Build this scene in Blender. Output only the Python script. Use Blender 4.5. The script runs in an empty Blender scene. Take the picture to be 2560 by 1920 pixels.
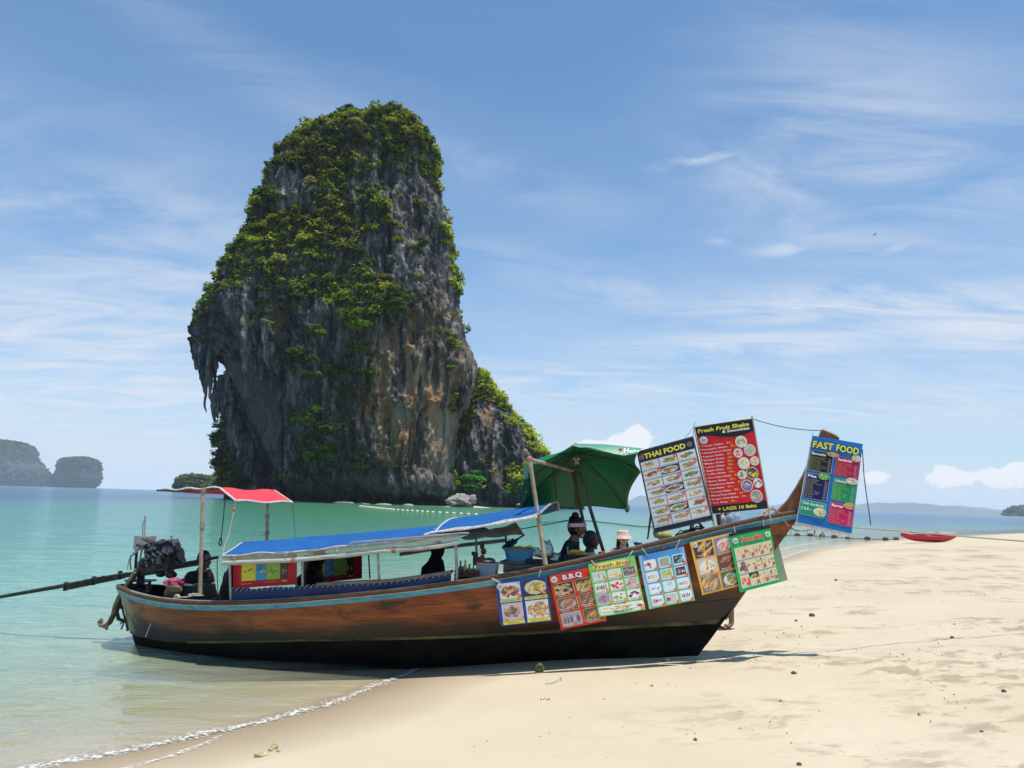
import bpy, math, random
import numpy as np
from mathutils import Vector

random.seed(7)
SC = bpy.context.scene
COL = SC.collection

# ------------------------------------------------------------------ camera
EYE = np.array([0.0, 0.0, 1.9])
PITCH, ROLL, FPX = math.radians(8.6), math.radians(1.72), 1923.0
FWD = np.array([0, math.cos(PITCH), math.sin(PITCH)])
_R0 = np.array([1.0, 0, 0]); _U0 = np.array([0, -math.sin(PITCH), math.cos(PITCH)])
RGT = _R0 * math.cos(ROLL) + _U0 * math.sin(ROLL)
UPV = -_R0 * math.sin(ROLL) + _U0 * math.cos(ROLL)
cam_data = bpy.data.cameras.new('camera')
cam_data.sensor_width = 36; cam_data.lens = FPX / 2560 * 36
cam_data.clip_start = 0.1; cam_data.clip_end = 60000
cam = bpy.data.objects.new('camera', cam_data); COL.objects.link(cam)
from mathutils import Matrix
cam.matrix_world = Matrix(((RGT[0], UPV[0], -FWD[0], EYE[0]), (RGT[1], UPV[1], -FWD[1], EYE[1]), (RGT[2], UPV[2], -FWD[2], EYE[2]), (0, 0, 0, 1)))
SC.camera = cam

# ------------------------------------------------------------------ light, sky, exposure
SUN = Vector((0.20, -0.13, 0.97)).normalized()
sun_data = bpy.data.lights.new('sun', 'SUN'); sun_data.energy = 4.75; sun_data.angle = math.radians(0.53); sun_data.color = (1.0, 0.95, 0.87)
sun = bpy.data.objects.new('sun', sun_data); COL.objects.link(sun)
sun.rotation_euler = (-SUN).to_track_quat('-Z', 'Y').to_euler()
SC.view_settings.view_transform = 'Standard'; SC.view_settings.look = 'None'
SC.view_settings.exposure = 0.0; SC.view_settings.gamma = 1.0; SC.view_settings.use_curve_mapping = False
SC.cycles.max_bounces = 8; SC.cycles.transparent_max_bounces = 16
SC.cycles.volume_bounces = 2; SC.cycles.use_denoising = True
SC.cycles.caustics_reflective = False; SC.cycles.caustics_refractive = False

def N(nt, typ, **kw):
    n = nt.nodes.new(typ)
    for k, v in kw.items():
        if k.startswith('i_'):
            n.inputs[int(k[2:])].default_value = v
        else:
            setattr(n, k, v)
    return n
def L(nt, a, b): nt.links.new(a, b)
def math_(nt, op, a, b=None, c=None, clamp=False):
    n = nt.nodes.new('ShaderNodeMath'); n.operation = op; n.use_clamp = clamp
    for i, x in enumerate((a, b, c)):
        if x is None: continue
        if isinstance(x, (int, float)): n.inputs[i].default_value = x
        else: nt.links.new(x, n.inputs[i])
    return n.outputs[0]
def mixc(nt, fac, a, b, mode='MIX'):
    n = nt.nodes.new('ShaderNodeMix'); n.data_type = 'RGBA'; n.blend_type = mode
    for i, x in ((0, fac), (6, a), (7, b)):
        if isinstance(x, (int, float)): n.inputs[i].default_value = x
        elif isinstance(x, tuple): n.inputs[i].default_value = (x[0], x[1], x[2], 1)
        else: nt.links.new(x, n.inputs[i])
    return n.outputs[2]
def ramp(nt, fac, stops, interp='LINEAR'):
    n = nt.nodes.new('ShaderNodeValToRGB'); cr = n.color_ramp; cr.interpolation = interp
    while len(cr.elements) < len(stops): cr.elements.new(0.5)
    for e, (p, c) in zip(cr.elements, stops):
        e.position = p
        e.color = (c, c, c, 1) if isinstance(c, (int, float)) else (c[0], c[1], c[2], 1)
    nt.links.new(fac, n.inputs[0]); return n.outputs[0]
def maprange(nt, x, a, b, c=0.0, d=1.0):
    n = nt.nodes.new('ShaderNodeMapRange'); n.clamp = True; n.interpolation_type = 'SMOOTHSTEP'
    nt.links.new(x, n.inputs[0])
    for i, v in zip((1, 2, 3, 4), (a, b, c, d)): n.inputs[i].default_value = v
    return n.outputs[0]

world = bpy.data.worlds.new('World'); SC.world = world; world.use_nodes = True
wt = world.node_tree; wt.nodes.clear()
sky = N(wt, 'ShaderNodeTexSky', sky_type='NISHITA'); sky.sun_disc = False
sky.sun_elevation = math.asin(SUN.z); sky.sun_rotation = math.atan2(SUN.x, SUN.y)
sky.altitude = 0; sky.air_density = 1.0; sky.dust_density = .4; sky.ozone_density = 3.0
tc = N(wt, 'ShaderNodeTexCoord'); sep = N(wt, 'ShaderNodeSeparateXYZ'); L(wt, tc.outputs['Generated'], sep.inputs[0])
zc = math_(wt, 'ADD', math_(wt, 'MAXIMUM', sep.outputs[2], 0.0), 0.10)
px_ = math_(wt, 'DIVIDE', sep.outputs[0], zc); py_ = math_(wt, 'DIVIDE', sep.outputs[1], zc)
cmb = N(wt, 'ShaderNodeCombineXYZ'); L(wt, px_, cmb.inputs[0]); L(wt, py_, cmb.inputs[1])
mp = N(wt, 'ShaderNodeMapping'); mp.inputs['Rotation'].default_value = (0, 0, math.radians(-24)); mp.inputs['Scale'].default_value = (0.55, 1.5, 1)
L(wt, cmb.outputs[0], mp.inputs[0])
n1 = N(wt, 'ShaderNodeTexNoise'); n1.inputs['Scale'].default_value = 0.55; n1.inputs['Detail'].default_value = 7; n1.inputs['Roughness'].default_value = 0.55; n1.inputs['Distortion'].default_value = 0.9
L(wt, mp.outputs[0], n1.inputs['Vector'])
n2 = N(wt, 'ShaderNodeTexNoise'); n2.inputs['Scale'].default_value = 0.32; n2.inputs['Detail'].default_value = 3
L(wt, cmb.outputs[0], n2.inputs['Vector'])
def skydir(px, py):
    d = FWD + RGT * (px - 1280) / FPX + UPV * (960 - py) / FPX
    return d / np.linalg.norm(d)
def blob(px, py, w, h, ang=0.0, soft=1.0):
    """angular gaussian round one direction of the sky, wide along the horizon"""
    d = skydir(px, py); az = math.atan2(d[0], d[1]); el = math.asin(d[2])
    a = math_(wt, 'ARCTAN2', sep.outputs[0], sep.outputs[1]); e = math_(wt, 'ARCSINE', sep.outputs[2])
    da = math_(wt, 'SUBTRACT', a, az); de = math_(wt, 'SUBTRACT', e, el)
    ca, sa = math.cos(ang), math.sin(ang)
    u = math_(wt, 'DIVIDE', math_(wt, 'ADD', math_(wt, 'MULTIPLY', da, ca), math_(wt, 'MULTIPLY', de, sa)), w)
    v = math_(wt, 'DIVIDE', math_(wt, 'SUBTRACT', math_(wt, 'MULTIPLY', de, ca), math_(wt, 'MULTIPLY', da, sa)), h)
    r2 = math_(wt, 'ADD', math_(wt, 'MULTIPLY', u, u), math_(wt, 'MULTIPLY', v, v))
    return math_(wt, 'POWER', 2.718, math_(wt, 'MULTIPLY', r2, -1.0))
# thin streaky cirrus everywhere, thicker banks at the right and towards the horizon
base = math_(wt, 'MULTIPLY', maprange(wt, n1.outputs[0], 0.42, 0.74), maprange(wt, n2.outputs[0], 0.36, 0.62))
bank = None
for b in ((2150, 770, .22, .030, -.05, 1.3), (1900, 860, .20, .018, .02, 1.25), (2480, 815, .10, .035, 0, 1.3), (2200, 380, .20, .12, -.5, .75), (2020, 500, .14, .07, -.5, .8), (2350, 560, .12, .05, .4, .5), (900, 300, .5, .03, -.25, .35), (350, 640, .30, .10, -.12, .75), (120, 900, .34, .12, 0, 1.1), (1500, 960, .5, .035, 0, .9), (2300, 1010, .3, .03, 0, .9), (1500, 720, .26, .025, -.25, .6)):
    x = math_(wt, 'MULTIPLY', blob(*b[:5]), b[5]); bank = x if bank is None else math_(wt, 'MAXIMUM', bank, x)
mf = N(wt, 'ShaderNodeMapping'); mf.inputs['Rotation'].default_value = (0, 0, math.radians(-16)); mf.inputs['Scale'].default_value = (0.75, 1.7, 1); L(wt, cmb.outputs[0], mf.inputs[0])
nf_ = N(wt, 'ShaderNodeTexNoise'); nf_.inputs['Scale'].default_value = 1.5; nf_.inputs['Detail'].default_value = 9; nf_.inputs['Roughness'].default_value = .62; nf_.inputs['Distortion'].default_value = 2.0; L(wt, mf.outputs[0], nf_.inputs['Vector'])
streak = math_(wt, 'MULTIPLY', maprange(wt, nf_.outputs[0], 0.30, 0.70), maprange(wt, n1.outputs[0], 0.25, 0.5, .35, 1.0))
cir = math_(wt, 'MAXIMUM', math_(wt, 'MULTIPLY', math_(wt, 'MULTIPLY', base, maprange(wt, nf_.outputs[0], .25, .6, .45, 1.)), 0.18), math_(wt, 'MULTIPLY', math_(wt, 'MULTIPLY', bank, streak), 1.0), None, True)
# small wisps
nw = N(wt, 'ShaderNodeTexNoise'); nw.inputs['Scale'].default_value = 14; nw.inputs['Detail'].default_value = 6; nw.inputs['Distortion'].default_value = .6
mw = N(wt, 'ShaderNodeMapping'); mw.inputs['Scale'].default_value = (1, 1, 2.6); L(wt, tc.outputs['Generated'], mw.inputs[0]); L(wt, mw.outputs[0], nw.inputs['Vector'])
wis = None
for b in ((1975, 622, .050, .013, -.05), (1810, 592, .026, .010, 0), (1760, 395, .060, .007, .12), (1615, 845, .035, .006, .6), (2270, 605, .030, .006, .3)):
    x = blob(*b); wis = x if wis is None else math_(wt, 'MAXIMUM', wis, x)
wis = math_(wt, 'MULTIPLY', math_(wt, 'MULTIPLY', wis, maprange(wt, nw.outputs[0], .38, .66)), .75)
cir = math_(wt, 'MAXIMUM', cir, wis)
# cumulus heaps low on the horizon
nc = N(wt, 'ShaderNodeTexNoise'); nc.inputs['Scale'].default_value = 45; nc.inputs['Detail'].default_value = 7; nc.inputs['Roughness'].default_value = .6
L(wt, tc.outputs['Generated'], nc.inputs['Vector'])
cum = None
for b in ((1590, 1090, .021, .019), (1575, 1112, .034, .013), (2375, 1195, .034, .013), (2520, 1195, .034, .014), (2540, 1175, .02, .01), (2190, 1195, .02, .010), (1480, 1110, .03, .008)):
    x = blob(*b); cum = x if cum is None else math_(wt, 'MAXIMUM', cum, x)
cumf = maprange(wt, math_(wt, 'ADD', cum, math_(wt, 'MULTIPLY', math_(wt, 'SUBTRACT', nc.outputs[0], .5), 1.5)), .38, .62)
# milky air towards the horizon
el = math_(wt, 'MAXIMUM', sep.outputs[2], 0.0)
milk = math_(wt, 'POWER', 2.718, math_(wt, 'MULTIPLY', el, -4.2))
n3 = N(wt, 'ShaderNodeTexNoise'); n3.inputs['Scale'].default_value = 3.0; n3.inputs['Detail'].default_value = 6; n3.inputs['Distortion'].default_value = .5
m3 = N(wt, 'ShaderNodeMapping'); m3.inputs['Scale'].default_value = (1, 1, 5); L(wt, tc.outputs['Generated'], m3.inputs[0]); L(wt, m3.outputs[0], n3.inputs['Vector'])
milk = math_(wt, 'MULTIPLY', milk, maprange(wt, n3.outputs[0], .25, .7, .62, 1.0))
tint = mixc(wt, 1.0, sky.outputs[0], (0.58, 0.97, 1.12), 'MULTIPLY')
WK = 0.14
c = mixc(wt, math_(wt, 'MULTIPLY', milk, 1.0), tint, (4.95, 5.2, 6.1))
c = mixc(wt, math_(wt, 'MULTIPLY', cir, .85), c, (5.3, 5.7, 6.35))
c = mixc(wt, math_(wt, 'MULTIPLY', cumf, .95), c, (6.5, 6.6, 6.9))
bg = N(wt, 'ShaderNodeBackground'); bg.inputs[1].default_value = WK; L(wt, c, bg.inputs[0])
wo = N(wt, 'ShaderNodeOutputWorld'); L(wt, bg.outputs[0], wo.inputs[0])

# ------------------------------------------------------------------ measuring helpers (survey points of the photograph -> metres)
def ray(px, py): return FWD + RGT * (px - 1280) / FPX + UPV * (960 - py) / FPX
def atY(px, py, Y): d = ray(px, py); return EYE + d * Y / d[1]
def atZ(px, py, Z): d = ray(px, py); return EYE + d * (Z - EYE[2]) / d[2]
BS = np.array([-5.1, 10.1, 0.0]); BA = np.array([.986, -.169, 0.0]); BA /= np.linalg.norm(BA)
BN = np.array([-.169, -.986, 0.0]); BN /= np.linalg.norm(BN)
BU = np.array([0, 0, 1.0])
def bw(u, v, z): return BS + BA * u + BN * v + BU * z
def bp(px, py, v):
    d = ray(px, py); P0 = BS + BN * v
    return EYE + d * (((P0 - EYE) @ BN) / (d @ BN))
def buz(px, py, v): p = bp(px, py, v) - BS; return float(p @ BA), float(p[2])

# ------------------------------------------------------------------ numpy noise
def _h(i, j, k, s):
    x = (i.astype(np.int64) * 374761393 + j.astype(np.int64) * 668265263 + k.astype(np.int64) * 2147483647 + s * 1274126177) & 0xffffffff
    x = ((x ^ (x >> 13)) * 1274126177) & 0xffffffff
    return ((x ^ (x >> 16)) & 0xffffff) / float(0xffffff)
def vnoise(x, y, z, s=0):
    x = np.asarray(x, float); y = np.asarray(y, float) + 0 * x; z = np.asarray(z, float) + 0 * x
    i, j, k = np.floor(x), np.floor(y), np.floor(z)
    fx, fy, fz = x - i, y - j, z - k
    fx, fy, fz = [t * t * (3 - 2 * t) for t in (fx, fy, fz)]
    r = 0
    for a in (0, 1):
        wa = fx if a else 1 - fx
        for b in (0, 1):
            wb = fy if b else 1 - fy
            for c_ in (0, 1):
                wc = fz if c_ else 1 - fz
                r = r + wa * wb * wc * _h(i + a, j + b, k + c_, s)
    return r * 2 - 1
def fbm(x, y, z, o=4, s=0, g=.5):
    r = 0; a = 1; t = 0; f = 1
    for q in range(o):
        r = r + a * vnoise(x * f, y * f, z * f, s + q); t += a; a *= g; f *= 2.03
    return r / t

# ------------------------------------------------------------------ materials
def new_mat(name):
    m = bpy.data.materials.new(name); m.use_nodes = True
    nt = m.node_tree; nt.nodes.clear()
    out = nt.nodes.new('ShaderNodeOutputMaterial'); b = nt.nodes.new('ShaderNodeBsdfPrincipled')
    nt.links.new(b.outputs[0], out.inputs[0]); return m, nt, b, out
def mat(name, c, rough=.6, var=.18, scale=6., bump=.15, bscale=40., metal=0., c2=None, stretch=(1, 1, 1), spec=.5, sheen=0, trans=0., alpha=1.):
    m, nt, b, out = new_mat(name)
    t = nt.nodes.new('ShaderNodeTexCoord'); mp = nt.nodes.new('ShaderNodeMapping'); mp.inputs['Scale'].default_value = stretch
    L(nt, t.outputs['Object'], mp.inputs[0])
    n = nt.nodes.new('ShaderNodeTexNoise'); n.inputs['Scale'].default_value = scale; n.inputs['Detail'].default_value = 5; n.inputs['Roughness'].default_value = .6
    L(nt, mp.outputs[0], n.inputs['Vector'])
    lo = tuple(x * (1 - var) for x in c); hi = tuple(min(1, x * (1 + var)) for x in c) if c2 is None else c2
    col = ramp(nt, n.outputs[0], [(.32, lo), (.68, hi)])
    L(nt, col, b.inputs['Base Color'])
    b.inputs['Roughness'].default_value = rough; b.inputs['Metallic'].default_value = metal
    b.inputs['Specular IOR Level'].default_value = spec * (.6 if rough > .3 else 1)
    if trans: b.inputs['Transmission Weight'].default_value = trans
    if alpha < 1: b.inputs['Alpha'].default_value = alpha
    if bump:
        n2 = nt.nodes.new('ShaderNodeTexNoise'); n2.inputs['Scale'].default_value = bscale; n2.inputs['Detail'].default_value = 3
        L(nt, mp.outputs[0], n2.inputs['Vector'])
        bu = nt.nodes.new('ShaderNodeBump'); bu.inputs['Strength'].default_value = bump; bu.inputs['Distance'].default_value = .02
        L(nt, n2.outputs[0], bu.inputs['Height']); L(nt, bu.outputs[0], b.inputs['Normal'])
    return m
def cloth_mat(name, c, trans=.35, var=.08, scale=3., rough=.8, back=None, bump=.2):
    """woven tarpaulin: diffuse plus the light that shines through it; the back may be another colour"""
    m, nt, b, out = new_mat(name); nt.nodes.remove(b)
    t = nt.nodes.new('ShaderNodeTexCoord'); n = nt.nodes.new('ShaderNodeTexNoise'); n.inputs['Scale'].default_value = scale; n.inputs['Detail'].default_value = 5
    L(nt, t.outputs['Object'], n.inputs['Vector'])
    col = ramp(nt, n.outputs[0], [(.3, tuple(x * (1 - var) for x in c)), (.7, tuple(min(1, x * (1 + var)) for x in c))])
    if back:
        g = nt.nodes.new('ShaderNodeNewGeometry'); col2 = mixc(nt, g.outputs['Backfacing'], col, back)
    else: col2 = col
    d = nt.nodes.new('ShaderNodeBsdfDiffuse'); tr = nt.nodes.new('ShaderNodeBsdfTranslucent'); L(nt, col2, d.inputs[0]); L(nt, col, tr.inputs[0])
    n2 = nt.nodes.new('ShaderNodeTexNoise'); n2.inputs['Scale'].default_value = 14; n2.inputs['Detail'].default_value = 4; L(nt, t.outputs['Object'], n2.inputs['Vector'])
    bu = nt.nodes.new('ShaderNodeBump'); bu.inputs['Strength'].default_value = bump; bu.inputs['Distance'].default_value = .03; L(nt, n2.outputs[0], bu.inputs['Height']); L(nt, bu.outputs[0], d.inputs['Normal'])
    mx = nt.nodes.new('ShaderNodeMixShader'); mx.inputs[0].default_value = trans; L(nt, d.outputs[0], mx.inputs[1]); L(nt, tr.outputs[0], mx.inputs[2])
    gl = nt.nodes.new('ShaderNodeBsdfGlossy'); gl.inputs['Roughness'].default_value = .45
    m2 = nt.nodes.new('ShaderNodeMixShader'); m2.inputs[0].default_value = .04; L(nt, mx.outputs[0], m2.inputs[1]); L(nt, gl.outputs[0], m2.inputs[2])
    L(nt, m2.outputs[0], out.inputs[0]); return m
_pc = {}
def pmat(c, rough=.42):
    """printed vinyl of one ink colour, slightly uneven"""
    k = tuple(round(x, 3) for x in c) + (rough,)
    if k not in _pc: _pc[k] = mat('printed_vinyl', c, rough=rough, var=.05, scale=9, bump=.04, bscale=12)
    return _pc[k]
def vcol_mat(name, rough=.42, noise=.0, scale=20., trans=0.):
    m, nt, b, out = new_mat(name)
    a = nt.nodes.new('ShaderNodeVertexColor'); a.layer_name = 'Col'
    col = a.outputs[0]
    if noise:
        t = nt.nodes.new('ShaderNodeTexCoord'); n = nt.nodes.new('ShaderNodeTexNoise'); n.inputs['Scale'].default_value = scale; n.inputs['Detail'].default_value = 4
        L(nt, t.outputs['Object'], n.inputs['Vector'])
        col = mixc(nt, 1.0, col, ramp(nt, n.outputs[0], [(.3, 1 - noise), (.7, 1 + noise)]), 'MULTIPLY')
    L(nt, col, b.inputs['Base Color']); b.inputs['Roughness'].default_value = rough
    return m
def srgb(r, g, b):
    f = lambda x: (x / 255 / 12.92) if x / 255 <= .04045 else ((x / 255 + .055) / 1.055) ** 2.4
    return (f(r), f(g), f(b))

# ------------------------------------------------------------------ mesh builder
ROOT = {}
def world_loc(o):
    p = np.zeros(3)
    while o is not None:
        p = p + np.array(o.location); o = o.parent
    return p
class G:
    def __init__(s): s.v = []; s.f = []; s.n = 0
    def add(s, vs, fs):
        vs = np.asarray(vs, float).reshape(-1, 3); s.v.append(vs)
        s.f += [tuple(int(i) + s.n for i in f) for f in fs]; s.n += len(vs); return s
    def box(s, c, size, ax=None, bev=0.0):
        ax = np.eye(3) if ax is None else np.asarray(ax, float)
        h = np.array(size) / 2.0; vs = []
        for x in (-1, 1):
            for y in (-1, 1):
                for z in (-1, 1):
                    vs.append(np.asarray(c, float) + ax[0] * x * h[0] + ax[1] * y * h[1] + ax[2] * z * h[2])
        s.add(vs, [(0, 1, 3, 2), (4, 6, 7, 5), (0, 4, 5, 1), (2, 3, 7, 6), (0, 2, 6, 4), (1, 5, 7, 3)]); return s
    def grid(s, P, close=False):
        P = np.asarray(P, float); a, b = P.shape[:2]; fs = []
        for i in range(a - 1):
            for j in range(b - 1 if not close else b):
                k = (j + 1) % b
                fs.append((i * b + j, i * b + k, (i + 1) * b + k, (i + 1) * b + j))
        return s.add(P.reshape(-1, 3), fs)
    def tube(s, pts, r, n=8, cap=True):
        pts = np.asarray(pts, float); m = len(pts)
        rr = np.full(m, r) if np.isscalar(r) else np.asarray(r, float)
        T = np.gradient(pts, axis=0); T /= (np.linalg.norm(T, axis=1)[:, None] + 1e-9)
        up = np.array([0, 0, 1.]) if abs(T[0][2]) < .9 else np.array([1., 0, 0])
        rings = []; nn = np.cross(T[0], up); nn /= np.linalg.norm(nn)
        for i in range(m):
            nn = nn - T[i] * (nn @ T[i]); nn /= (np.linalg.norm(nn) + 1e-9); bb = np.cross(T[i], nn)
            a = np.linspace(0, 2 * np.pi, n, endpoint=False)
            rings.append(pts[i] + rr[i] * (np.cos(a)[:, None] * nn + np.sin(a)[:, None] * bb))
        o = s.n; s.grid(np.array(rings), close=True)
        if cap:
            s.f.append(tuple(o + i for i in range(n))[::-1]); s.f.append(tuple(o + (m - 1) * n + i for i in range(n)))
        return s
    def ell(s, c, r, nu=14, nv=9, ax=None, fn=None):
        ax = np.eye(3) if ax is None else np.asarray(ax, float); r = np.array([r] * 3 if np.isscalar(r) else r, float)
        th = np.linspace(0.02, np.pi - .02, nv); ph = np.linspace(0, 2 * np.pi, nu, endpoint=False)
        d = np.stack([np.sin(th)[:, None] * np.cos(ph), np.sin(th)[:, None] * np.sin(ph), np.cos(th)[:, None] + 0 * ph], -1)
        if fn is not None: d = d * fn(d)[..., None]
        P = np.asarray(c, float) + (d * r) @ ax
        o = s.n; s.grid(P, close=True); s.f.append(tuple(o + i for i in range(nu))[::-1]); s.f.append(tuple(o + (nv - 1) * nu + i for i in range(nu))); return s
    def lathe(s, c, prof, n=14, ax=None, cap=True, sx=1.0, sy=1.0):
        ax = np.eye(3) if ax is None else np.asarray(ax, float)
        a = np.linspace(0, 2 * np.pi, n, endpoint=False)
        P = [np.asarray(c, float) + np.stack([r * np.cos(a) * sx, r * np.sin(a) * sy, 0 * a + z], -1) @ ax for r, z in prof]
        o = s.n; s.grid(np.array(P), close=True)
        if cap: s.f.append(tuple(o + i for i in range(n))[::-1]); s.f.append(tuple(o + (len(prof) - 1) * n + i for i in range(n)))
        return s
    def sheet(s, P, th=0.004):
        """a cloth or board with both faces and a rim"""
        P = np.asarray(P, float); a, b = P.shape[:2]
        du = np.gradient(P, axis=0); dv = np.gradient(P, axis=1); n = np.cross(du, dv); n /= (np.linalg.norm(n, axis=2)[..., None] + 1e-9)
        Q = P - n * th; o = s.n; s.add(np.concatenate([P.reshape(-1, 3), Q.reshape(-1, 3)]), [])
        m = a * b
        for i in range(a - 1):
            for j in range(b - 1):
                q = [o + i * b + j, o + (i + 1) * b + j, o + (i + 1) * b + j + 1, o + i * b + j + 1]
                s.f.append(tuple(q)); s.f.append(tuple(x + m for x in q[::-1]))
        for i in range(a - 1):
            for j, rv in ((0, 1), (b - 1, 0)):
                q = [o + i * b + j, o + (i + 1) * b + j, o + (i + 1) * b + j + m, o + i * b + j + m]; s.f.append(tuple(q[::-1] if rv else q))
        for j in range(b - 1):
            for i, rv in ((0, 0), (a - 1, 1)):
                q = [o + i * b + j, o + i * b + j + 1, o + i * b + j + 1 + m, o + i * b + j + m]; s.f.append(tuple(q[::-1] if rv else q))
        return s
def quad_grid(tl, tr, br, bl, nx=10, ny=6, fn=None):
    t = np.linspace(0, 1, ny + 1)[:, None, None]; x = np.linspace(0, 1, nx + 1)[None, :, None]
    tl, tr, br, bl = [np.asarray(q, float) for q in (tl, tr, br, bl)]
    P = (tl * (1 - x) + tr * x) * (1 - t) + (bl * (1 - x) + br * x) * t
    if fn is not None: P = P + fn(x[..., 0] + 0 * t[..., 0], t[..., 0] + 0 * x[..., 0])
    return P
def link(name, mesh, parent=None):
    o = bpy.data.objects.new(name, mesh); COL.objects.link(o)
    if parent is not None: o.parent = parent
    return o
def tag(o, label=None, cat=None, group=None, kind=None):
    if label: o['label'] = label
    if cat: o['category'] = cat
    if group: o['group'] = group
    if kind: o['kind'] = kind
    return o
def make(name, g, m, parent=None, smooth=True, col=None, loc=None, label=None, cat=None, group=None, kind=None, sharp=35):
    V = np.concatenate(g.v) if isinstance(g.v, list) else g.v
    off = world_loc(parent) if parent is not None else (np.zeros(3) if loc is None else np.asarray(loc, float))
    me = bpy.data.meshes.new(name)
    if isinstance(g.f, np.ndarray):
        F = g.f; me.vertices.add(len(V)); me.vertices.foreach_set('co', (V - off).ravel().astype(np.float32))
        k = F.shape[1]; me.loops.add(F.size); me.loops.foreach_set('vertex_index', F.ravel().astype(np.int32))
        me.polygons.add(len(F)); me.polygons.foreach_set('loop_start', np.arange(0, F.size, k, dtype=np.int32)); me.polygons.foreach_set('loop_total', np.full(len(F), k, np.int32))
        me.update(calc_edges=True)
    else:
        me.from_pydata((V - off).tolist(), [], g.f); me.update()
    if smooth and len(me.polygons):
        me.polygons.foreach_set('use_smooth', np.ones(len(me.polygons), bool))
        if sharp: me.set_sharp_from_angle(angle=math.radians(sharp))
    if col is not None:
        ca = me.color_attributes.new('Col', 'FLOAT_COLOR', 'POINT'); c4 = np.ones((len(V), 4), np.float32); c4[:, :3] = col; ca.data.foreach_set('color', c4.ravel())
    if m is not None:
        for mm in (m if isinstance(m, (list, tuple)) else [m]): me.materials.append(mm)
    o = link(name, me, parent)
    if parent is None: o.location = off
    return tag(o, label, cat, group, kind)
def thing(name, label, cat, loc, group=None, kind=None, parent=None):
    o = bpy.data.objects.new(name, None); COL.objects.link(o); o.empty_display_size = .2
    if parent is not None: o.parent = parent; loc = np.asarray(loc, float) - world_loc(parent)
    o.location = loc
    return tag(o, label, cat, group, kind)
class RG:  # raw numpy mesh
    def __init__(s, V, F): s.v = V; s.f = F
def gridF(a, b, close=False):
    i = np.arange(a - 1)[:, None]; j = np.arange(b if close else b - 1)[None, :]; k = (j + 1) % b
    return np.stack([i * b + j, i * b + k, (i + 1) * b + k, (i + 1) * b + j], -1).reshape(-1, 4)
# ================================================================== SETTING
WL = np.array([(-60, -40), (-20, -12), (-9, 0.6), (-5.2, 3.6), (-3.22, 5.5), (-2.67, 5.98), (-2.34, 6.35), (-2.01, 6.73), (-1.56, 7.37), (-1.28, 8.06), (-.96, 8.88), (1.2, 13.2), (6.0, 22), (10.8, 30.5), (13.6, 35.9), (20.4, 45.4), (27, 53.8), (41.5, 69.3), (57, 86), (120, 150), (400, 420)], float)
def shore(x, y):
    """signed distance to the water's edge, positive on the sand"""
    x = np.asarray(x, float); y = np.asarray(y, float); best = np.full(x.shape, 1e9); sg = np.zeros(x.shape)
    for a, b in zip(WL[:-1], WL[1:]):
        d = b - a; ll = d @ d
        t = np.clip(((x - a[0]) * d[0] + (y - a[1]) * d[1]) / ll, 0, 1)
        dx = x - a[0] - t * d[0]; dy = y - a[1] - t * d[1]; r = np.hypot(dx, dy)
        s = np.sign(d[0] * (-(y - a[1])) + d[1] * (x - a[0])); k = r < best - 1e-9
        sg = np.where(k, s, sg); best = np.where(k, r, best)
    return best * sg
def ground_z(x, y, detail=True):
    d = shore(x, y)
    zp = 1.15 * (1 - np.exp(-.105 * np.maximum(d, 0) / 1.15)); zn = -5.5 * (1 - np.exp(-.085 * np.maximum(-d, 0) / 5.5))
    z = np.where(d > 0, zp, zn)
    # the small beach at the foot of the island
    r = np.hypot((np.asarray(x) + 10) / 22, (np.asarray(y) - 186) / 11)
    z = z + np.where(r < 2.2, 6.0 * np.exp(-r * r * 1.35), 0)
    if detail:
        wetk = np.clip(d / 1.5, 0, 1)
        z = z + wetk * (.020 * fbm(np.asarray(x) * .55, np.asarray(y) * .55, 0, 3, 11))
    return z
def gz(x, y): return float(ground_z(np.array([x]), np.array([y]))[0])

def axis_pts(lo, hi, near_lo, near_hi, step, ratio=1.06):
    a = list(np.arange(near_lo, near_hi + 1e-6, step)); s = step
    while a[-1] < hi: s *= ratio; a.append(a[-1] + s)
    s = step
    while a[0] > lo: s *= ratio; a.insert(0, a[0] - s)
    return np.array(a)
# ---- sand (one sheet: the beach, the sea floor near it)
xs = axis_pts(-700, 900, -4.5, 10.0, .05, 1.09); ys = axis_pts(-60, 900, 3.6, 13.5, .045, 1.075)
X, Y = np.meshgrid(xs, ys, indexing='ij'); sh = shore(X, Y); Z = ground_z(X, Y)
# footmarks, dug-up patches and crumbs of sand: dry sand only, thicker towards the right and behind the bow
dry = np.clip((sh - 2.2) / 2.0, 0, 1)
right = np.clip((X + .6 + .15 * (Y - 5)) / 2.4, 0, 1)
near = (X > -7) & (X < 22) & (Y > 2) & (Y < 40)
pa = fbm(X * .75, Y * .95, 3, 4, 21)
clump = np.clip((pa - .02) * 4, 0, 1) * dry * (.15 + .85 * right)
rough = np.abs(fbm(X * 6, Y * 7, 1, 4, 31))
foot = np.clip(fbm(X * 4.6, Y * 5.2, 5, 3, 77) - .16, 0, 1)
Z = Z - near * clump * foot * .08 + near * clump * (rough * .05) + near * dry * .006 * fbm(X * 9, Y * 9, 2, 2, 5) + near * np.clip(sh / 3, 0, 1) * .012 * fbm(X * 1.7, Y * 2.2, 9, 3, 15)
wet = np.clip(1 - (sh - .15 * fbm(X * .8, Y * .8, 0, 3, 8)) / np.where(Y > 16, .9, 1.15), 0, 1)
wet = np.where(sh < 0, np.clip(1 + sh / .35, .12, 1), wet)  # seabed kept pale: light playing through the water is put into its colour
crumb = np.clip((fbm(X * 4.5, Y * 8, 7, 4, 41) - .10) * 8, 0, 1) * np.clip((pa + .06) * 4, 0, 1) * dry * (.12 + .88 * right) * near
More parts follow.
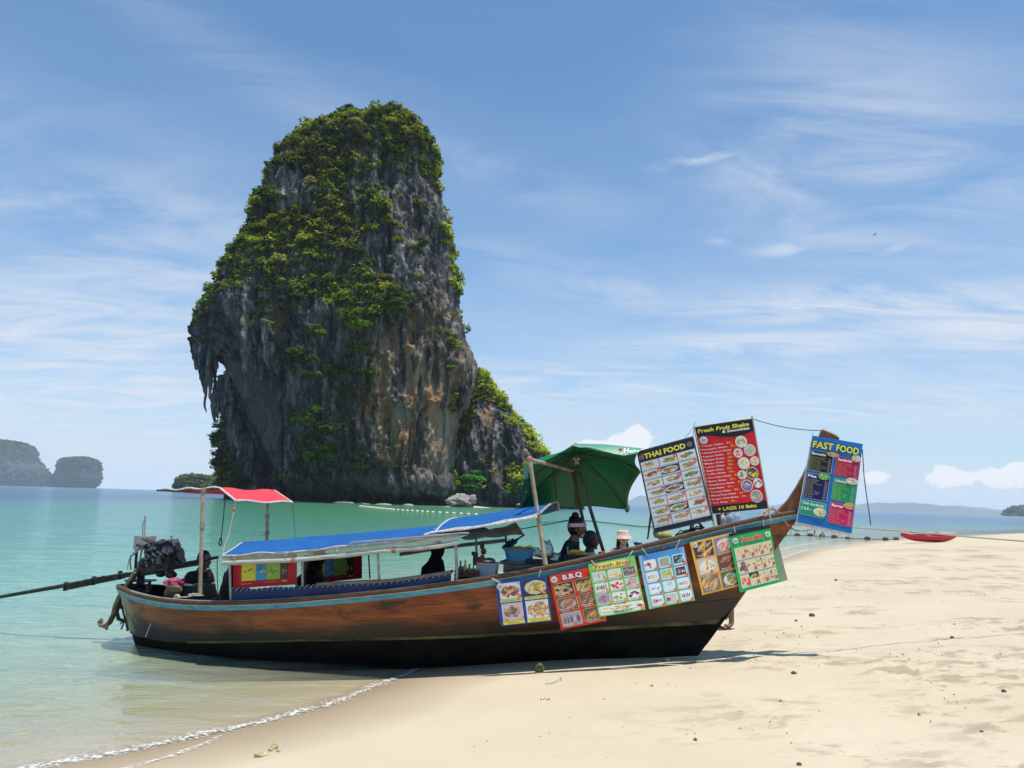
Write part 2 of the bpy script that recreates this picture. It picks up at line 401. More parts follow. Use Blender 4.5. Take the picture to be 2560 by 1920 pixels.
V = np.stack([X, Y, Z], -1).reshape(-1, 3)
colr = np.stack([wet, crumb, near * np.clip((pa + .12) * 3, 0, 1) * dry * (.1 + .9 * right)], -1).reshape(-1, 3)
m, nt, b, out = new_mat('beach_sand')
a = N(nt, 'ShaderNodeVertexColor', layer_name='Col'); sp = N(nt, 'ShaderNodeSeparateColor'); L(nt, a.outputs[0], sp.inputs[0])
t = N(nt, 'ShaderNodeTexCoord'); n = N(nt, 'ShaderNodeTexNoise'); n.inputs['Scale'].default_value = .6; n.inputs['Detail'].default_value = 6; L(nt, t.outputs['Object'], n.inputs['Vector'])
nf = N(nt, 'ShaderNodeTexNoise'); nf.inputs['Scale'].default_value = 90; nf.inputs['Detail'].default_value = 4; nf.inputs['Roughness'].default_value = .7; L(nt, t.outputs['Object'], nf.inputs['Vector'])
dryc = ramp(nt, n.outputs[0], [(.3, (.55, .46, .315)), (.7, (.61, .515, .365))])
dryc = mixc(nt, .6, dryc, ramp(nt, nf.outputs[0], [(.3, .80), (.55, 1.0), (.8, 1.05)]), 'MULTIPLY')
sand_c = mixc(nt, math_(nt, 'MULTIPLY', sp.outputs[1], .5), dryc, (.21, .155, .09))
ns = N(nt, 'ShaderNodeTexNoise'); ns.inputs['Scale'].default_value = 9; ns.inputs['Detail'].default_value = 8; ns.inputs['Roughness'].default_value = .7; ms = N(nt, 'ShaderNodeMapping'); ms.inputs['Scale'].default_value = (.8, 1.5, 1); L(nt, t.outputs['Object'], ms.inputs[0]); L(nt, ms.outputs[0], ns.inputs['Vector'])
sand_c = mixc(nt, math_(nt, 'MULTIPLY', math_(nt, 'MULTIPLY', maprange(nt, ns.outputs[0], .555, .64), sp.outputs[2]), .6), sand_c, (.30, .22, .13))
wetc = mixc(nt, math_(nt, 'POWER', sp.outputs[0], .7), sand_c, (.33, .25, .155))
L(nt, wetc, b.inputs['Base Color'])
rr = math_(nt, 'MULTIPLY_ADD', math_(nt, 'POWER', sp.outputs[0], 2.0), -.5, .92); L(nt, rr, b.inputs['Roughness']); b.inputs['Specular IOR Level'].default_value = .3
bu = N(nt, 'ShaderNodeBump'); bu.inputs['Strength'].default_value = .35; bu.inputs['Distance'].default_value = .006; L(nt, nf.outputs[0], bu.inputs['Height']); L(nt, bu.outputs[0], b.inputs['Normal'])
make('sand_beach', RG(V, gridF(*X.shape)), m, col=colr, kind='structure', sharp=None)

# ---- sea
xs = axis_pts(-11000, 11000, -9, 9, .12, 1.07); ys = axis_pts(-600, 11500, 4.5, 15, .09, 1.04)
X, Y = np.meshgrid(xs, ys, indexing='ij'); sh = shore(X, Y); depth = -ground_z(X, Y, False)
fade = np.clip(depth / .25, 0.0, 1) * np.clip(1.2 - np.hypot(X, Y) / 160, 0, 1)
wv = .020 * fbm(X * .9 + Y * .4, Y * 1.9 - X * .3, 0, 3, 51) + .012 * fbm(X * 2.4, Y * 4.5, 4, 3, 61)
Z = wv * fade - .004 * np.clip(.08 - depth, 0, 1)
V = np.stack([X, Y, Z], -1).reshape(-1, 3)
dist = np.hypot(X, Y)
isl = np.hypot((X + .15 * Y) / 42, (Y - 130) / 115)          # green shallows round the island, the cliff's reflection painted in with them
green = np.clip(1.5 - isl, 0, 1); right_sh = np.clip((X - .12 * Y + 2) / 20, 0, 1)
dd = 1 - np.exp(-np.maximum(depth, 0) * 1.9)
far = np.clip((dist - 30) / 200, 0, 1) ** .6 * (1 - .75 * green)
far = np.where(X < 0, np.clip(far + .25 * np.clip((-X - 10) / 60, 0, 1), 0, 1), far)
dd = dd * (1 - .42 * right_sh * np.clip(1.3 - dist / 120, 0, 1)); colr = np.stack([dd, far, green], -1).reshape(-1, 3)
m, nt, b, out = new_mat('sea_water'); nt.nodes.remove(b)
a = N(nt, 'ShaderNodeVertexColor', layer_name='Col'); sp = N(nt, 'ShaderNodeSeparateColor'); L(nt, a.outputs[0], sp.inputs[0])
t = N(nt, 'ShaderNodeTexCoord')
def wnoise(scale, stretch, detail=4, dist=0.):
    mp = N(nt, 'ShaderNodeMapping'); mp.inputs['Scale'].default_value = stretch; L(nt, t.outputs['Object'], mp.inputs[0])
    n = N(nt, 'ShaderNodeTexNoise'); n.inputs['Scale'].default_value = scale; n.inputs['Detail'].default_value = detail; n.inputs['Distortion'].default_value = dist; L(nt, mp.outputs[0], n.inputs['Vector']); return n.outputs[0]
w1 = wnoise(1.6, (.55, 1.25, 1), 5, .3); w2 = wnoise(7.0, (.6, 1.2, 1), 4, .2); w3 = wnoise(.22, (.5, 1.3, 1), 4)
patch = wnoise(.06, (.35, 1.6, 1), 5)
hgt = math_(nt, 'ADD', math_(nt, 'MULTIPLY', w1, .26), math_(nt, 'ADD', math_(nt, 'MULTIPLY', w2, .05), math_(nt, 'MULTIPLY', w3, .70)))
bu = N(nt, 'ShaderNodeBump'); bu.inputs['Strength'].default_value = 1.0; bu.inputs['Distance'].default_value = 1.0; L(nt, hgt, bu.inputs['Height'])
bodyc = ramp(nt, sp.outputs[0], [(0.0, (.70, .60, .42)), (.22, (.66, .68, .46)), (.5, (.50, .66, .46)), (.8, (.27, .54, .39)), (1.0, (.12, .34, .31))])
bodyc = mixc(nt, math_(nt, 'MULTIPLY', math_(nt, 'MULTIPLY', sp.outputs[2], math_(nt, 'POWER', sp.outputs[0], 2.5)), .9), bodyc, (.09, .32, .12))
bodyc = mixc(nt, math_(nt, 'MULTIPLY', sp.outputs[1], math_(nt, 'MULTIPLY_ADD', patch, .8, .55), None, True), bodyc, (.03, .105, .165))
dif = N(nt, 'ShaderNodeBsdfDiffuse'); L(nt, bodyc, dif.inputs[0]); L(nt, bu.outputs[0], dif.inputs['Normal'])
tr = N(nt, 'ShaderNodeBsdfTransparent'); L(nt, mixc(nt, sp.outputs[0], (.99, .985, .95), (.42, .80, .62)), tr.inputs[0])
opq = math_(nt, 'POWER', sp.outputs[0], .8)
mx = N(nt, 'ShaderNodeMixShader'); L(nt, opq, mx.inputs[0]); L(nt, tr.outputs[0], mx.inputs[1]); L(nt, dif.outputs[0], mx.inputs[2])
gl = N(nt, 'ShaderNodeBsdfGlossy'); gl.inputs['Roughness'].default_value = .10; gl.inputs[0].default_value = (.92, .95, 1, 1); L(nt, bu.outputs[0], gl.inputs['Normal'])
fr = N(nt, 'ShaderNodeFresnel'); fr.inputs[0].default_value = 1.33; L(nt, bu.outputs[0], fr.inputs['Normal'])
m2 = N(nt, 'ShaderNodeMixShader'); L(nt, math_(nt, 'MULTIPLY', math_(nt, 'MINIMUM', fr.outputs[0], .75), math_(nt, 'MULTIPLY_ADD', sp.outputs[0], .35, .40)), m2.inputs[0]); L(nt, mx.outputs[0], m2.inputs[1]); L(nt, gl.outputs[0], m2.inputs[2])
L(nt, m2.outputs[0], out.inputs[0])
make('sea_water', RG(V, gridF(*X.shape)), m, col=colr, kind='structure', sharp=None)
bpy.data.objects['sea_water'].visible_shadow = True

# ---- foam at the water's edge
m_foam, nt, b, out = new_mat('sea_foam')
t = N(nt, 'ShaderNodeTexCoord'); n = N(nt, 'ShaderNodeTexNoise'); n.inputs['Scale'].default_value = 30; n.inputs['Detail'].default_value = 8; L(nt, t.outputs['Object'], n.inputs['Vector'])
a = N(nt, 'ShaderNodeVertexColor', layer_name='Col'); sp = N(nt, 'ShaderNodeSeparateColor'); L(nt, a.outputs[0], sp.inputs[0])
al = maprange(nt, math_(nt, 'ADD', math_(nt, 'MULTIPLY', sp.outputs[0], .5), math_(nt, 'MULTIPLY', n.outputs[0], 2.2)), 1.22, 1.95, 0., .85)
b.inputs['Base Color'].default_value = (.80, .80, .76, 1); b.inputs['Roughness'].default_value = .6; L(nt, al, b.inputs['Alpha'])
def foam(path, w0, w1, seed, z=.005, off=0.0):
    path = np.array(path, float); seg = np.r_[0, np.cumsum(np.hypot(*np.diff(path, axis=0).T))]
    s = np.arange(0, seg[-1], .03 if seg[-1] < 30 else .25); x = np.interp(s, seg, path[:, 0]); y = np.interp(s, seg, path[:, 1])
    tx, ty = np.gradient(x), np.gradient(y); l = np.hypot(tx, ty); nx, ny = -ty / l, tx / l
    wob = .05 * fbm(s * 1.3, 0 * s, seed, 4, seed) + .02 * fbm(s * 6, 0 * s, seed, 3, seed + 3) + off
    wd = (w0 + (w1 - w0) * s / seg[-1]) * (.55 + .9 * np.abs(fbm(s * 2.2, 0 * s, 3, 3, seed + 9)))
    k = np.linspace(-1, 1, 7); ux = wob[:, None] + wd[:, None] * (k[None] + .25)
    P = np.stack([x[:, None] + nx[:, None] * ux, y[:, None] + ny[:, None] * ux, 0 * ux], -1)
    P[..., 2] = np.maximum(ground_z(P[..., 0], P[..., 1]), 0.0) + z + .004 * (1 - k[None] ** 2)
    c = np.repeat((1 - np.abs(k))[None], len(s), 0)
    return P, c
fg = []; 
P1, c1 = foam([(-3.6, 5.1), (-3.22, 5.5), (-2.67, 5.98), (-2.34, 6.35), (-2.01, 6.73), (-1.56, 7.37), (-1.28, 8.06), (-.96, 8.88), (-.5, 9.8), (1.2, 13.2)], .17, .05, 3)
P2, c2 = foam([(-2.18, 6.36), (-2.22, 6.12), (-2.36, 5.72), (-2.55, 5.45), (-2.95, 4.9)], .07, .12, 13)
P3, c3 = foam([(6, 22), (10.8, 30.5), (13.6, 35.9), (20.4, 45.4), (27, 53.8), (41.5, 69.3), (57, 86)], .16, .5, 23)
P4, c4 = foam([(8, 28.5), (11.4, 34), (14.6, 39.9), (20.4, 49.4), (27, 58.8), (40, 74)], .10, .3, 33)
vs = [p.reshape(-1, 3) for p in (P1, P2, P3, P4)]; fs = []; o = 0
for p in (P1, P2, P3, P4): fs.append(gridF(p.shape[0], 7) + o); o += p.shape[0] * 7
make('foam', RG(np.concatenate(vs), np.concatenate(fs)), m_foam, col=np.repeat(np.concatenate([c.ravel() for c in (c1, c2, c3, c4)])[:, None], 3, 1), kind='stuff', sharp=None,
     label='thin white lacy foam along the edge of the water', cat='foam')

# ================================================================== ROCKS
DS = 1.1573
def rock_mat(name, blue=0.0, ochre=True, dark=1.0):
    m, nt, b, out = new_mat(name)
    t = N(nt, 'ShaderNodeTexCoord')
    def nz(scale, st, det=6, dist=.0, rough=.6):
        mp = N(nt, 'ShaderNodeMapping'); mp.inputs['Scale'].default_value = st; L(nt, t.outputs['Object'], mp.inputs[0])
        n = N(nt, 'ShaderNodeTexNoise'); n.inputs['Scale'].default_value = scale; n.inputs['Detail'].default_value = det; n.inputs['Distortion'].default_value = dist; n.inputs['Roughness'].default_value = rough
        L(nt, mp.outputs[0], n.inputs['Vector']); return n.outputs[0]
    streak = nz(.38, (1, 1, .10), 7, .6); mott = nz(.55, (1, 1, .55), 8, .3, .68); fine = nz(1.8, (1, 1, .35), 5)
    c = ramp(nt, streak, [(.34, (.012 * dark, .014 * dark, .018 * dark)), (.45, (.08 * dark, .085 * dark, .095 * dark)), (.53, (.15 * dark, .15 * dark, .15 * dark)), (.63, (.34 * dark, .31 * dark, .27 * dark)), (.72, (.15 * dark, .115 * dark, .11 * dark))])
    c = mixc(nt, .75, c, ramp(nt, mott, [(.34, .22), (.50, .85), (.66, 2.1)]), 'MULTIPLY')
    c = mixc(nt, .7, c, ramp(nt, nz(2.6, (1, 1, .28), 7, .3, .7), [(.36, .35), (.5, 1.0), (.64, 1.5)]), 'MULTIPLY')
    if ochre:
        a = N(nt, 'ShaderNodeVertexColor', layer_name='Col'); sp = N(nt, 'ShaderNodeSeparateColor'); L(nt, a.outputs[0], sp.inputs[0])
        oc = ramp(nt, nz(.45, (1, 1, .22), 5, .4), [(.34, (.50, .17, .06)), (.5, (.52, .33, .17)), (.66, (.56, .47, .33))])
        f = math_(nt, 'MULTIPLY', sp.outputs[0], maprange(nt, nz(.42, (1, 1, .10), 5, .5), .40, .54))
        c = mixc(nt, f, c, oc)
        c = mixc(nt, math_(nt, 'MULTIPLY', sp.outputs[1], .75), c, (.20, .185, .16))
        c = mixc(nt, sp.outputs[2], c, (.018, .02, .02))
    L(nt, c, b.inputs['Base Color']); b.inputs['Roughness'].default_value = .9; b.inputs['Specular IOR Level'].default_value = .25
    bu = N(nt, 'ShaderNodeBump'); bu.inputs['Strength'].default_value = 1.0; bu.inputs['Distance'].default_value = 1.8
    L(nt, math_(nt, 'ADD', math_(nt, 'MULTIPLY', fine, .6), mott), bu.inputs['Height']); L(nt, bu.outputs[0], b.inputs['Normal'])
    return m
M_ROCK = rock_mat('limestone_cliff'); M_ROCK2 = rock_mat('limestone_plain', ochre=False)
def blur_mask(dx, dy, polys):
    """0..1 inside any polygon or disc given in survey units"""
    r = np.zeros(dx.shape)
    for p in polys:
        if len(p) == 4 and np.isscalar(p[0]): r = np.maximum(r, p[3] * np.exp(-(((dx - p[0]) ** 2 + (dy - p[1]) ** 2) / p[2] ** 2) ** 2)); continue
        if len(p) == 5 and np.isscalar(p[0]): r = np.maximum(r, p[4] * np.exp(-((((dx - p[0]) / p[2]) ** 2 + ((dy - p[1]) / p[3]) ** 2)) ** 2)); continue
        q = np.array(p, float); ins = np.zeros(dx.shape, bool); j = len(q) - 1
        for i in range(len(q)):
            c = ((q[i, 1] > dy) != (q[j, 1] > dy)) & (dx < (q[j, 0] - q[i, 0]) * (dy - q[i, 1]) / (q[j, 1] - q[i, 1] + 1e-9) + q[i, 0]); ins ^= c; j = i
        r = np.maximum(r, ins * 1.0)
    return r
def survey(P):
    """bearing and height of points of the cliff, in the units its outline was measured in"""
    d = P - EYE; w = d @ FWD
    return (1280 + FPX * (d @ RGT) / w) / DS, (960 - FPX * (d @ UPV) / w) / DS
def tower(rows, Yc, dep, nth, nz, amp, seed, front_only=True, fl=1.0, pw=.85):
    """rows: (survey y, left x, right x) from the top down -> closed stack of noisy rings"""
    rows = np.array(rows, float); zz = []; xl = []; xr = []
    for y, a_, b_ in rows:
        pa_, pb_ = atY(a_ * DS, y * DS, Yc), atY(b_ * DS, y * DS, Yc)
        zz.append((pa_[2] + pb_[2]) / 2); xl.append(pa_[0]); xr.append(pb_[0])
    zz, xl, xr = map(np.array, (zz, xl, xr)); z = np.linspace(zz[0], -4.0, nz)
    il = np.interp(z, zz[::-1], xl[::-1]); ir = np.interp(z, zz[::-1], xr[::-1])
    il += .8 * fbm(z * .22, z * 0, seed, 3, seed); ir += .8 * fbm(z * .22, z * 0 + 7, seed, 3, seed)
    cx = (il + ir) / 2; aw = (ir - il) / 2
    th = np.linspace(0, 2 * np.pi, nth, endpoint=False); th = th - .42 * np.sin(2 * th) * 0 - .35 * np.cos(th)   # denser on the seaward face towards the beach
    ct, st = np.cos(th), np.sin(th); sx = np.sign(ct) * np.abs(ct) ** pw; sy = np.sign(st) * np.abs(st) ** pw
    capk = np.clip((zz[0] - z) / (.10 * zz[0]), 0, 1) ** .5
    dp = dep * np.clip(aw / aw.max(), .15, 1) ** .6 * (.35 + .65 * capk)
    P = np.stack([cx[:, None] + aw[:, None] * sx, Yc + dp[:, None] * sy, z[:, None] + 0 * sx], -1)
    nrm = np.stack([ct * dep, st * aw.max(), 0 * ct], -1); nrm /= np.linalg.norm(nrm, axis=1)[:, None]
    x, y, zt = P[..., 0], P[..., 1], P[..., 2]
    d = amp * (1.5 * fbm(x * .055, y * .055, zt * .035, 4, seed + 1) - 1.1 * np.abs(fbm(x * .17, y * .17, zt * .028, 4, seed + 2)) * fl * 2
               + .55 * fbm(x * .30, y * .30, zt * .16, 4, seed + 3) - .8 * np.abs(fbm(x * .55, y * .55, zt * .07, 3, seed + 4)) * fl * 2 + .4 * fbm(x * 1.1, y * 1.1, zt * .5, 3, seed + 5))
    edge = 1 - .7 * np.abs(ct) ** 5
    P = P + nrm[None] * (d * edge)[..., None]
    P[..., 2] += (.5 * fbm(x * .3, y * .3, zt * .3, 3, seed + 6)) * np.clip(zt / 5, 0, 1)
    return P
TW = [(250, 815, 870), (256, 790, 888), (265, 750, 904), (283, 708, 920), (302, 665, 930), (315, 648, 936), (335, 616, 948), (375, 596, 952), (410, 576, 956), (440, 566, 962), (500, 540, 976), (520, 524, 981), (585, 492, 992), (640, 468, 999), (700, 441, 1004), (745, 426, 1019), (762, 452, 1024), (775, 470, 1028), (800, 485, 1031), (830, 499, 1030), (880, 522, 1003), (930, 547, 988), (980, 567, 980), (1020, 597, 976), (1050, 618, 984), (1066, 645, 972), (1090, 655, 955), (1110, 655, 955)]
TW = [(y, a_ + (8 if 320 < y < 680 else 0), b_ - (5 if y < 700 else 0)) for y, a_, b_ in TW]
PT = tower(TW, 205, 26, 520, 560, 2.6, 101)
# undercut notch at the sea and the smooth overhanging slab at the left
sx_, sy_ = survey(PT)
nt_ = np.exp(-((PT[..., 2] - .8) / 2.4) ** 2); front = np.clip((205 - PT[..., 1]) / 10, 0, 1)
PT[..., 1] += nt_ * 5.5 * front; 
slab = blur_mask(sx_, sy_, [[(485, 740), (600, 800), (606, 860), (612, 1040), (600, 1045), (520, 880), (470, 770)]]) * front
PT[..., 1] += slab * 3.0
PT[..., 1] += 5 * front * np.exp(-(((sx_ - 978) / 16) ** 2)) * (sy_ > 780) * np.clip((sy_ - 780) / 60, 0, 1)
for (hx, hy, hw, hh, dpt) in ((938, 800, 6, 42, 5), (799, 887, 7, 9, 3), (905, 830, 4, 30, 2), (560, 700, 8, 60, 2.5), (608, 900, 4, 160, 2.), (760, 1060, 12, 25, 3), (860, 1040, 8, 40, 3), (690, 880, 5, 120, 1.5)):
    PT[..., 1] += dpt * np.exp(-((sx_ - hx) / hw) ** 2 - ((sy_ - hy) / hh) ** 2) * front
sx_, sy_ = survey(PT)
# a white seam and pale rim of the slab stand proud
och = blur_mask(sx_, sy_, [(900, 850, 120, 170, .8), (880, 800, 26, 95, 1.0), (935, 850, 34, 60, 1.0), (830, 880, 60, 55, .8), (925, 760, 30, 60, .7), (965, 900, 22, 120, .5), (900, 900, 90, 60, .5), (800, 890, 22, 30, 1.0), (560, 690, 60, 20, .5), (590, 700, 20, 50, .5)])
pale = blur_mask(sx_, sy_, [[(490, 775), (600, 815), (612, 1040), (655, 1075), (600, 1045), (520, 880)], (640, 1060, 50, 18, .7), (780, 1045, 130, 22, .6)]) * np.clip(front, 0, 1)
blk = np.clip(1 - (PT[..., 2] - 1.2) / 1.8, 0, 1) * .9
ISL = thing('limestone_island', 'tall sheer limestone rock tower draped in green jungle, rising from the sea behind the boat', 'rock island', (-20, 200, 0))
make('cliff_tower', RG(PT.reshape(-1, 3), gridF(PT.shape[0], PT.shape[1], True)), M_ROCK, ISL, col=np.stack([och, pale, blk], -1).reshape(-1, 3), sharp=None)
PR = tower([(797, 1020, 1040), (806, 1002, 1046), (826, 985, 1058), (866, 965, 1086), (906, 955, 1118), (946, 945, 1152), (981, 935, 1183), (1025, 930, 1218), (1063, 930, 1248), (1095, 930, 1270)], 222, 13, 260, 230, 1.8, 202)
blk = np.clip(1 - (PR[..., 2] - .8) / 2.5, 0, 1) * .9; sx2, sy2 = survey(PR)
och2 = blur_mask(sx2, sy2, [(1050, 900, 16, 70, .8), (1070, 1000, 14, 50, .6)])
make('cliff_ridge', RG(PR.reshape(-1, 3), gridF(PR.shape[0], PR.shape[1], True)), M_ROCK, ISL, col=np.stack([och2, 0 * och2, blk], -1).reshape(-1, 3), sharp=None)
PC = tower([(780, 520, 560), (800, 500, 580), (850, 492, 590), (900, 486, 600), (940, 478, 620), (1000, 474, 640), (1040, 478, 660), (1080, 486, 680), (1100, 486, 680)], 226, 12, 160, 170, 1.6, 303)
blk = np.clip(1 - (PC[..., 2] - .8) / 2.0, 0, 1) * .9
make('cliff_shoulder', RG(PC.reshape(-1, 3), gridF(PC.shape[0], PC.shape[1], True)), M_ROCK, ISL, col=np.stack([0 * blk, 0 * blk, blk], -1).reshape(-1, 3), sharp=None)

# stalactites hanging from the left overhang
rng = np.random.default_rng(5)
def stal(px, py, ptip, r, Yd, bend=0.):
    a_ = atY(px * DS, py * DS, Yd); b_ = atY((px + bend) * DS, ptip * DS, Yd)
    n = 26; t = np.linspace(0, 1, n); P = a_[None] * (1 - t)[:, None] + b_[None] * t[:, None]
    P[:, 0] += .35 * fbm(t * 5, t * 0, px, 3, int(px)); P[:, 1] += .35 * fbm(t * 5, t * 0, px + 9, 3, int(px) + 3)
    rad = r * (1 - t) ** .55 * (1 + .45 * fbm(t * 7, t * 0 + 5, px, 3, int(py))) + .10
    g = G(); g.tube(P, rad, 14); V = np.concatenate(g.v)
    d = .35 * r * fbm(V[:, 0] * .8, V[:, 1] * .8, V[:, 2] * .25, 3, 9); V[:, 0] += d; V[:, 1] += d * .6; g.v = [V]; return g
ST = [(430, 705, 790, 2.2), (418, 730, 768, 1.3), (425, 735, 800, 1.2), (433, 735, 820, 1.0), (438, 760, 838, .7), (443, 745, 858, .9), (443, 790, 891, .45), (448, 760, 832, .8), (453, 745, 862, .9), (459, 755, 826, .9), (463, 745, 842, .8), (467, 760, 806, .8), (469, 750, 797, .9), (455, 700, 785, 2.6), (442, 690, 765, 2.6), (470, 700, 780, 2.8), (462, 852, 912, .9), (468, 838, 904, 1.1), (476, 822, 892, 1.5), (485, 812, 900, 1.8), (494, 815, 915, 1.7), (503, 830, 905, 1.8), (512, 840, 925, 1.4), (498, 880, 932, .8), (488, 850, 908, 1.1), (520, 880, 930, 1.1), (530, 700, 815, 1.4), (548, 720, 820, 1.3), (566, 740, 822, 1.4), (584, 740, 818, 1.2), (600, 730, 812, 1.1), (575, 690, 790, 1.4), (620, 720, 805, 1.2), (505, 905, 985, 2.0), (520, 915, 1010, 2.2), (538, 935, 1030, 2.4), (556, 960, 1050, 2.2)]
for i, (x, y0, y1, r) in enumerate(ST):
    Yd = 203 if x < 525 and y0 < 900 else (190 if y0 < 830 else 212)
    if x > 515 and y0 < 830: Yd = 186
    make('stalactite', stal(x, y0, y1, r, Yd + rng.uniform(-2.5, 2.5)), M_ROCK2, ISL, sharp=None)

# ---- vegetation
m_leaf, nt, b, out = new_mat('cliff_foliage'); nt.nodes.remove(b)
a = N(nt, 'ShaderNodeVertexColor', layer_name='Col')
d = N(nt, 'ShaderNodeBsdfDiffuse'); tr = N(nt, 'ShaderNodeBsdfTranslucent'); L(nt, a.outputs[0], d.inputs[0]); L(nt, mixc(nt, 1.0, a.outputs[0], (1.7, 1.7, .7), 'MULTIPLY'), tr.inputs[0])
mx = N(nt, 'ShaderNodeMixShader'); mx.inputs[0].default_value = .38; L(nt, d.outputs[0], mx.inputs[1]); L(nt, tr.outputs[0], mx.inputs[2]); L(nt, mx.outputs[0], out.inputs[0])
PAL = np.array([(.130, .180, .022), (.19, .235, .028), (.075, .125, .020), (.24, .26, .038), (.040, .065, .016), (.175, .160, .045), (.28, .31, .04)])
TAN = np.array([(.20, .16, .075), (.15, .13, .06), (.10, .11, .04)])
def leaves(C, R, n, size, rng, col, flat=.75, up=1.0):
    """C centres (k,3), R radii (k): n leaf clumps each on the shell of uneven blobs -> quads"""
    k = len(C); d = rng.normal(size=(k, n, 3)); d[..., 2] = np.abs(d[..., 2]) * .9 - .25; d /= np.linalg.norm(d, axis=2)[..., None]
    bias = rng.normal(size=(k, 4, 3)); bias[..., 2] = np.abs(bias[..., 2]); bias /= np.linalg.norm(bias, axis=2)[..., None]
    lob = np.max(np.einsum('knd,kmd->knm', d, bias), axis=2)
    rad = R[:, None] * (.55 + .5 * np.clip(lob, 0, 1) ** 3 + .12 * rng.normal(size=(k, n)) ) 
    P = C[:, None] + d * rad[..., None] * np.array([1, 1, flat])
    nr = d + rng.normal(size=(k, n, 3)) * .55 + np.array([0, 0, up]); nr /= np.linalg.norm(nr, axis=2)[..., None]
    t1 = np.cross(nr, rng.normal(size=(k, n, 3))); t1 /= np.linalg.norm(t1, axis=2)[..., None]; t2 = np.cross(nr, t1)
    s = size * rng.uniform(.55, 1.35, size=(k, n, 1)) * np.clip(R[:, None, None] / 2.2, .6, 1.5)
    Q = np.stack([P - t1 * s - t2 * s * .45, P + t1 * s * .3 - t2 * s * .6, P + t1 * s + t2 * s * .4, P - t1 * s * .25 + t2 * s * .6], 2).reshape(-1, 3)
    F = np.arange(k * n * 4).reshape(-1, 4)
    cc = col[:, None] * (1 + .28 * rng.normal(size=(k, n, 1))).clip(.4, 1.7); cc = np.repeat(cc[:, :, None], 4, 2).reshape(-1, 3)
    return Q, F, cc.clip(.005, .6)
dense = [[(590, 335), (590, 290), (620, 260), (690, 235), (750, 215), (850, 200), (930, 215), (965, 300), (965, 380), (945, 430), (925, 400), (900, 345), (870, 380), (830, 372), (800, 392), (750, 372), (700, 400), (660, 390), (620, 400), (580, 395), (585, 360)],
         [(760, 400), (800, 380), (850, 395), (860, 430), (840, 470), (790, 500), (770, 540), (800, 560), (850, 590), (875, 640), (860, 690), (820, 700), (790, 670), (740, 660), (690, 650), (640, 648), (600, 635), (560, 630), (500, 618), (455, 650), (425, 710), (415, 660), (445, 580), (490, 500), (535, 440), (565, 400), (600, 420), (600, 450), (660, 430), (700, 400), (740, 360)],
         [(960, 380), (1000, 500), (1015, 640), (985, 650), (970, 560), (955, 480)]]
spots = [(840, 650, 42, 45, 1), (765, 690, 26, 26, 1), (685, 715, 26, 26, 1), (650, 780, 32, 18, 1), (770, 745, 34, 30, 1), (730, 800, 22, 35, .8), (700, 790, 40, 25, .7), (680, 905, 30, 30, 1), (690, 975, 34, 34, 1), (665, 940, 20, 20, .8), (555, 680, 40, 20, .8), (640, 700, 30, 20, .4), (775, 985, 40, 22, .6), (965, 735, 16, 25, .7), (968, 800, 15, 40, .6), (970, 880, 14, 50, .8), (900, 440, 35, 12, .7), (850, 480, 20, 50, .5), (900, 480, 18, 18, .8), (905, 530, 26, 20, .7), (885, 560, 16, 30, .6), (900, 640, 18, 22, .6), (740, 880, 12, 60, .3), (800, 830, 20, 60, .35), (620, 650, 60, 25, .6), (450, 660, 20, 25, .8), (425, 735, 14, 12, .9), (800, 940, 30, 12, .4), (560, 440, 20, 30, .7), (915, 330, 40, 25, .6), (1050, 1080, 10, 10, .3), (640, 1030, 60, 20, .15)]
dry_spots = [(770, 860, 60, 55, .8), (730, 960, 50, 60, .7), (800, 990, 40, 30, .9), (700, 800, 30, 25, .6), (860, 1020, 30, 25, .4), (930, 700, 60, 80, .25), (850, 990, 50, 60, .3)]
def scatter(P, dens, count, rng, hz=True, min_z=3.0, inward=.15):
    V = P.reshape(-1, 3); nrm = np.cross(np.gradient(P, axis=1), np.gradient(P, axis=0)); ar = np.linalg.norm(nrm, axis=2).ravel(); nrm = nrm.reshape(-1, 3) / (ar[:, None] + 1e-9)
    w = ar * dens.ravel() * (V[:, 2] > min_z); w /= w.sum(); i = rng.choice(len(V), count, p=w)
    return V[i] + rng.normal(size=(count, 3)) * .4, nrm[i]
rng = np.random.default_rng(12)
dn = np.maximum(blur_mask(sx_, sy_, dense), blur_mask(sx_, sy_, spots) * .9)
backk = PT[..., 1] > 207
gap = fbm(PT[..., 0] * .12, PT[..., 2] * .12, PT[..., 1] * .1, 3, 88)
dn = np.where(backk, .45 * (gap > -.1), dn * (.05 + 1.0 * (gap > -.30)) + .004)
C, Nn = scatter(PT, dn, 3300, rng)
R = rng.uniform(1.0, 1.9, len(C)) * rng.choice([.7, 1, 1.6], len(C), p=[.35, .4, .25]); hfac = fbm(C[:, 0] * .1, C[:, 2] * .1, C[:, 1] * .1, 2, 6)
colc = PAL[rng.choice(7, len(C), p=[.22, .2, .2, .12, .12, .08, .06])] * (1 + .6 * hfac[:, None])
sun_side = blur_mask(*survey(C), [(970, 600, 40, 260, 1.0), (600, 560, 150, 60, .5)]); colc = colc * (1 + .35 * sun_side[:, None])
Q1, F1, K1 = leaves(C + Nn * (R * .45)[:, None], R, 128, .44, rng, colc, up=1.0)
dnd = blur_mask(sx_, sy_, dry_spots) * (~backk); C, Nn = scatter(PT, dnd * (gap > -.2), 420, rng); R2 = rng.uniform(.5, 1.1, len(C))
Q2, F2, K2 = leaves(C, R2, 45, .28, rng, TAN[rng.choice(3, len(C))], .9, .2)
make('hanging_jungle', RG(np.concatenate([Q1, Q2]), np.concatenate([F1, F2 + len(Q1)])), m_leaf, ISL, smooth=False, col=np.concatenate([K1, K2]), kind='stuff')
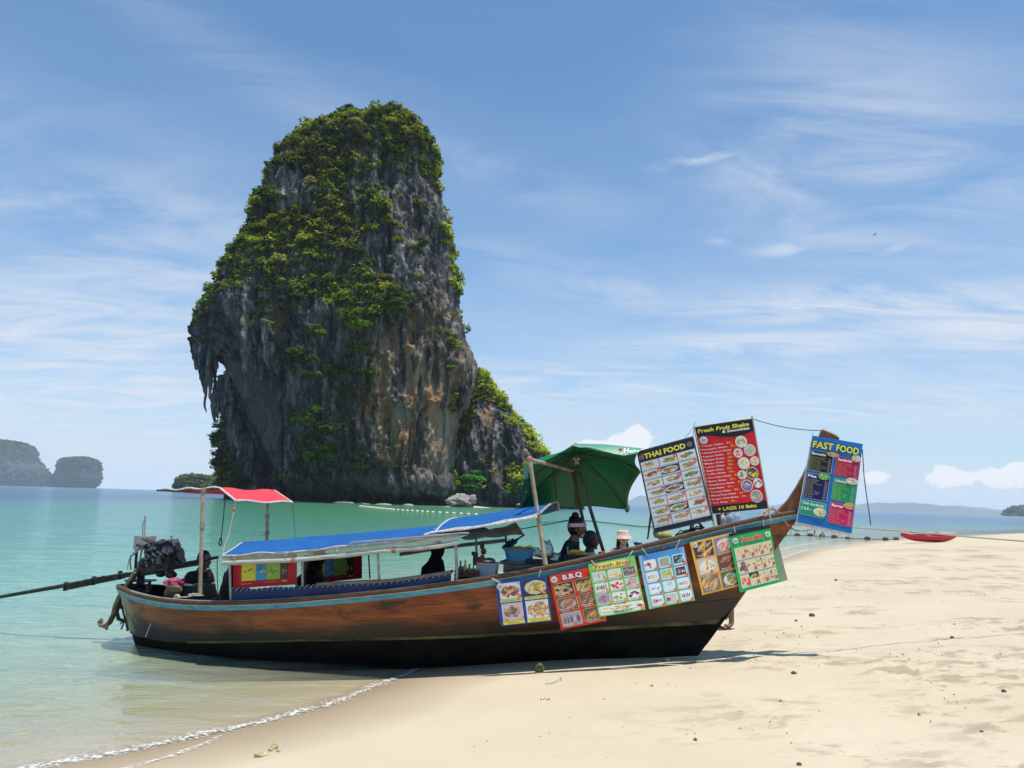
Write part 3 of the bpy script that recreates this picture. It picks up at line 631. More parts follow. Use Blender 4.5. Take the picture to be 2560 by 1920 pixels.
# ridge and shoulder growth
sx2, sy2 = survey(PR)
top = np.interp(sx2, [1040, 1060, 1100, 1130, 1165, 1195, 1228, 1260], [800, 822, 862, 900, 940, 975, 1020, 1062])
dn2 = np.where(sx2 > 1042, np.exp(-((sy2 - top) / 26) ** 2) * 1.0, 0) + .008 + blur_mask(sx2, sy2, [(1135, 1050, 30, 35, 1), (1000, 870, 14, 60, .8)])
C, Nn = scatter(PR, dn2, 520, rng, min_z=4); R = rng.uniform(1.1, 2.9, len(C))
colc = PAL[rng.choice([0, 1, 3, 6, 6], len(C))] * 1.35
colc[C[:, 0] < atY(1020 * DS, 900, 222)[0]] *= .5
Q1, F1, K1 = leaves(C + Nn * .5, R, 120, .42, rng, colc, up=1.2)
sx3, sy3 = survey(PC); C, Nn = scatter(PC, (sx3 < 535) * (.4 + .6 * (sy3 > 860)) * (sy3 < 1065) + .02, 420, rng, min_z=2.5); R = rng.uniform(1.0, 2.3, len(C))
Q2, F2, K2 = leaves(C, R, 110, .42, rng, PAL[rng.choice([0, 2, 3, 4, 5], len(C))] * .95)
make('ridge_jungle', RG(np.concatenate([Q1, Q2]), np.concatenate([F1, F2 + len(Q1)])), m_leaf, ISL, smooth=False, col=np.concatenate([K1, K2]), kind='stuff')

m_bark = mat('shrub_bark', (.10, .08, .06), rough=.9, scale=3)
def shrub(px, py, Yd, rad, label, col, nblob=7, seed=0, leafn=120, trunk=True, flat=.6, name='cliff_shrub', cat='shrub', group='single shrubs rooted on the cliff'):
    r_ = np.random.default_rng(seed); c = atY(px * DS, py * DS, Yd)
    t = thing(name, label, cat, c - np.array([0, 0, rad]), group)
    C = c + r_.normal(size=(nblob, 3)) * rad * np.array([.55, .35, .38]); R = rad * r_.uniform(.35, .6, nblob)
    Q, F, K = leaves(C, R, leafn, .30 + .06 * rad, r_, np.tile(np.array(col), (nblob, 1)) * r_.uniform(.75, 1.3, (nblob, 1)), flat)
    make('foliage', RG(Q, F), m_leaf, t, smooth=False, col=K)
    g = G(); b0 = c - np.array([0, -rad * .6, rad * 1.0])
    for q in C[:4]: g.tube(np.array([b0, (b0 + q) / 2 + r_.normal(size=3) * .15, q]), [.16, .11, .05], 6)
    make('stem', g, m_bark, t)
    return t
SH = [(845, 645, 172, 4.2, 'large bushy olive shrub on the cliff ledge right of centre', (.085, .115, .028)),
      (762, 690, 174, 2.9, 'bright green round shrub alone in the middle of the grey cliff', (.11, .18, .03)),
      (684, 712, 176, 2.2, 'small yellow-green shrub left of the bright round one on the cliff', (.11, .16, .03)),
      (652, 772, 178, 2.9, 'flat-topped green shrub beside the pale slab of the cliff', (.075, .13, .025)),
      (668, 812, 177, 2.4, 'drooping green shrub just under the flat-topped shrub on the cliff', (.085, .15, .025)),
      (770, 745, 175, 3.2, 'wide green shrub below the bright round shrub on the cliff', (.085, .135, .025)),
      (740, 795, 176, 2.4, 'dark green shrub in the cleft of the lower cliff', (.045, .10, .02)),
      (676, 902, 178, 2.8, 'upright light green shrub low on the cliff face', (.08, .15, .03)),
      (690, 975, 178, 3.5, 'round bright green bush lowest on the left of the cliff', (.07, .15, .025)),
      (708, 935, 178, 1.8, 'small deep green shrub above the lowest round bush', (.04, .12, .02)),
      (780, 985, 177, 2.3, 'brownish green tuft low in the middle of the cliff', (.12, .13, .04)),
      (762, 232, 203, 2.0, 'dark open-crowned shrub sticking out left of the summit', (.035, .055, .02)),
      (905, 535, 176, 2.2, 'mossy round shrub on the grey buttress at the upper right', (.07, .10, .03))]
for i, s in enumerate(SH): shrub(*s, seed=40 + i)
shrub(1016, 1042, 196, 3.7, 'bright green layered tree in the dark cleft at the foot of the cliff', (.07, .22, .035), 12, 91, 110, flat=.35, name='cleft_tree', cat='tree', group=None)
shrub(1128, 1052, 200, 3.0, 'leafy green bush at the foot of the ridge beside the parasol', (.07, .15, .03), 8, 92, 120, name='shore_bush', cat='bush', group=None)

# boulder on the little beach
def boulder(name, c, r, seed, m, label, cat, group=None, nu=40, nv=26, amp=.35, fr=1.2, ax=None):
    g = G(); g.ell((0, 0, 0), r, nu, nv, ax); V = np.concatenate(g.v); rr = np.mean(r)
    u = V / rr; d = 1 + amp * fbm(u[:, 0] * fr, u[:, 1] * fr, u[:, 2] * fr, 4, seed) - amp * .6 * np.abs(fbm(u[:, 0] * fr * 2.3, u[:, 1] * fr * 2.3, u[:, 2] * fr * 2.3, 3, seed + 5))
    g.v = [V * d[:, None] + np.asarray(c, float)]
    return make(name, g, m, None, loc=np.asarray(c) - np.array([0, 0, r[2] * .8]), label=label, cat=cat, group=group, sharp=None)
m_bould = mat('boulder_rock', (.22, .20, .18), c2=(.42, .38, .33), rough=.9, scale=.8, bump=.9, bscale=2.5)
cb = atY(1152, 1252, 180); boulder('beach_boulder', cb, (3.1, 2.2, 1.35), 4, m_bould, 'big jagged grey boulder on the tiny beach at the foot of the rock island', 'boulder', amp=.8, fr=1.5)
cb = atY(1182, 1243, 181); boulder('beach_boulder', cb, (.75, .7, .7), 8, m_bould, 'small rounded rock leaning on the right end of the jagged boulder', 'boulder')
for (px, py, Yd, r), lab_ in zip(((860, 1258, 186, 1.6), (905, 1261, 186, 1.2), (960, 1263, 186, 1.3), (1020, 1264, 185, .9), (1310, 1262, 186, 1.4)), ['low flat rock at the waterline below the left of the cliff', 'low flat rock in the middle of the waterline row under the cliff', 'low flat rock at the waterline just left of the tiny beach', 'little flat rock touching the left end of the tiny beach', 'low flat rock at the foot of the ridge behind the parasol']):
    boulder('shore_rock', atY(px, py, Yd), (r * 1.6, r, .45), int(px), m_bould, lab_, 'rock', 'low rocks at the foot of the island', 20, 12)

# ---- far islands and hills
m_far = rock_mat('far_limestone', ochre=False, dark=.42)
def far_island(name, rows, Yc, dep, label, seed, amp, nveg, r0, colr, cat='island', sc=1.0, lo=.35):
    rows2 = [(y / DS, a_ / DS, b_ / DS) for y, a_, b_ in rows]
    P = tower(rows2, Yc, dep, 140, 100, amp, seed, fl=.6)
    t = thing(name, label, cat, (P[..., 0].mean(), Yc, 0))
    make('cliff', RG(P.reshape(-1, 3), gridF(P.shape[0], P.shape[1], True)), m_far, t, sharp=None)
    r_ = np.random.default_rng(seed); sx, sy = survey(P); g_ = fbm(P[..., 0] / (9 * r0), P[..., 2] / (9 * r0), P[..., 1] * 0, 3, seed)
    H = P[..., 2].max(); C, Nn = scatter(P, (g_ > lo - .9 * np.abs(P[..., 2] / H - .45) * 1.6) + .03, nveg, r_, min_z=2)
    Q, F, K = leaves(C, r_.uniform(.6, 1.3, len(C)) * r0, 26, r0 * .33, r_, PAL[r_.choice(5, len(C))] * colr)
    make('tree_cover', RG(Q, F), m_leaf, t, smooth=False, col=K, kind='stuff'); return t
far_island('cliff_island', [(1101, -80, 20), (1105, -90, 45), (1114, -110, 57), (1128, -120, 63), (1150, -120, 66), (1152, -120, 70), (1165, -120, 84), (1185, -120, 93), (1200, -120, 95), (1212, -120, 88), (1220, -120, 86)], 3600, 260, 'hazy green-topped cliff island cut by the left edge of the picture', 71, 8, 1500, 7.5, .5, lo=.1)
far_island('cliff_island', [(1144, 195, 222), (1148, 165, 235), (1156, 158, 240), (1175, 153, 244), (1195, 142, 246), (1205, 136, 240), (1214, 134, 230), (1222, 133, 226)], 3400, 105, 'round-topped cliff island standing alone on the left horizon', 72, 6.5, 900, 6.5, .45, lo=.1)
far_island('cliff_island', [(1192, 478, 528), (1196, 462, 545), (1203, 450, 556), (1212, 448, 566), (1228, 448, 568)], 820, 28, 'low tree-covered islet between the rock tower and the red awning', 73, 2.2, 620, 3.2, .75, lo=-.5)
far_island('cliff_island', [(1268, 2550, 2600), (1272, 2535, 2640), (1280, 2524, 2660), (1291, 2518, 2680), (1296, 2518, 2680)], 2600, 60, 'dark wooded headland at the right edge of the horizon', 74, 4, 500, 9, .7, lo=-.5)
m_hill = mat('hill_forest', (.05, .08, .04), c2=(.09, .12, .06), rough=.95, scale=.004, bump=0)
def hills(name, prof, Yd, label, seed):
    prof = np.array(prof, float); xs_ = np.linspace(prof[0, 0], prof[-1, 0], 160); ys_ = np.interp(xs_, prof[:, 0], prof[:, 1]); ys_ = ys_ - 1.0 * fbm(xs_ * .05, 0 * xs_, 0, 4, seed)
    crest = np.array([atY(x, y, Yd) for x, y in zip(xs_, ys_)]); k = np.linspace(-1, 1, 25)
    P = np.stack([crest] * 25, 1); P[..., 1] += k[None] * 900; P[..., 2] = np.maximum(crest[:, None, 2], 0) * (1 - np.abs(k[None]) ** 1.5) - 6 + 30 * (fbm(P[..., 0] * .004, P[..., 1] * .006, 0, 3, seed)) * (1 - k[None] ** 2)
    return make(name, RG(P.reshape(-1, 3), gridF(160, 25)), m_hill, kind='structure', sharp=None)
hills('hills', [(1540, 1262), (1580, 1250), (1600, 1240), (1625, 1243), (1650, 1238), (1700, 1256), (1760, 1262), (1880, 1274), (1935, 1262), (1990, 1258), (2060, 1263), (2130, 1262), (2200, 1255), (2225, 1256), (2270, 1255), (2330, 1262), (2400, 1264), (2460, 1270), (2520, 1288)], 10300, 'far blue hills', 5)
hills('hills', [(2080, 1276), (2120, 1268), (2150, 1263), (2180, 1266), (2215, 1256), (2235, 1258), (2290, 1258), (2340, 1264), (2420, 1272), (2480, 1279), (2530, 1290)], 8800, 'nearer blue hills', 9)

# ---- air: a pale haze over land and sea
g = G(); g.box((0, 6100, 70), (26000, 13600, 170))
mh = bpy.data.materials.new('sea_haze'); mh.use_nodes = True; nt = mh.node_tree; nt.nodes.clear()
o_ = N(nt, 'ShaderNodeOutputMaterial'); pv = N(nt, 'ShaderNodeVolumePrincipled'); pv.inputs['Color'].default_value = (.80, .90, 1.0, 1); pv.inputs['Density'].default_value = HAZE if 'HAZE' in globals() else  .00008; pv.inputs['Anisotropy'].default_value = 0.0
L(nt, pv.outputs[0], o_.inputs['Volume'])
make('haze', g, mh, smooth=False, kind='stuff')
# ================================================================== MATERIALS OF THINGS
M_BLACKHULL = mat('black_bottom_paint', (.003, .004, .004), c2=(.014, .017, .013), spec=.15, rough=.75, scale=2.5, bump=.3, bscale=30)
M_DARKWOOD = mat('dark_wood', (.075, .040, .025), c2=(.14, .075, .045), rough=.55, scale=5, stretch=(1, 6, 6), bump=.3)
M_GREYWOOD = mat('grey_weathered_wood', (.16, .14, .125), c2=(.30, .27, .24), rough=.85, scale=7, stretch=(1, 5, 5), bump=.4)
M_PALEWOOD = mat('pale_raw_wood', (.40, .33, .25), c2=(.55, .47, .37), rough=.8, scale=8, bump=.3)
M_POLE = mat('bamboo_pole', (.32, .25, .18), c2=(.48, .40, .31), rough=.7, scale=9, bump=.3)
M_GALV = mat('galvanised_tube', (.30, .30, .28), c2=(.45, .45, .42), rough=.4, metal=.5, scale=12)
M_DARKTUBE = mat('dark_steel_tube', (.05, .05, .05), c2=(.12, .11, .10), rough=.45, metal=.6, scale=12)
M_IRON = mat('oily_black_iron', (.012, .013, .014), c2=(.05, .05, .05), rough=.38, metal=.4, scale=8, bump=.5)
M_ALU = mat('dull_cast_alloy', (.09, .09, .09), c2=(.34, .33, .32), rough=.35, metal=.7, scale=10, bump=.4)
M_GREYBOX = mat('grey_painted_tin', (.30, .28, .26), c2=(.38, .36, .33), rough=.5, scale=6)
M_ROPE = mat('pale_rope', (.42, .36, .26), c2=(.60, .53, .40), rough=.9, scale=40, bump=.8, bscale=160)
M_ROPEDARK = mat('dark_rope', (.03, .03, .028), c2=(.08, .075, .06), rough=.9, scale=40, bump=.6, bscale=160)
M_ROPEOLD = mat('old_brown_rope', (.13, .10, .065), c2=(.33, .27, .18), rough=.9, scale=14, bump=.8, bscale=120)
M_STRIPE = mat('light_blue_paint', (.045, .27, .42), c2=(.13, .40, .52), rough=.5, scale=3.5, stretch=(1, 8, 8), bump=.15)
M_CREAM = mat('cream_edge_paint', (.45, .38, .30), c2=(.60, .54, .45), rough=.6, scale=14)
M_NAVY = cloth_mat('navy_tarpaulin', (.006, .032, .13), trans=.10)
M_BLUETARP = cloth_mat('blue_tarpaulin', (.022, .14, .41), trans=.25, back=(.17, .145, .14))
M_REDTARP = cloth_mat('red_tarpaulin', (.78, .075, .10), trans=.2, back=(.30, .17, .11))
M_GREYTARP = cloth_mat('grey_tarpaulin', (.14, .115, .115), trans=.2)
M_HEM = mat('white_hem', (.55, .52, .50), c2=(.72, .70, .66), rough=.8, scale=25)
# varnished planks
def wood_mat():
    m, nt, b, out = new_mat('varnished_hull_planks')
    t = N(nt, 'ShaderNodeTexCoord')
    def nz(scale, st, det=5, dist=0.):
        mp = N(nt, 'ShaderNodeMapping'); mp.inputs['Scale'].default_value = st; L(nt, t.outputs['Object'], mp.inputs[0])
        n = N(nt, 'ShaderNodeTexNoise'); n.inputs['Scale'].default_value = scale; n.inputs['Detail'].default_value = det; n.inputs['Distortion'].default_value = dist; L(nt, mp.outputs[0], n.inputs['Vector']); return n.outputs[0]
    c = ramp(nt, nz(2.2, (.5, .5, 3.2), 6, .8), [(.28, (.07, .018, .006)), (.48, (.21, .052, .014)), (.68, (.34, .098, .025))])
    c = mixc(nt, .8, c, ramp(nt, nz(26, (.12, .12, 2.2), 4), [(.3, .65), (.6, 1.12)]), 'MULTIPLY')
    c = mixc(nt, maprange(nt, nz(3.4, (.8, .8, 1.6), 4), .60, .72), c, (.035, .022, .014))
    a = N(nt, 'ShaderNodeVertexColor', layer_name='Col'); sp = N(nt, 'ShaderNodeSeparateColor'); L(nt, a.outputs[0], sp.inputs[0])
    grime = maprange(nt, math_(nt, 'ADD', sp.outputs[0], math_(nt, 'MULTIPLY', math_(nt, 'SUBTRACT', nz(2.6, (.6, .6, 1.5), 5), .5), .8)), .35, .85)
    c = mixc(nt, grime, c, (.022, .018, .012))
    pale = maprange(nt, math_(nt, 'ADD', sp.outputs[1], math_(nt, 'MULTIPLY', math_(nt, 'SUBTRACT', nz(7, (1, 1, 1), 5), .5), 1.0)), .6, .9)
    c = mixc(nt, math_(nt, 'MULTIPLY', pale, .7), c, (.30, .27, .17))
    L(nt, c, b.inputs['Base Color']); b.inputs['Roughness'].default_value = .42; b.inputs['Specular IOR Level'].default_value = .45
    bu = N(nt, 'ShaderNodeBump'); bu.inputs['Strength'].default_value = .35; bu.inputs['Distance'].default_value = .01; L(nt, nz(30, (.2, .2, 2), 4), bu.inputs['Height']); L(nt, bu.outputs[0], b.inputs['Normal'])
    return m
M_HULL = wood_mat()

# ================================================================== THE BOAT
_bu = [.15, .25, .4, .7, 1.2, 2, 3, 4.5, 5.5, 6.3, 7, 7.6, 8.0, 8.3, 8.45]
_bv = [.10, .26, .42, .57, .71, .84, .93, .95, .90, .76, .55, .33, .17, .035, .02]
def Bm(u): return np.interp(u, _bu, _bv)
def picks(lst, k=1.0):
    r = []
    for px, py in lst:
        u = 3.
        for _ in range(12): u, z = buz(px, py, float(Bm(u)) * k)
        r.append((u, z))
    r.sort(); return np.array(r)
_rail = picks([(303, 1466), (325, 1479), (370, 1492), (438, 1499), (529, 1501), (642, 1498), (780, 1490), (971, 1478), (1134, 1454), (1300, 1425), (1480, 1391), (1683, 1344), (1827, 1310), (1925, 1286)])
_pl = np.polyfit(_rail[:, 0], _rail[:, 1], 5)
def RZ(u):
    u = np.asarray(u, float); return np.polyval(_pl, np.clip(u, _rail[0, 0], 8.5))
_paint = picks([(1780, 1564), (1552, 1574), (1300, 1583), (1080, 1589), (781, 1594), (542, 1600), (420, 1602)], .72)
def PZ(u): return np.interp(u, [.4, _paint[0, 0]] + list(_paint[1:, 0]), [_paint[0, 1] - .01, _paint[0, 1]] + list(_paint[1:, 1]))
def KZ(u): return np.interp(u, [.3, 2, 4, 5.4, 7.4, 8.5], [-.14, -.15, -.03, .12, .265, .31])
def U0(z): return .36 + (.66 - z) * .28
def U1(z): return np.interp(z, [-.3, .27, .59, 1.24, 1.72, 1.9], [6.95, 7.36, 7.59, 8.03, 8.37, 8.5])
def hullpt(t, w, side=1, out=0.0):
    """t along 0..1, w up 0..1 -> world"""
    t = np.asarray(t, float); w = np.asarray(w, float); u = .3 + 8.0 * t
    for _ in range(12):
        z = KZ(u) + (RZ(u) - KZ(u)) * w; u = U0(z) + (U1(z) - U0(z)) * t
    z = KZ(u) + (RZ(u) - KZ(u)) * w
    ur = .22 + 8.2 * t; b = Bm(ur)
    sm = lambda x: np.clip(x, 0, 1) ** 2 * (3 - 2 * np.clip(x, 0, 1))
    e = .36 + .50 * sm((t - .55) / .4) + .25 * sm((.18 - t) / .18)
    s = np.clip(w, 0, 1) ** e
    v = (b * s + out) * side
    return BS + BA * u[..., None] + BN * v[..., None] + BU * (z + .085 * (v - b))[..., None], u, z
BOAT = thing('longtail_boat', 'brown wooden longtail boat beached sideways, hung with food menus and roofed with blue tarpaulin', 'boat', bw(4, 0, 0))
tt = np.concatenate([np.linspace(0, .12, 14)[:-1], np.linspace(.12, .88, 46), np.linspace(.88, 1, 16)[1:]])
# black bottom + inner shell as one hull, the varnished strakes laid on it
def w_of(t, z_fn, off=0.):
    lo = np.zeros(len(t)); hi = np.ones(len(t))
    for _ in range(18):
        mid = (lo + hi) / 2; P, u, z = hullpt(t, mid); k = z < z_fn(u) + off; lo = np.where(k, mid, lo); hi = np.where(k, hi, mid)
    return (lo + hi) / 2
wp = w_of(tt, PZ); ws = w_of(tt, RZ, -.092)
g = G()
ww = np.r_[np.linspace(0, .2, 8), np.linspace(.22, 1, 40)]
for side in (1, -1):
    P = np.stack([hullpt(tt, np.full(len(tt), w), side, -.014 * min(1, w * 6))[0] for w in ww], 1)
    g.grid(P if side == 1 else P[:, ::-1])
    P2 = np.stack([hullpt(tt, np.full(len(tt), w), side, -.04)[0] for w in ww[3:]], 1); g.grid(P2 if side == -1 else P2[:, ::-1])
# transom closing the stern
P = np.stack([np.stack([hullpt(np.array([0.]), np.array([w]), s)[0][0] for s in (1, -1)]) for w in ww]); g.grid(P)
HULL = make('hull', g, M_BLACKHULL, BOAT, sharp=50)
PH = G(); P = np.stack([hullpt(tt, wp * k, 1, .0015)[0] for k in np.linspace(0, 1, 8)], 1)
NB = 4
for side in (1, -1):
    for q in range(NB):
        a0 = q / NB; a1 = (q + 1) / NB - .005; rows = []; cl = []
        for k in np.linspace(a0, a1, 10):
            w = wp + (ws - wp) * k; Pk, u, z = hullpt(tt, w, side, .013); rows.append(Pk)
            cl.append(np.stack([(1 - k) * .95 + .5 * np.clip((3.2 - u) / 3, 0, 1) * (1 - k) + .25 * np.clip((u - 6.0) / 1, 0, 1) * .0, (np.exp(-((u - .55) / .28) ** 2) * (k > .1) * 1.0 + .45 * np.exp(-((k - .02) / .05) ** 2) * (u > 1.5)), 0 * u], -1))
        P = np.stack(rows, 1); g = G(); g.sheet(P if side == -1 else P[:, ::-1], .008); c_ = np.stack(cl, 1); c_ = c_ if side == -1 else c_[:, ::-1]
        make('plank', g, M_HULL, HULL, col=np.tile(c_.reshape(-1, 3), (2, 1)), sharp=50)
# paint edge above the black
g = G(); P = np.stack([hullpt(tt, wp + k, 1, .016)[0] for k in (-.012, .018)], 1); sel = (tt > .15); g.sheet(P[sel][:, ::-1], .006)
make('paint_line', g, mat('mossy_yellow_line', (.012, .011, .006), c2=(.17, .155, .07), rough=.8, scale=2.2, stretch=(1, 1, 6)), HULL)
# stripe, cream edge, gunwale
def band(name, d0, d1, out, m, th=.02, side=1, sel=None, parent=BOAT):
    wa = w_of(tt, RZ, d0); wb = w_of(tt, RZ, d1)
    P = np.stack([hullpt(tt, wa + (wb - wa) * k, side, out)[0] for k in (0, .5, 1)], 1)
    if sel is not None: P = P[sel]
    g = G(); g.sheet(P[:, ::-1] if side == 1 else P, th); return make(name, g, m, parent, sharp=40)
for s in (1, -1):
    band('painted_stripe', -.094, -.048, .022, M_STRIPE, side=s)
    band('rub_strip', -.047, -.037, .030, M_CREAM, side=s)
    P, u, z = hullpt(tt, np.ones(len(tt)), s, 0.); P = P.copy()
    g = G(); o = BN * s
    cs = [(.040, -.036), (.050, -.028), (.050, -.006), (.042, 0), (-.035, 0), (-.035, -.04)]
    g.grid(np.stack([P + o * a_ + BU * b_ for a_, b_ in cs], 1)[:, ::s], close=True); make('gunwale', g, M_DARKWOOD, BOAT, sharp=30)
    g = G(); cs = [(.044, .001), (.044, .007), (-.02, .007), (-.02, .001)]; k = tt > .05
    g.grid(np.stack([P[k] + o * a_ + BU * b_ for a_, b_ in cs], 1)[:, ::s], close=True); make('gunwale_cap', g, M_GREYWOOD, BOAT, sharp=30)
# golden leaves painted beside the drinks menu
m_gold = mat('gold_paint', (.42, .23, .06), rough=.5)
for (px, py, w_, a_) in ((1664, 1395, .09, -.3), (1672, 1412, .10, .1), (1668, 1432, .10, .5), (1690, 1378, .10, -.5), (1700, 1398, .11, -.1), (1706, 1418, .10, .25), (1712, 1440, .09, .7), (1708, 1462, .07, 1.1), (1600, 1425, .07, .2), (1606, 1443, .07, -.2), (1612, 1460, .07, .4)):
    P0 = bp(px, py, float(Bm(buz(px, py, .6)[0])) * .97 + .022); g = G(); a = np.linspace(0, 2 * np.pi, 12, endpoint=False)
    ca, sa = math.cos(a_), math.sin(a_); tw = np.array([0, 0, 1.]) + BN * .22; tw /= np.linalg.norm(tw)
    xx = w_ / 2 * np.cos(a); zz = w_ / 5 * np.sin(a); g.add([P0 + BA * (x * ca - z * sa) + tw * (x * sa + z * ca) for x, z in zip(xx, zz)], [tuple(range(12))]); make('painted_leaf', g, m_gold, HULL, smooth=False)
# prow: a thick curved board sweeping up beyond the stem
lf = [(1896, 1305), (1925, 1290), (1943, 1277), (1968, 1251), (1990, 1218), (2008, 1186), (2024, 1150), (2040, 1112), (2053, 1077)]
rt = [(1953, 1352), (1975, 1322), (1990, 1300), (2012, 1276), (2034, 1244), (2052, 1210), (2067, 1172), (2082, 1134), (2098, 1095)]
g = G(); th = np.linspace(.06, .045, 9); rows = []
for (a_, b_, k) in zip(lf, rt, th):
    pa_, pb_ = bp(a_[0], a_[1], 0), bp(b_[0], b_[1], 0); fr = pb_ + (pb_ - pa_) * .02
    rows.append([pa_ + BN * k, pa_ * .5 + pb_ * .5 + BN * k * 1.1, pb_ + BN * k * .5, fr, pb_ - BN * k * .5, pa_ * .5 + pb_ * .5 - BN * k * 1.1, pa_ - BN * k])
g.grid(np.array(rows), close=True); g.f.append(tuple(range(56, 63))); g.f.append(tuple(range(6, -1, -1)))
make('prow', g, mat('varnished_prow', (.13, .05, .022), c2=(.27, .115, .05), rough=.45, scale=5, stretch=(4, 4, 1)), BOAT, sharp=40)
g = G(); a_, b_ = bp(2056, 1074, 0), bp(2094, 1092, 0); g.tube([a_ + BU * .0, (a_ + b_) / 2 + BU * .005, b_], .018, 6); make('prow_cap', g, M_PALEWOOD, BOAT)
# stem post, cutwater
ys_ = np.linspace(0, 1, 12); g = G(); rows = []
for k in ys_[3:]:
    P, u, z = hullpt(np.array([1.0]), np.array([k])); p = P[0]; p = p - BN * ((p - BS) @ BN); rows.append([p - BA * .05 + BN * .022, p + BA * .022 + BN * .014, p + BA * .022 - BN * .014, p - BA * .05 - BN * .022])
cst = [(.0 if k < .22 else 1.) for k in ys_]
g.grid(np.array(rows), close=True); make('stem_post', g, mat('stem_wood', (.10, .042, .02), c2=(.26, .11, .045), rough=.5, scale=4, stretch=(1, 1, 3)), BOAT)
# deck boards and thwarts inside
for i, u in enumerate(np.arange(.7, 7.6, .23)):
    b = float(Bm(u)); z = float(RZ(u)) - (.30 if u < 2.3 else .42) - .085 * b; g = G(); g.box(bw(u, 0, z), (.215, 1.15 * b, .025), [BA, BN + BU * .085, BU]); make('deck_board', g, M_GREYWOOD if u < 2.3 else M_DARKWOOD, BOAT, smooth=False)
for u in (1.05, 2.5, 6.9, 7.5):
    b = float(Bm(u)) - .04; g = G(); g.box(bw(u, 0, float(RZ(u)) - .06 - .085 * b), (.16, 2 * b, .04), [BA, BN + BU * .085, BU]); make('thwart', g, M_GREYWOOD, BOAT, smooth=False)
# painted far side visible over the rail: pale inner planking at the stern
g = G(); g.box(bw(2.15, -.30, float(RZ(2)) - .02), (.75, .9, .03), [BA, BN, BU]); make('side_seat', g, M_PALEWOOD, BOAT, smooth=False)

def P3(*a): return np.array([bp(*q) for q in a])
def tube_part(name, pts, r, m, parent, n=8, label=None):
    g = G(); g.tube(np.asarray(pts, float), r, n); return make(name, g, m, parent, label=label)
def rope_pts(a, b, sag=0., n=12, wob=0., seed=0):
    t = np.linspace(0, 1, n)[:, None]; P = a * (1 - t) + b * t; P = P - BU * (sag * 4 * t * (1 - t))
    if wob: P = P + wob * np.stack([fbm(t[:, 0] * 4, 0 * t[:, 0], seed + q, 3, seed) for q in range(3)], 1)
    return P

# ---- navy side cloth with a grey plank on top
tops = picks([(577, 1474), (680, 1470), (780, 1465), (971, 1456), (1060, 1444), (1128, 1433)], .93)
us = np.linspace(tops[0, 0], tops[-1, 0], 40); zt_ = np.interp(us, tops[:, 0], tops[:, 1]); vv = Bm(us) * .93
P = np.stack([bw(0, 0, 0)[None] + BA * us[:, None] + BN * (vv + .01 * np.sin(us * 9) * k)[:, None] + BU * (zt_ * (1 - k) + (RZ(us) - .03) * k)[:, None] for k in (0, .3, .6, 1)], 1)
g = G(); g.sheet(P[:, ::-1], .004); make('side_cloth', g, M_NAVY, BOAT)
k = us > np.interp(3.2, us, us); g = G(); c0 = [bw(u, v, z + .012) for u, v, z in zip(us[k], vv[k], zt_[k])]
g.grid(np.stack([np.array(c0) + BN * a_ + BU * b_ for a_, b_ in ((.02, -.012), (.02, .018), (-.09, .018), (-.09, -.012))], 1), close=True); make('side_plank', g, M_GREYWOOD, BOAT, sharp=30)
g = G()
for u, v, z in zip(us, vv, zt_): g.tube([bw(u, v + .012, z - .02), bw(u + .02, v + .014, z + .012), bw(u + .04, v - .01, z + .018)], .0035, 5)
make('lashing', g, M_HEM, BOAT, kind='stuff')

# ---- posts
for (x0, y0, x1, y1, v, r, m) in ((574, 1396, 577, 1500, .80, .016, M_GALV), (755, 1392, 757, 1470, .84, .014, M_GALV), (761, 1392, 762, 1462, .2, .010, M_DARKTUBE), (921, 1380, 925, 1447, -.75, .010, M_DARKTUBE), (944, 1372, 948, 1455, .80, .014, M_GALV), (1139, 1354, 1143, 1452, .84, .016, M_GALV), (1190, 1345, 1192, 1385, -.8, .012, M_DARKTUBE), (1264, 1330, 1268, 1400, -.8, .014, M_DARKTUBE)):
    tube_part('roof_post', P3((x0, y0, v), (x1, y1, v)), r, m, BOAT)
g = G(); P = P3((557, 1392, .95), (576, 1388, .8), (620, 1386, .8)); tube_part('roof_rail', P3((557, 1391, 1.0), (740, 1380, 1.0), (873, 1367, 1.0), (1000, 1353, 1.0), (1147, 1338, 1.0)), .014, M_GALV, BOAT)

# ---- rear blue roof
def roof(name, near, ridge, drop, nx=50, ny=14, vn=1.0, vf=-1.0, m=M_BLUETARP, seed=1, parent=BOAT):
    near = np.array([list(buz(x, y, vn)) for x, y in near]); ridge = np.array([list(buz(x, y, 0.0)) for x, y in ridge])
    s = np.linspace(0, 1, nx); un = np.interp(s, np.linspace(0, 1, len(near)), near[:, 0]); zn = np.interp(s, np.linspace(0, 1, len(near)), near[:, 1])
    ur = np.interp(s, np.linspace(0, 1, len(ridge)), ridge[:, 0]); zr = np.interp(s, np.linspace(0, 1, len(ridge)), ridge[:, 1])
    rows = []
    for k in np.linspace(0, 1, ny):
        v = vn + (vf - vn) * k; q = 1 - abs(v) ** 1.7; q2 = abs(v)
        uu = ur + (un - ur) * q2; zz = zn + (zr - zn) * q - (drop * max(0, -v))
        zz = zz + .008 * np.sin(uu * 14 + v * 3) * q2 + .012 * fbm(uu * 2, v * 2 + 0 * uu, seed, 3, seed)
        rows.append(BS + BA * uu[:, None] + BN * v + BU * zz[:, None])
    P = np.stack(rows, 1); g = G(); g.sheet(P, .004); return make(name, g, m, parent, sharp=60), P
CAN, PCAN = roof('rear_roof', [(557, 1390), (640, 1384), (740, 1379), (873, 1366), (1000, 1352), (1147, 1337)], [(611, 1355), (669, 1350), (740, 1343), (873, 1334), (1000, 1322), (1095, 1313), (1160, 1306)], 0.05)
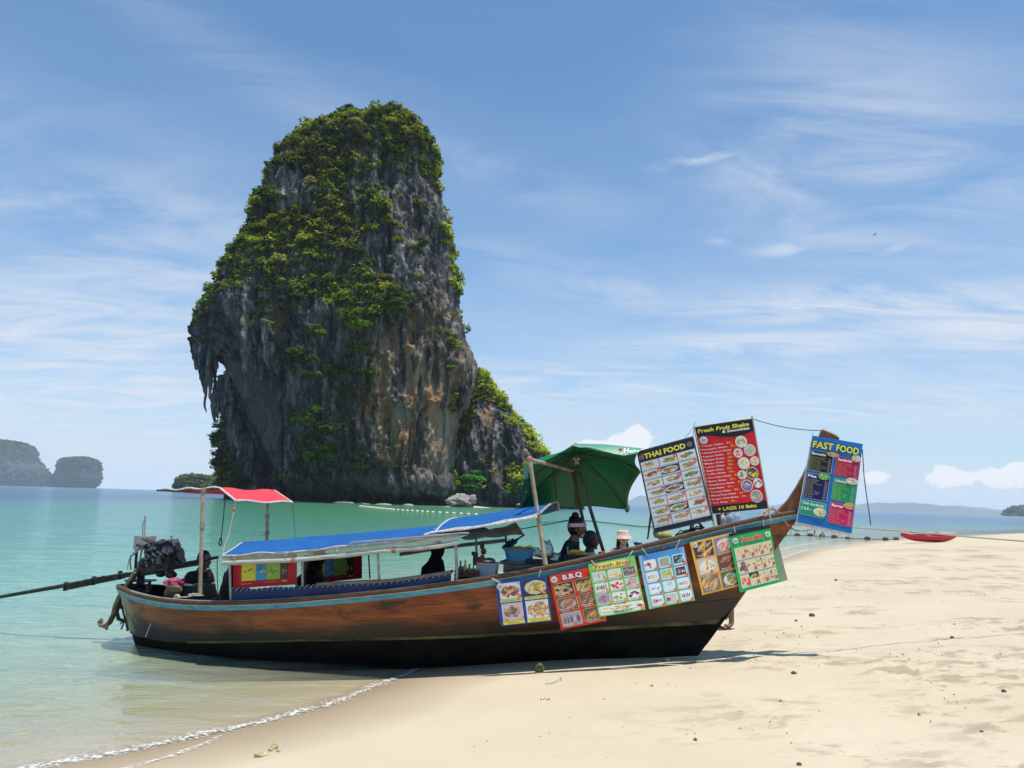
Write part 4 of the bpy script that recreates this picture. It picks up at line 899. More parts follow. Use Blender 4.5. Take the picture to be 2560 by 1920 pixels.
g = G(); g.tube(PCAN[:, 0] + BN * .006, .008, 6); g.tube(PCAN[0], .007, 6); make('roof_hem', g, M_HEM, CAN)
for x in (587, 715, 845, 982, 1128):
    c = bp(x, np.interp(x, [557, 740, 873, 1000, 1147], [1394, 1383, 1371, 1357, 1344]), 1.02); a = np.linspace(0, 2 * np.pi, 9); g = G(); g.tube([c + BA * .018 * math.cos(q) + BU * .018 * math.sin(q) for q in a], .004, 5, False); make('tie_ring', g, M_HEM, CAN)
tube_part('roof_pole', P3((870, 1365, 1.02), (882, 1356, 1.02), (1000, 1347, 1.02), (1150, 1333, 1.02), (1172, 1333, 1.02)), .010, M_GREYBOX, BOAT)
# rolled clear side curtain and the clear strip it hangs from
m_clear, nt, b, out = new_mat('cloudy_clear_plastic'); nt.nodes.remove(b)
t = N(nt, 'ShaderNodeTexCoord'); n = N(nt, 'ShaderNodeTexNoise'); n.inputs['Scale'].default_value = 5; n.inputs['Detail'].default_value = 6; n.inputs['Distortion'].default_value = 1.0; L(nt, t.outputs['Object'], n.inputs['Vector'])
d = N(nt, 'ShaderNodeBsdfDiffuse'); d.inputs[0].default_value = (.36, .38, .33, 1); tr = N(nt, 'ShaderNodeBsdfTransparent'); tr.inputs[0].default_value = (.80, .88, .82, 1); gl = N(nt, 'ShaderNodeBsdfGlossy'); gl.inputs['Roughness'].default_value = .2
mx = N(nt, 'ShaderNodeMixShader'); L(nt, maprange(nt, n.outputs[0], .35, .65, .25, .75), mx.inputs[0]); L(nt, tr.outputs[0], mx.inputs[1]); L(nt, d.outputs[0], mx.inputs[2])
m2 = N(nt, 'ShaderNodeMixShader'); m2.inputs[0].default_value = .10; L(nt, mx.outputs[0], m2.inputs[1]); L(nt, gl.outputs[0], m2.inputs[2]); L(nt, m2.outputs[0], out.inputs[0])
m_roll = mat('rolled_clear_plastic', (.36, .36, .32), c2=(.55, .55, .50), rough=.35, scale=4, stretch=(1, 1, 8), bump=.4, bscale=14)
rl = [(557, 1408), (650, 1404), (740, 1400), (873, 1387), (960, 1377), (1040, 1372), (1105, 1364), (1147, 1355)]
xs_ = np.linspace(557, 1147, 50); yr = np.interp(xs_, [q[0] for q in rl], [q[1] for q in rl]); ye = np.interp(xs_, [557, 740, 873, 1000, 1147], [1391, 1380, 1367, 1353, 1338])
Pa = np.array([bp(x, y, 1.0) for x, y in zip(xs_, ye)]); Pb = np.array([bp(x, y, 1.0) for x, y in zip(xs_, yr)])
g = G(); w_ = .012 * fbm(xs_ * .05, 0 * xs_, 0, 3, 4)[:, None] * BN
g.grid(np.stack([Pa, Pa * .6 + Pb * .4 + w_, Pa * .3 + Pb * .7 - w_, Pb], 1)); make('clear_curtain', g, m_clear, BOAT)
g = G(); g.tube(Pb, .026 + .004 * fbm(xs_ * .08, 0 * xs_, 2, 3, 7), 10); make('curtain_roll', g, m_roll, BOAT)
g = G(); g.tube(P3((1000, 1386, -.95), (1105, 1369, -.95), (1264, 1351, -.95)), .026, 8); make('curtain_roll', g, m_roll, BOAT)
for x in (735, 985):
    c = bp(x, np.interp(x, [q[0] for q in rl], [q[1] for q in rl]), 1.0); g = G(); g.tube([c - BA * .02, c, c + BA * .02], .034, 8); make('curtain_tie', g, mat('rust_cloth_tie', (.30, .17, .12), scale=20), BOAT)
# dark grey tarpaulin folded under the join, and the hanging torn blue cloth
P = quad_grid(bp(1150, 1346, .6), bp(1290, 1308, .1), bp(1311, 1336, -.85), bp(1160, 1350, -.85), 14, 6, lambda x, y: (.008 * np.sin(x * 14 + y * 3))[..., None] * BU)
g = G(); g.sheet(P, .004); make('under_flap', g, mat('dark_grey_tarpaulin', (.035, .035, .037), c2=(.12, .115, .11), rough=.7, scale=3), BOAT)
rng = np.random.default_rng(3); g = G()
for q in range(34):
    a_ = bp(1282 + rng.uniform(-12, 14), 1352 + rng.uniform(-7, 5), -.75); e_ = bp(1262 + rng.uniform(-10, 20), 1372 + rng.uniform(-8, 8), -.75); m_ = (a_ + e_) / 2 + rng.normal(size=3) * .01
    g.tube([a_, m_, e_], [.010, .012, .003], 5)
g.tube(P3((1311, 1337, -.8), (1290, 1350, -.77), (1270, 1358, -.75)), .012, 6); make('torn_cloth', g, cloth_mat('faded_blue_rag', (.02, .07, .22), .2), BOAT)

# ---- front blue roof with its bent hoop
FR, PFR = roof('front_roof', [(1089, 1331), (1189, 1318), (1270, 1304), (1346, 1288)], [(1137, 1295), (1205, 1286), (1301, 1270), (1391, 1254)], -.02, 34, 14, .95, -.95, seed=9)
g = G(); g.tube(PFR[:, 0], .009, 6); g.tube(PFR[0], .008, 6); make('roof_hem', g, M_HEM, FR)
hoop = PFR[-1] + BA * .01; g = G(); g.tube(hoop, .013, 8); make('hoop', g, mat('cane_hoop', (.30, .29, .22), c2=(.42, .40, .30), scale=20), FR)
tube_part('roof_pole', P3((1080, 1331, .98), (1165, 1322, .98), (1260, 1306, .98), (1343, 1291, .98)), .013, M_HEM, FR)
tube_part('roof_pole', P3((1080, 1331, .98), (1060, 1338, 1.0), (1065, 1336, 1.0)), .013, M_HEM, FR)
tube_part('roof_pole', P3((1345, 1308, -.95), (1430, 1300, -.95), (1300, 1323, -.95)), .006, M_DARKTUBE, FR)
g = G()
for i in range(12):
    a_ = PFR[2 + i * 2, 0]; b_ = bp(1100 + i * 20, np.interp(1100 + i * 20, [1080, 1165, 1260, 1343], [1333, 1324, 1308, 1293]), .98); g.tube([a_, (a_ + b_) / 2 + BU * .004, b_], .0035, 5)
for i in range(7):
    a_ = PFR[0, i]; g.tube([a_, a_ - BA * .06 - BU * .015], .0035, 5)
make('lacing', g, M_HEM, FR, kind='stuff')

# ---- red stern awning
AW = thing('stern_awning', None, None, bp(560, 1240, 0), parent=BOAT)
RN1, RN2 = atY(550, 1221, 9.45), atY(686, 1226, 10.9)
P = quad_grid(RN2, atY(731, 1256, 10.7), atY(590, 1253, 9.25), RN1, 12, 12, lambda x, y: (.012 * np.sin(y * 9) - .03 * np.sin(np.pi * x) * np.sin(np.pi * y))[..., None] * BU)
g = G(); g.sheet(P[::-1], .004); make('front_panel', g, M_REDTARP, AW)
g = G(); g.tube(P[-1], .012, 6); g.tube(P[:, -1], .014, 6); g.tube(P[0], .012, 6); make('panel_hem', g, M_HEM, AW)
L1, L2 = atY(398, 1226, 9.7), atY(520, 1229.5, 11.2)
P = quad_grid(L2, RN2 - np.array([.4, 0, .02]), RN1, L1, 14, 10, lambda x, y: (-.055 * np.sin(np.pi * y) ** .6 * (.3 + .7 * x) + .012 * np.sin(x * 16))[..., None] * BU)
g = G(); g.sheet(P[::-1], .004); make('rear_panel', g, M_REDTARP, AW)
g = G(); g.tube(P[-1] + BU * .008, .013, 6); g.tube(P[:, 0] + BU * .005, .010, 6); make('panel_hem', g, M_HEM, AW)
tube_part('awning_pole', np.array([L1 - BA * .03, L1 * .5 + RN1 * .5 - BU * .02, RN1]), .012, M_DARKTUBE, AW)
tube_part('awning_post', P3((508, 1222, .42), (504, 1350, .42), (500, 1489, .42)), [.024, .023, .026], M_POLE, AW)
tube_part('awning_post', P3((669, 1254, -.55), (668, 1310, -.55), (667, 1362, -.55)), .021, M_POLE, AW)
for x, y, v in ((505, 1320, .42), (668, 1294, -.55), (668, 1336, -.55), (509, 1228, .42)):
    c = bp(x, y, v); g = G()
    for q in range(3): a = np.linspace(0, 2 * np.pi, 10); g.tube([c + BA * .028 * math.cos(k) + BN * .028 * math.sin(k) + BU * (.012 * q + .003 * k) for k in a], .005, 5, False)
    make('rope_lashing', g, M_ROPE, AW)
tube_part('hanging_cord', P3((563, 1238, .1), (559, 1290, .1), (553, 1344, .1)), .006, M_ROPEDARK, AW)
c = bp(551, 1357, .1); g = G(); a = np.linspace(0, 2 * np.pi, 12); g.tube([c + BA * .019 * math.sin(k) + BU * .04 * math.cos(k) for k in a], .007, 6, False); g.ell(c + BU * .05, .015, 8, 6); make('cord_loop', g, M_ROPEDARK, AW)
tube_part('hanging_cord', P3((589, 1254, .7), (584, 1280, .7), (572, 1338, .8), (562, 1360, .9), (557, 1388, 1.0)), .006, M_ROPE, AW)
tube_part('hanging_cord', P3((586, 1280, .7), (577, 1310, .72), (572, 1338, .8)), .005, M_ROPE, AW)
g = G(); g.tube(P3((586, 1262, .7), (580, 1267, .7), (588, 1272, .7), (581, 1276, .7), (584, 1281, .7)), .009, 6); make('orange_cord_bundle', g, mat('orange_cord', (.75, .16, .05), scale=30), AW)
tube_part('hanging_cord', P3((731, 1260, -.6), (735, 1300, -.6), (738, 1345, -.6)), .003, M_ROPEDARK, AW)
tube_part('frame_bracket', P3((629, 1352, .2), (631, 1337, .2), (640, 1337, -.1), (664, 1338, -.5)), .008, M_GALV, AW)
tube_part('tie_cord', P3((543, 1396, .4), (543, 1440, .4), (545, 1486, .4)), .005, M_ROPEDARK, AW)

# ---- frame of poles that carries the parasol end of the boat
tube_part('frame_post', P3((1324, 1147, .80), (1343, 1275, .80), (1364, 1412, .80)), [.022, .022, .025], M_POLE, BOAT)
tube_part('frame_bar', P3((1324, 1148, .80), (1380, 1163, .1), (1433, 1177, -.55)), .020, M_POLE, BOAT)
tube_part('frame_post', P3((1432, 1175, -.55), (1451, 1270, -.55), (1476, 1385, -.5)), .020, M_DARKWOOD, BOAT)
g = G(); c = bp(1324, 1148, .80); g.ell(c, (.035, .035, .035), 10, 8); make('joint_wrap', g, mat('rusty_tape', (.32, .16, .10), scale=20), BOAT)
tube_part('tie_cord', P3((1380, 1164, .1), (1384, 1200, .1), (1391, 1248, .05)), .005, M_ROPEDARK, BOAT)
tube_part('tie_cord', P3((1384, 1165, .08), (1389, 1210, .08), (1391, 1248, .05)), .005, M_ROPEDARK, BOAT)
tube_part('grab_pole', P3((1630, 1230, -.3), (1627, 1290, -.3), (1619, 1348, -.3)), [.010, .014, .010], M_DARKTUBE, BOAT)
# pink rope round the prow
tube_part('prow_rope', P3((1910, 1283, .20), (1921, 1272, .10), (1936, 1273, .08), (1950, 1287, .08), (1964, 1305, .07), (1972, 1315, .04)), .012, mat('faded_pink_rope', (.50, .25, .21), c2=(.62, .40, .35), scale=50, bump=.8, bscale=150), BOAT)
tube_part('prow_rope', P3((1912, 1290, .20), (1918, 1278, .12), (1928, 1268, .0), (1936, 1272, -.06)), .012, mat('faded_pink_rope', (.50, .25, .21), c2=(.62, .40, .35), scale=50), BOAT)
# things lashed at the stern: rope ends and rudder iron
for i, pts in enumerate([[(342, 1424), (328, 1445), (312, 1470), (298, 1492), (288, 1515), (283, 1540), (275, 1556), (262, 1565), (252, 1562), (249, 1555), (255, 1550)], [(346, 1428), (330, 1452), (314, 1478), (300, 1500), (292, 1530), (296, 1547), (308, 1552), (320, 1546)], [(338, 1432), (318, 1462), (303, 1488), (290, 1512), (285, 1530), (268, 1560), (266, 1574)]]):
    P = P3(*[(x, y, .12 + .03 * i) for x, y in pts]); tube_part('stern_rope', P, [.030, .024, .018][i], M_ROPEOLD if i != 1 else M_ROPEDARK, BOAT)
for pts, r in (([(301, 1503), (309, 1535), (316, 1560), (319, 1578)], .012), ([(299, 1519), (311, 1520)], .016), ([(303, 1573), (322, 1528)], .010), ([(300, 1560), (328, 1540)], .009), ([(313, 1540), (322, 1575)], .016)):
    tube_part('rudder_iron', P3(*[(x, y, .05) for x, y in pts]), r, M_IRON, BOAT)
tube_part('loose_stick', P3((377, 1559, .75), (364, 1592, .80)), .007, M_GREYWOOD, BOAT)

# ================================================================== ENGINE
ENG = thing('longtail_engine', 'bare oily car engine on the boat stern driving a long propeller shaft', 'engine', bp(395, 1470, 0))
rng = np.random.default_rng(21)
def e_(px, py, v=0.): return bp(px, py, v)
EX = e_(470, 1395) - e_(352, 1412); EX[1] = 0; EX = BA * (EX @ BA) + BU * EX[2]; EL = np.linalg.norm(EX); EX /= EL; EZ = np.cross(EX, BN); EZ = EZ if EZ[2] > 0 else -EZ
EA = [EX, BN, EZ]; EC = e_(408, 1392)
g = G(); g.box(EC, (.34, .26, .26), EA); g.box(EC + EZ * .12, (.36, .20, .09), EA); g.box(EC - EZ * .15 - EX * .08, (.30, .22, .10), EA); make('engine_block', g, M_IRON, ENG, smooth=False)
g = G(); g.box(EC + EZ * .175 + EX * .02, (.33, .13, .05), EA); g.lathe(EC + EZ * .19, [(.02, 0), (.035, .01), (.035, .03)], 12, EA); make('valve_cover', g, M_ALU, ENG, smooth=False)
g = G()
for k in range(4): c = EC + BN * .15 + EX * (-.12 + .085 * k) + EZ * .07; g.tube([c - BN * .06 + EZ * .02, c + BN * .01 + EZ * .015, c + BN * .03 - EZ * .02 + EX * .02, c + BN * .02 - EZ * .05 + EX * .05], [.016, .016, .015, .014], 8)
make('exhaust_manifold', g, M_ALU, ENG)
g = G(); AXW = [BN, EZ, EX]; c = EC + EX * .235; g.lathe(c - EX * .03, [(.03, 0), (.085, .0), (.09, .02), (.085, .04), (.03, .04)], 18, AXW); g.lathe(c + EZ * .07 + BN * .06 - EX * .02, [(.02, 0), (.05, .0), (.05, .03), (.02, .03)], 14, AXW); g.lathe(c - EZ * .09 - BN * .05 - EX * .02, [(.02, 0), (.055, .0), (.055, .03), (.02, .03)], 14, AXW); make('pulley', g, M_IRON, ENG, sharp=30)
g = G(); g.ell(EC + EX * .17 + EZ * .06 + BN * .12, (.06, .055, .06), 12, 8); g.lathe(EC + EX * .11 + EZ * .07 + BN * .14, [(.02, 0), (.05, .0), (.05, .06), (.02, .06)], 12, AXW); make('alternator', g, M_ALU, ENG)
g = G(); c = EC + EX * .045 + BN * .16 - EZ * .03; g.lathe(c - EZ * .05, [(.012, 0), (.034, .0), (.036, .1), (.012, .11)], 14, [EX, BN, EZ]); make('oil_filter', g, mat('dusty_filter', (.12, .13, .14), scale=10), ENG, label='grey oval filter can')
g = G()
for k in range(30):
    a_ = EC + EX * rng.uniform(-.17, .2) + BN * rng.uniform(.05, .17) + EZ * rng.uniform(-.12, .19); q = a_ + EX * rng.uniform(-.14, .14) + EZ * rng.uniform(-.1, .1) + BN * rng.uniform(-.02, .04); m_ = (a_ + q) / 2 + rng.normal(size=3) * .035; g.tube([a_, m_, q], rng.uniform(.005, .013), 6)
make('hose', g, M_IRON, ENG)
g = G()
for k in range(26):
    a_ = EC + EX * rng.uniform(-.17, .18) + BN * rng.uniform(.13, .16) + EZ * rng.uniform(-.1, .19); g.ell(a_, (rng.uniform(.010, .03), .02, rng.uniform(.010, .03)), 8, 6, EA)
make('fittings', g, M_ALU, ENG, kind='stuff')
g = G(); g.tube([e_(352, 1400, .1), e_(362, 1396, .12), e_(370, 1400, .12)], .020, 8); g.tube([e_(373, 1377, .15), e_(383, 1368, .17), e_(392, 1372, .17)], .022, 8); make('intake_pipe', g, M_ALU, ENG)
g = G(); g.tube([e_(428, 1372, .05), e_(429, 1352, .05), e_(428.5, 1339, .05)], .011, 8); g.tube([e_(432, 1354, .08), e_(436, 1362, .08), e_(435, 1372, .08)], .013, 8); make('exhaust_stub', g, M_GALV, ENG)
g = G(); g.box(e_(362, 1357, .0), (.20, .16, .17), [BA, BN, BU]); make('control_box', g, M_GREYBOX, ENG, smooth=False)
g = G(); g.tube([e_(361, 1341), e_(362, 1315), e_(363, 1290)], .012, 8); make('antenna_post', g, M_GALV, ENG)
g = G(); g.tube([e_(356, 1338), e_(357, 1310), e_(362, 1299)], .004, 6); make('cable', g, M_ROPEDARK, ENG)
for pts in ([(350, 1370), (340, 1382), (327, 1390), (325, 1405), (327, 1425)], [(356, 1366), (350, 1400), (344, 1420), (336, 1432)], [(345, 1375), (335, 1380), (322, 1400), (318, 1426)]):
    g = G(); g.tube(P3(*[(x, y, .13) for x, y in pts]), .011 if pts[0][0] != 345 else .004, 7); make('lifting_frame', g, M_ALU, ENG)
g = G(); g.tube([e_(342, 1375, 0), e_(340, 1400, 0), e_(339, 1425, 0)], .018, 6); make('frame_leg', g, M_IRON, ENG)
# bed frame, tiller, shaft
for v in (-.11, .11):
    a_, q = e_(311, 1440, v), e_(505, 1408, v); ax = (q - a_); l = np.linalg.norm(ax); ax /= l; g = G(); g.box((a_ + q) / 2, (l, .03, .045), [ax, BN, np.cross(ax, BN)]); make('bed_rail', g, M_IRON, ENG, smooth=False)
g = G(); g.tube([e_(425, 1419, .14), e_(470, 1407, .14), e_(545, 1393, .16)], [.022, .020, .018], 8); make('tiller', g, M_IRON, ENG)
g = G(); g.box(e_(392, 1420, .05), (.42, .18, .09), EA); g.ell(e_(370, 1408, .08), (.13, .09, .07), 12, 8); g.ell(e_(402, 1435, .10), (.06, .06, .04), 10, 8); g.ell(e_(428, 1437, .10), (.075, .06, .045), 10, 8); make('gearbox', g, M_IRON, ENG)
g = G(); g.lathe(e_(349, 1478), [(.11, 0), (.10, .05), (.05, .08), (.045, .20)], 12); g.box(e_(352, 1451), (.30, .22, .02), [BA, BN, BU]); g.tube([e_(374, 1450), e_(374, 1475)], .02, 8); make('pivot_post', g, M_IRON, ENG, sharp=30)
g = G(); g.tube([e_(505, 1437 - 30), e_(311, 1436), e_(160, 1466), e_(0, 1493), e_(-260, 1535)], .018, 8); make('shaft_tube', g, M_IRON, ENG)
a_, q = e_(160, 1472), e_(311, 1441); ax = q - a_; l = np.linalg.norm(ax); ax /= l; g = G(); g.box((a_ + q) / 2, (l, .03, .05), [ax, BN, np.cross(ax, BN)]); make('shaft_stay', g, M_IRON, ENG, smooth=False)
g = G(); g.tube([e_(318, 1432, .03), e_(265, 1441, .03), e_(170, 1459, .03), e_(0, 1490, .03)], .010, 7); make('stay_rod', g, M_DARKTUBE, ENG)
for x, y in ((164, 1466), (234, 1452), (300, 1438)):
    g = G(); g.box(e_(x, y), (.02, .06, .11), [BA, BN, BU]); make('clamp', g, M_IRON, ENG, smooth=False)
g = G()
for k in range(4): g.tube([e_(200 + k * 14, 1457 - k * 3, .04), e_(215 + k * 14, 1450 - k * 3, .05), e_(232 + k * 14, 1450 - k * 3, .04)], .012, 6)
make('rope_wrap', g, M_ROPEDARK, ENG)
g = G(); g.ell(e_(-275, 1538), .05, 10, 8)
for k in range(3):
    a = k * 2.094; d_ = BN * math.cos(a) + BU * math.sin(a); g.box(e_(-275, 1538) + d_ * .08, (.02, .06, .14), [BA, np.cross(d_, BA), d_])
make('propeller', g, M_ALU, ENG, smooth=False)
# ================================================================== PARASOL
M_GREEN = cloth_mat('green_parasol_cloth', (.008, .20, .085), trans=.22, var=.12, scale=2.5)
UMB = thing('parasol', 'tilted dark green beach parasol with a torn edge lashed above the boat', 'parasol', bp(1509, 1380, -.2), None)
HUB = atY(1440, 1130, 9.35)
rimp = [(1309, 1168, 8.95), (1438, 1113, 8.55), (1592, 1134, 8.75), (1597, 1172, 9.35), (1566, 1272, 10.0), (1440, 1266, 10.35), (1304, 1268, 10.0), (1318, 1205, 9.45)]
RIM = [atY(*q) for q in rimp]
rows = []
for i in range(8):
    a_, b_ = RIM[i], RIM[(i + 1) % 8]
    for k in np.linspace(0, 1, 9)[:-1]:
        e = a_ * (1 - k) + b_ * k; sag = np.sin(np.pi * k)
        e = e + (HUB - e) * .05 * sag + BU * (-.02 * sag)
        col_ = []
        for r in np.linspace(0, 1, 12):
            p = HUB * (1 - r) + e * r; bul = .055 if i in (0, 1, 2, 7) else .05
            p = p + BU * (bul * np.sin(np.pi * r ** 1.3) * (1 - .35 * sag)) + BU * .006 * math.sin(i * 5 + r * 9 + k * 6)
            col_.append(p)
        rows.append(col_)
rows.append(rows[0])
P = np.array(rows); g = G(); g.sheet(P, .003); make('canopy', g, M_GREEN, UMB, sharp=50)
# the brim flap turned up along the near right edge, carrying the white lettering
M_BRIM = cloth_mat('faded_green_brim', (.10, .36, .24), trans=.25)
brim_lo = [(1433, 1113), (1450, 1118), (1468, 1117), (1487, 1120), (1510, 1127), (1535, 1134), (1560, 1138), (1580, 1135), (1594, 1132)]
brim_hi = [(1438, 1110), (1452, 1109), (1470, 1109.5), (1490, 1110), (1515, 1111), (1540, 1113), (1562, 1116), (1585, 1119), (1606, 1120)]
Pl = np.array([atY(x, y, 8.50) for x, y in brim_lo]); Ph = np.array([atY(x, y, 8.62) for x, y in brim_hi])
s_ = np.linspace(0, 8, 33); Pl = np.stack([np.interp(s_, range(9), Pl[:, q]) for q in range(3)], 1); Ph = np.stack([np.interp(s_, range(9), Ph[:, q]) for q in range(3)], 1)
P = np.stack([Ph, Ph * .5 + Pl * .5 + np.array([0, -.02, 0]), Pl], 1); g = G(); g.sheet(P[:, ::-1], .003); BRIM = make('brim_flap', g, M_BRIM, UMB)
g = G(); g.tube(Pl, .004, 6, False); make('piping', g, mat('pale_piping', (.45, .60, .50)), UMB)
edge = P = np.array([r[-1] for r in rows]); g = G(); g.tube(edge, .006, 6, False); make('edge_binding', g, mat('green_binding', (.03, .22, .12)), UMB)
for i in range(8):
    g = G(); R_ = RIM[i]; pts = [HUB * (1 - r) + R_ * r + BU * ((.055 if i in (0, 1, 2, 7) else .05) * np.sin(np.pi * r ** 1.3) - .016) for r in np.linspace(0.02, .98, 9)]; g.tube(pts, .006, 5); rb = make('rib', g, M_DARKTUBE, UMB)
    g = G(); g.tube([atY(1441, 1155, 9.35), pts[4]], .005, 5); make('strut', g, M_DARKTUBE, UMB)
g = G(); g.tube([HUB - BU * .02, atY(1441, 1150, 9.35), atY(1443, 1165, 9.33), atY(1475, 1270, 9.3), bp(1509, 1380, -.2)], [.02, .018, .021, .021, .021], 10); make('pole', g, M_DARKTUBE, UMB)
g = G(); g.lathe(atY(1441, 1147, 9.35), [(.02, -.03), (.05, -.01), (.05, .01), (.02, .03)], 10); g.tube([atY(1441, 1150, 9.35), atY(1443, 1163, 9.34)], .026, 8); make('runner', g, M_CREAM, UMB)
P = quad_grid(atY(1313, 1178, 9.2), atY(1322, 1200, 9.6), atY(1304, 1266, 9.98), atY(1296, 1268, 9.85), 4, 10, lambda x, y: (.02 * np.sin(y * 8))[..., None] * BA); g = G(); g.sheet(P, .003); make('side_drape', g, cloth_mat('sunlit_green_drape', (.02, .25, .20), trans=.4), UMB)
P = quad_grid(atY(1306, 1168, 8.9), atY(1326, 1166, 8.9), atY(1318, 1196, 8.95), atY(1312, 1198, 8.95), 4, 5); g = G(); g.sheet(P, .003); make('torn_corner', g, M_BRIM, UMB)
c = bp(1566, 1272, 0); c = atY(1568, 1270, 9.95); g = G(); g.ell(c, (.035, .03, .06), 10, 7); make('corner_pocket', g, M_BRIM, UMB)
P = quad_grid(atY(1597, 1172, 9.3), atY(1602, 1180, 9.2), atY(1569, 1268, 9.9), atY(1560, 1262, 10.0), 3, 12, lambda x, y: (-.05 * np.sin(np.pi * y))[..., None] * BA); g = G(); g.sheet(P, .003); make('turned_edge', g, mat('olive_edge', (.16, .24, .11), scale=20), UMB)

# ---- lettering
def text_mesh(s, bold=0., res=2, shear=0., spacing=1.0):
    cu = bpy.data.curves.new('lettering', 'FONT'); cu.body = s; cu.offset = bold; cu.resolution_u = res; cu.shear = shear; cu.space_character = spacing
    o = bpy.data.objects.new('lettering', cu); COL.objects.link(o); bpy.context.view_layer.update()
    me = bpy.data.meshes.new_from_object(o.evaluated_get(bpy.context.evaluated_depsgraph_get()))
    V = np.zeros(len(me.vertices) * 3); me.vertices.foreach_get('co', V); V = V.reshape(-1, 3); F = [tuple(p.vertices) for p in me.polygons]
    bpy.data.objects.remove(o); bpy.data.curves.remove(cu); bpy.data.meshes.remove(me); return V, F

# star and letters on the brim
def brimpt(s, t):
    i = np.clip(s, 0, .9999) * 32; k = int(i); f = i - k; lo = Pl[k] * (1 - f) + Pl[k + 1] * f; hi = Ph[k] * (1 - f) + Ph[k + 1] * f
    return lo * (1 - t) + hi * t + np.array([0, -.026, .002])
V, F = text_mesh('Heineken', .02, 1)
w_ = V[:, 0].max(); g = G(); g.add([brimpt(.735 + .40 * x / w_, .18 + .85 * y) for x, y, _ in V if True], F); make('lettering', g, pmat((.82, .88, .84)), BRIM, smooth=False)
g = G(); a = np.linspace(0, 2 * np.pi, 11)[:-1] + math.pi / 2; rr = np.where(np.arange(10) % 2, .42, 1.0)
for sc_, cc in ((1.25, (.8, .85, .8)), (.85, (.6, .06, .05))):
    g = G(); off = -.002 if sc_ < 1 else 0
    g.add([brimpt(.69, .5) + BA * .034 * sc_ * r * math.cos(q) + BU * .034 * sc_ * r * math.sin(q) + np.array([0, off * 2 - .004, 0]) for q, r in zip(a, rr)] + [brimpt(.69, .5) + np.array([0, off * 2 - .004, 0])], [(i, (i + 1) % 10, 10) for i in range(10)]); make('star', g, pmat(cc), BRIM, smooth=False)

# ================================================================== PEOPLE
def skin_of(joints, edges, sub=1):
    """joints: list of (xyz, radius); a continuous skinned surface"""
    me = bpy.data.meshes.new('skinned'); me.from_pydata([tuple(j[0]) for j in joints], edges, []); o = bpy.data.objects.new('skinned', me); COL.objects.link(o)
    md = o.modifiers.new('s', 'SKIN'); md.use_smooth_shade = True; me.skin_vertices[0].data[0].use_root = True
    for i, j in enumerate(joints):
        r = j[1]; me.skin_vertices[0].data[i].radius = (r, r) if np.isscalar(r) else r
    s = o.modifiers.new('d', 'SUBSURF'); s.levels = sub; s.render_levels = sub
    bpy.context.view_layer.update(); m2 = bpy.data.meshes.new_from_object(o.evaluated_get(bpy.context.evaluated_depsgraph_get()))
    V = np.zeros(len(m2.vertices) * 3); m2.vertices.foreach_get('co', V); F = [tuple(p.vertices) for p in m2.polygons]
    bpy.data.objects.remove(o); bpy.data.meshes.remove(me); bpy.data.meshes.remove(m2); return V.reshape(-1, 3), F
SKIN_D = mat('brown_skin', (.20, .105, .062), c2=(.27, .145, .09), rough=.5, scale=8, bump=.05)
SKIN_L = mat('light_skin', (.45, .27, .19), c2=(.55, .34, .25), rough=.5, scale=8, bump=.05)
HAIR_B = mat('black_hair', (.008, .007, .007), rough=.4, bump=.6, bscale=90)
HAIR_G = mat('greying_hair', (.03, .03, .03), c2=(.11, .11, .11), rough=.5, scale=40, bump=.6, bscale=90)
CL_BLACK = mat('black_cloth', (.006, .006, .008), c2=(.016, .016, .02), rough=.85, bump=.5, bscale=18)
CL_NAVY = mat('dark_blue_cloth', (.008, .014, .035), c2=(.014, .024, .05), rough=.85, bump=.5, bscale=18)
CL_WHITE = mat('white_shirt_cloth', (.70, .72, .74), rough=.85, bump=.5, bscale=18)
DARKS = mat('dark_lens', (.004, .004, .004), rough=.1, bump=0)
M_EYEW = mat('eye_white', (.7, .7, .68), rough=.3, bump=0); M_LIP = mat('lips', (.15, .055, .04), rough=.5)
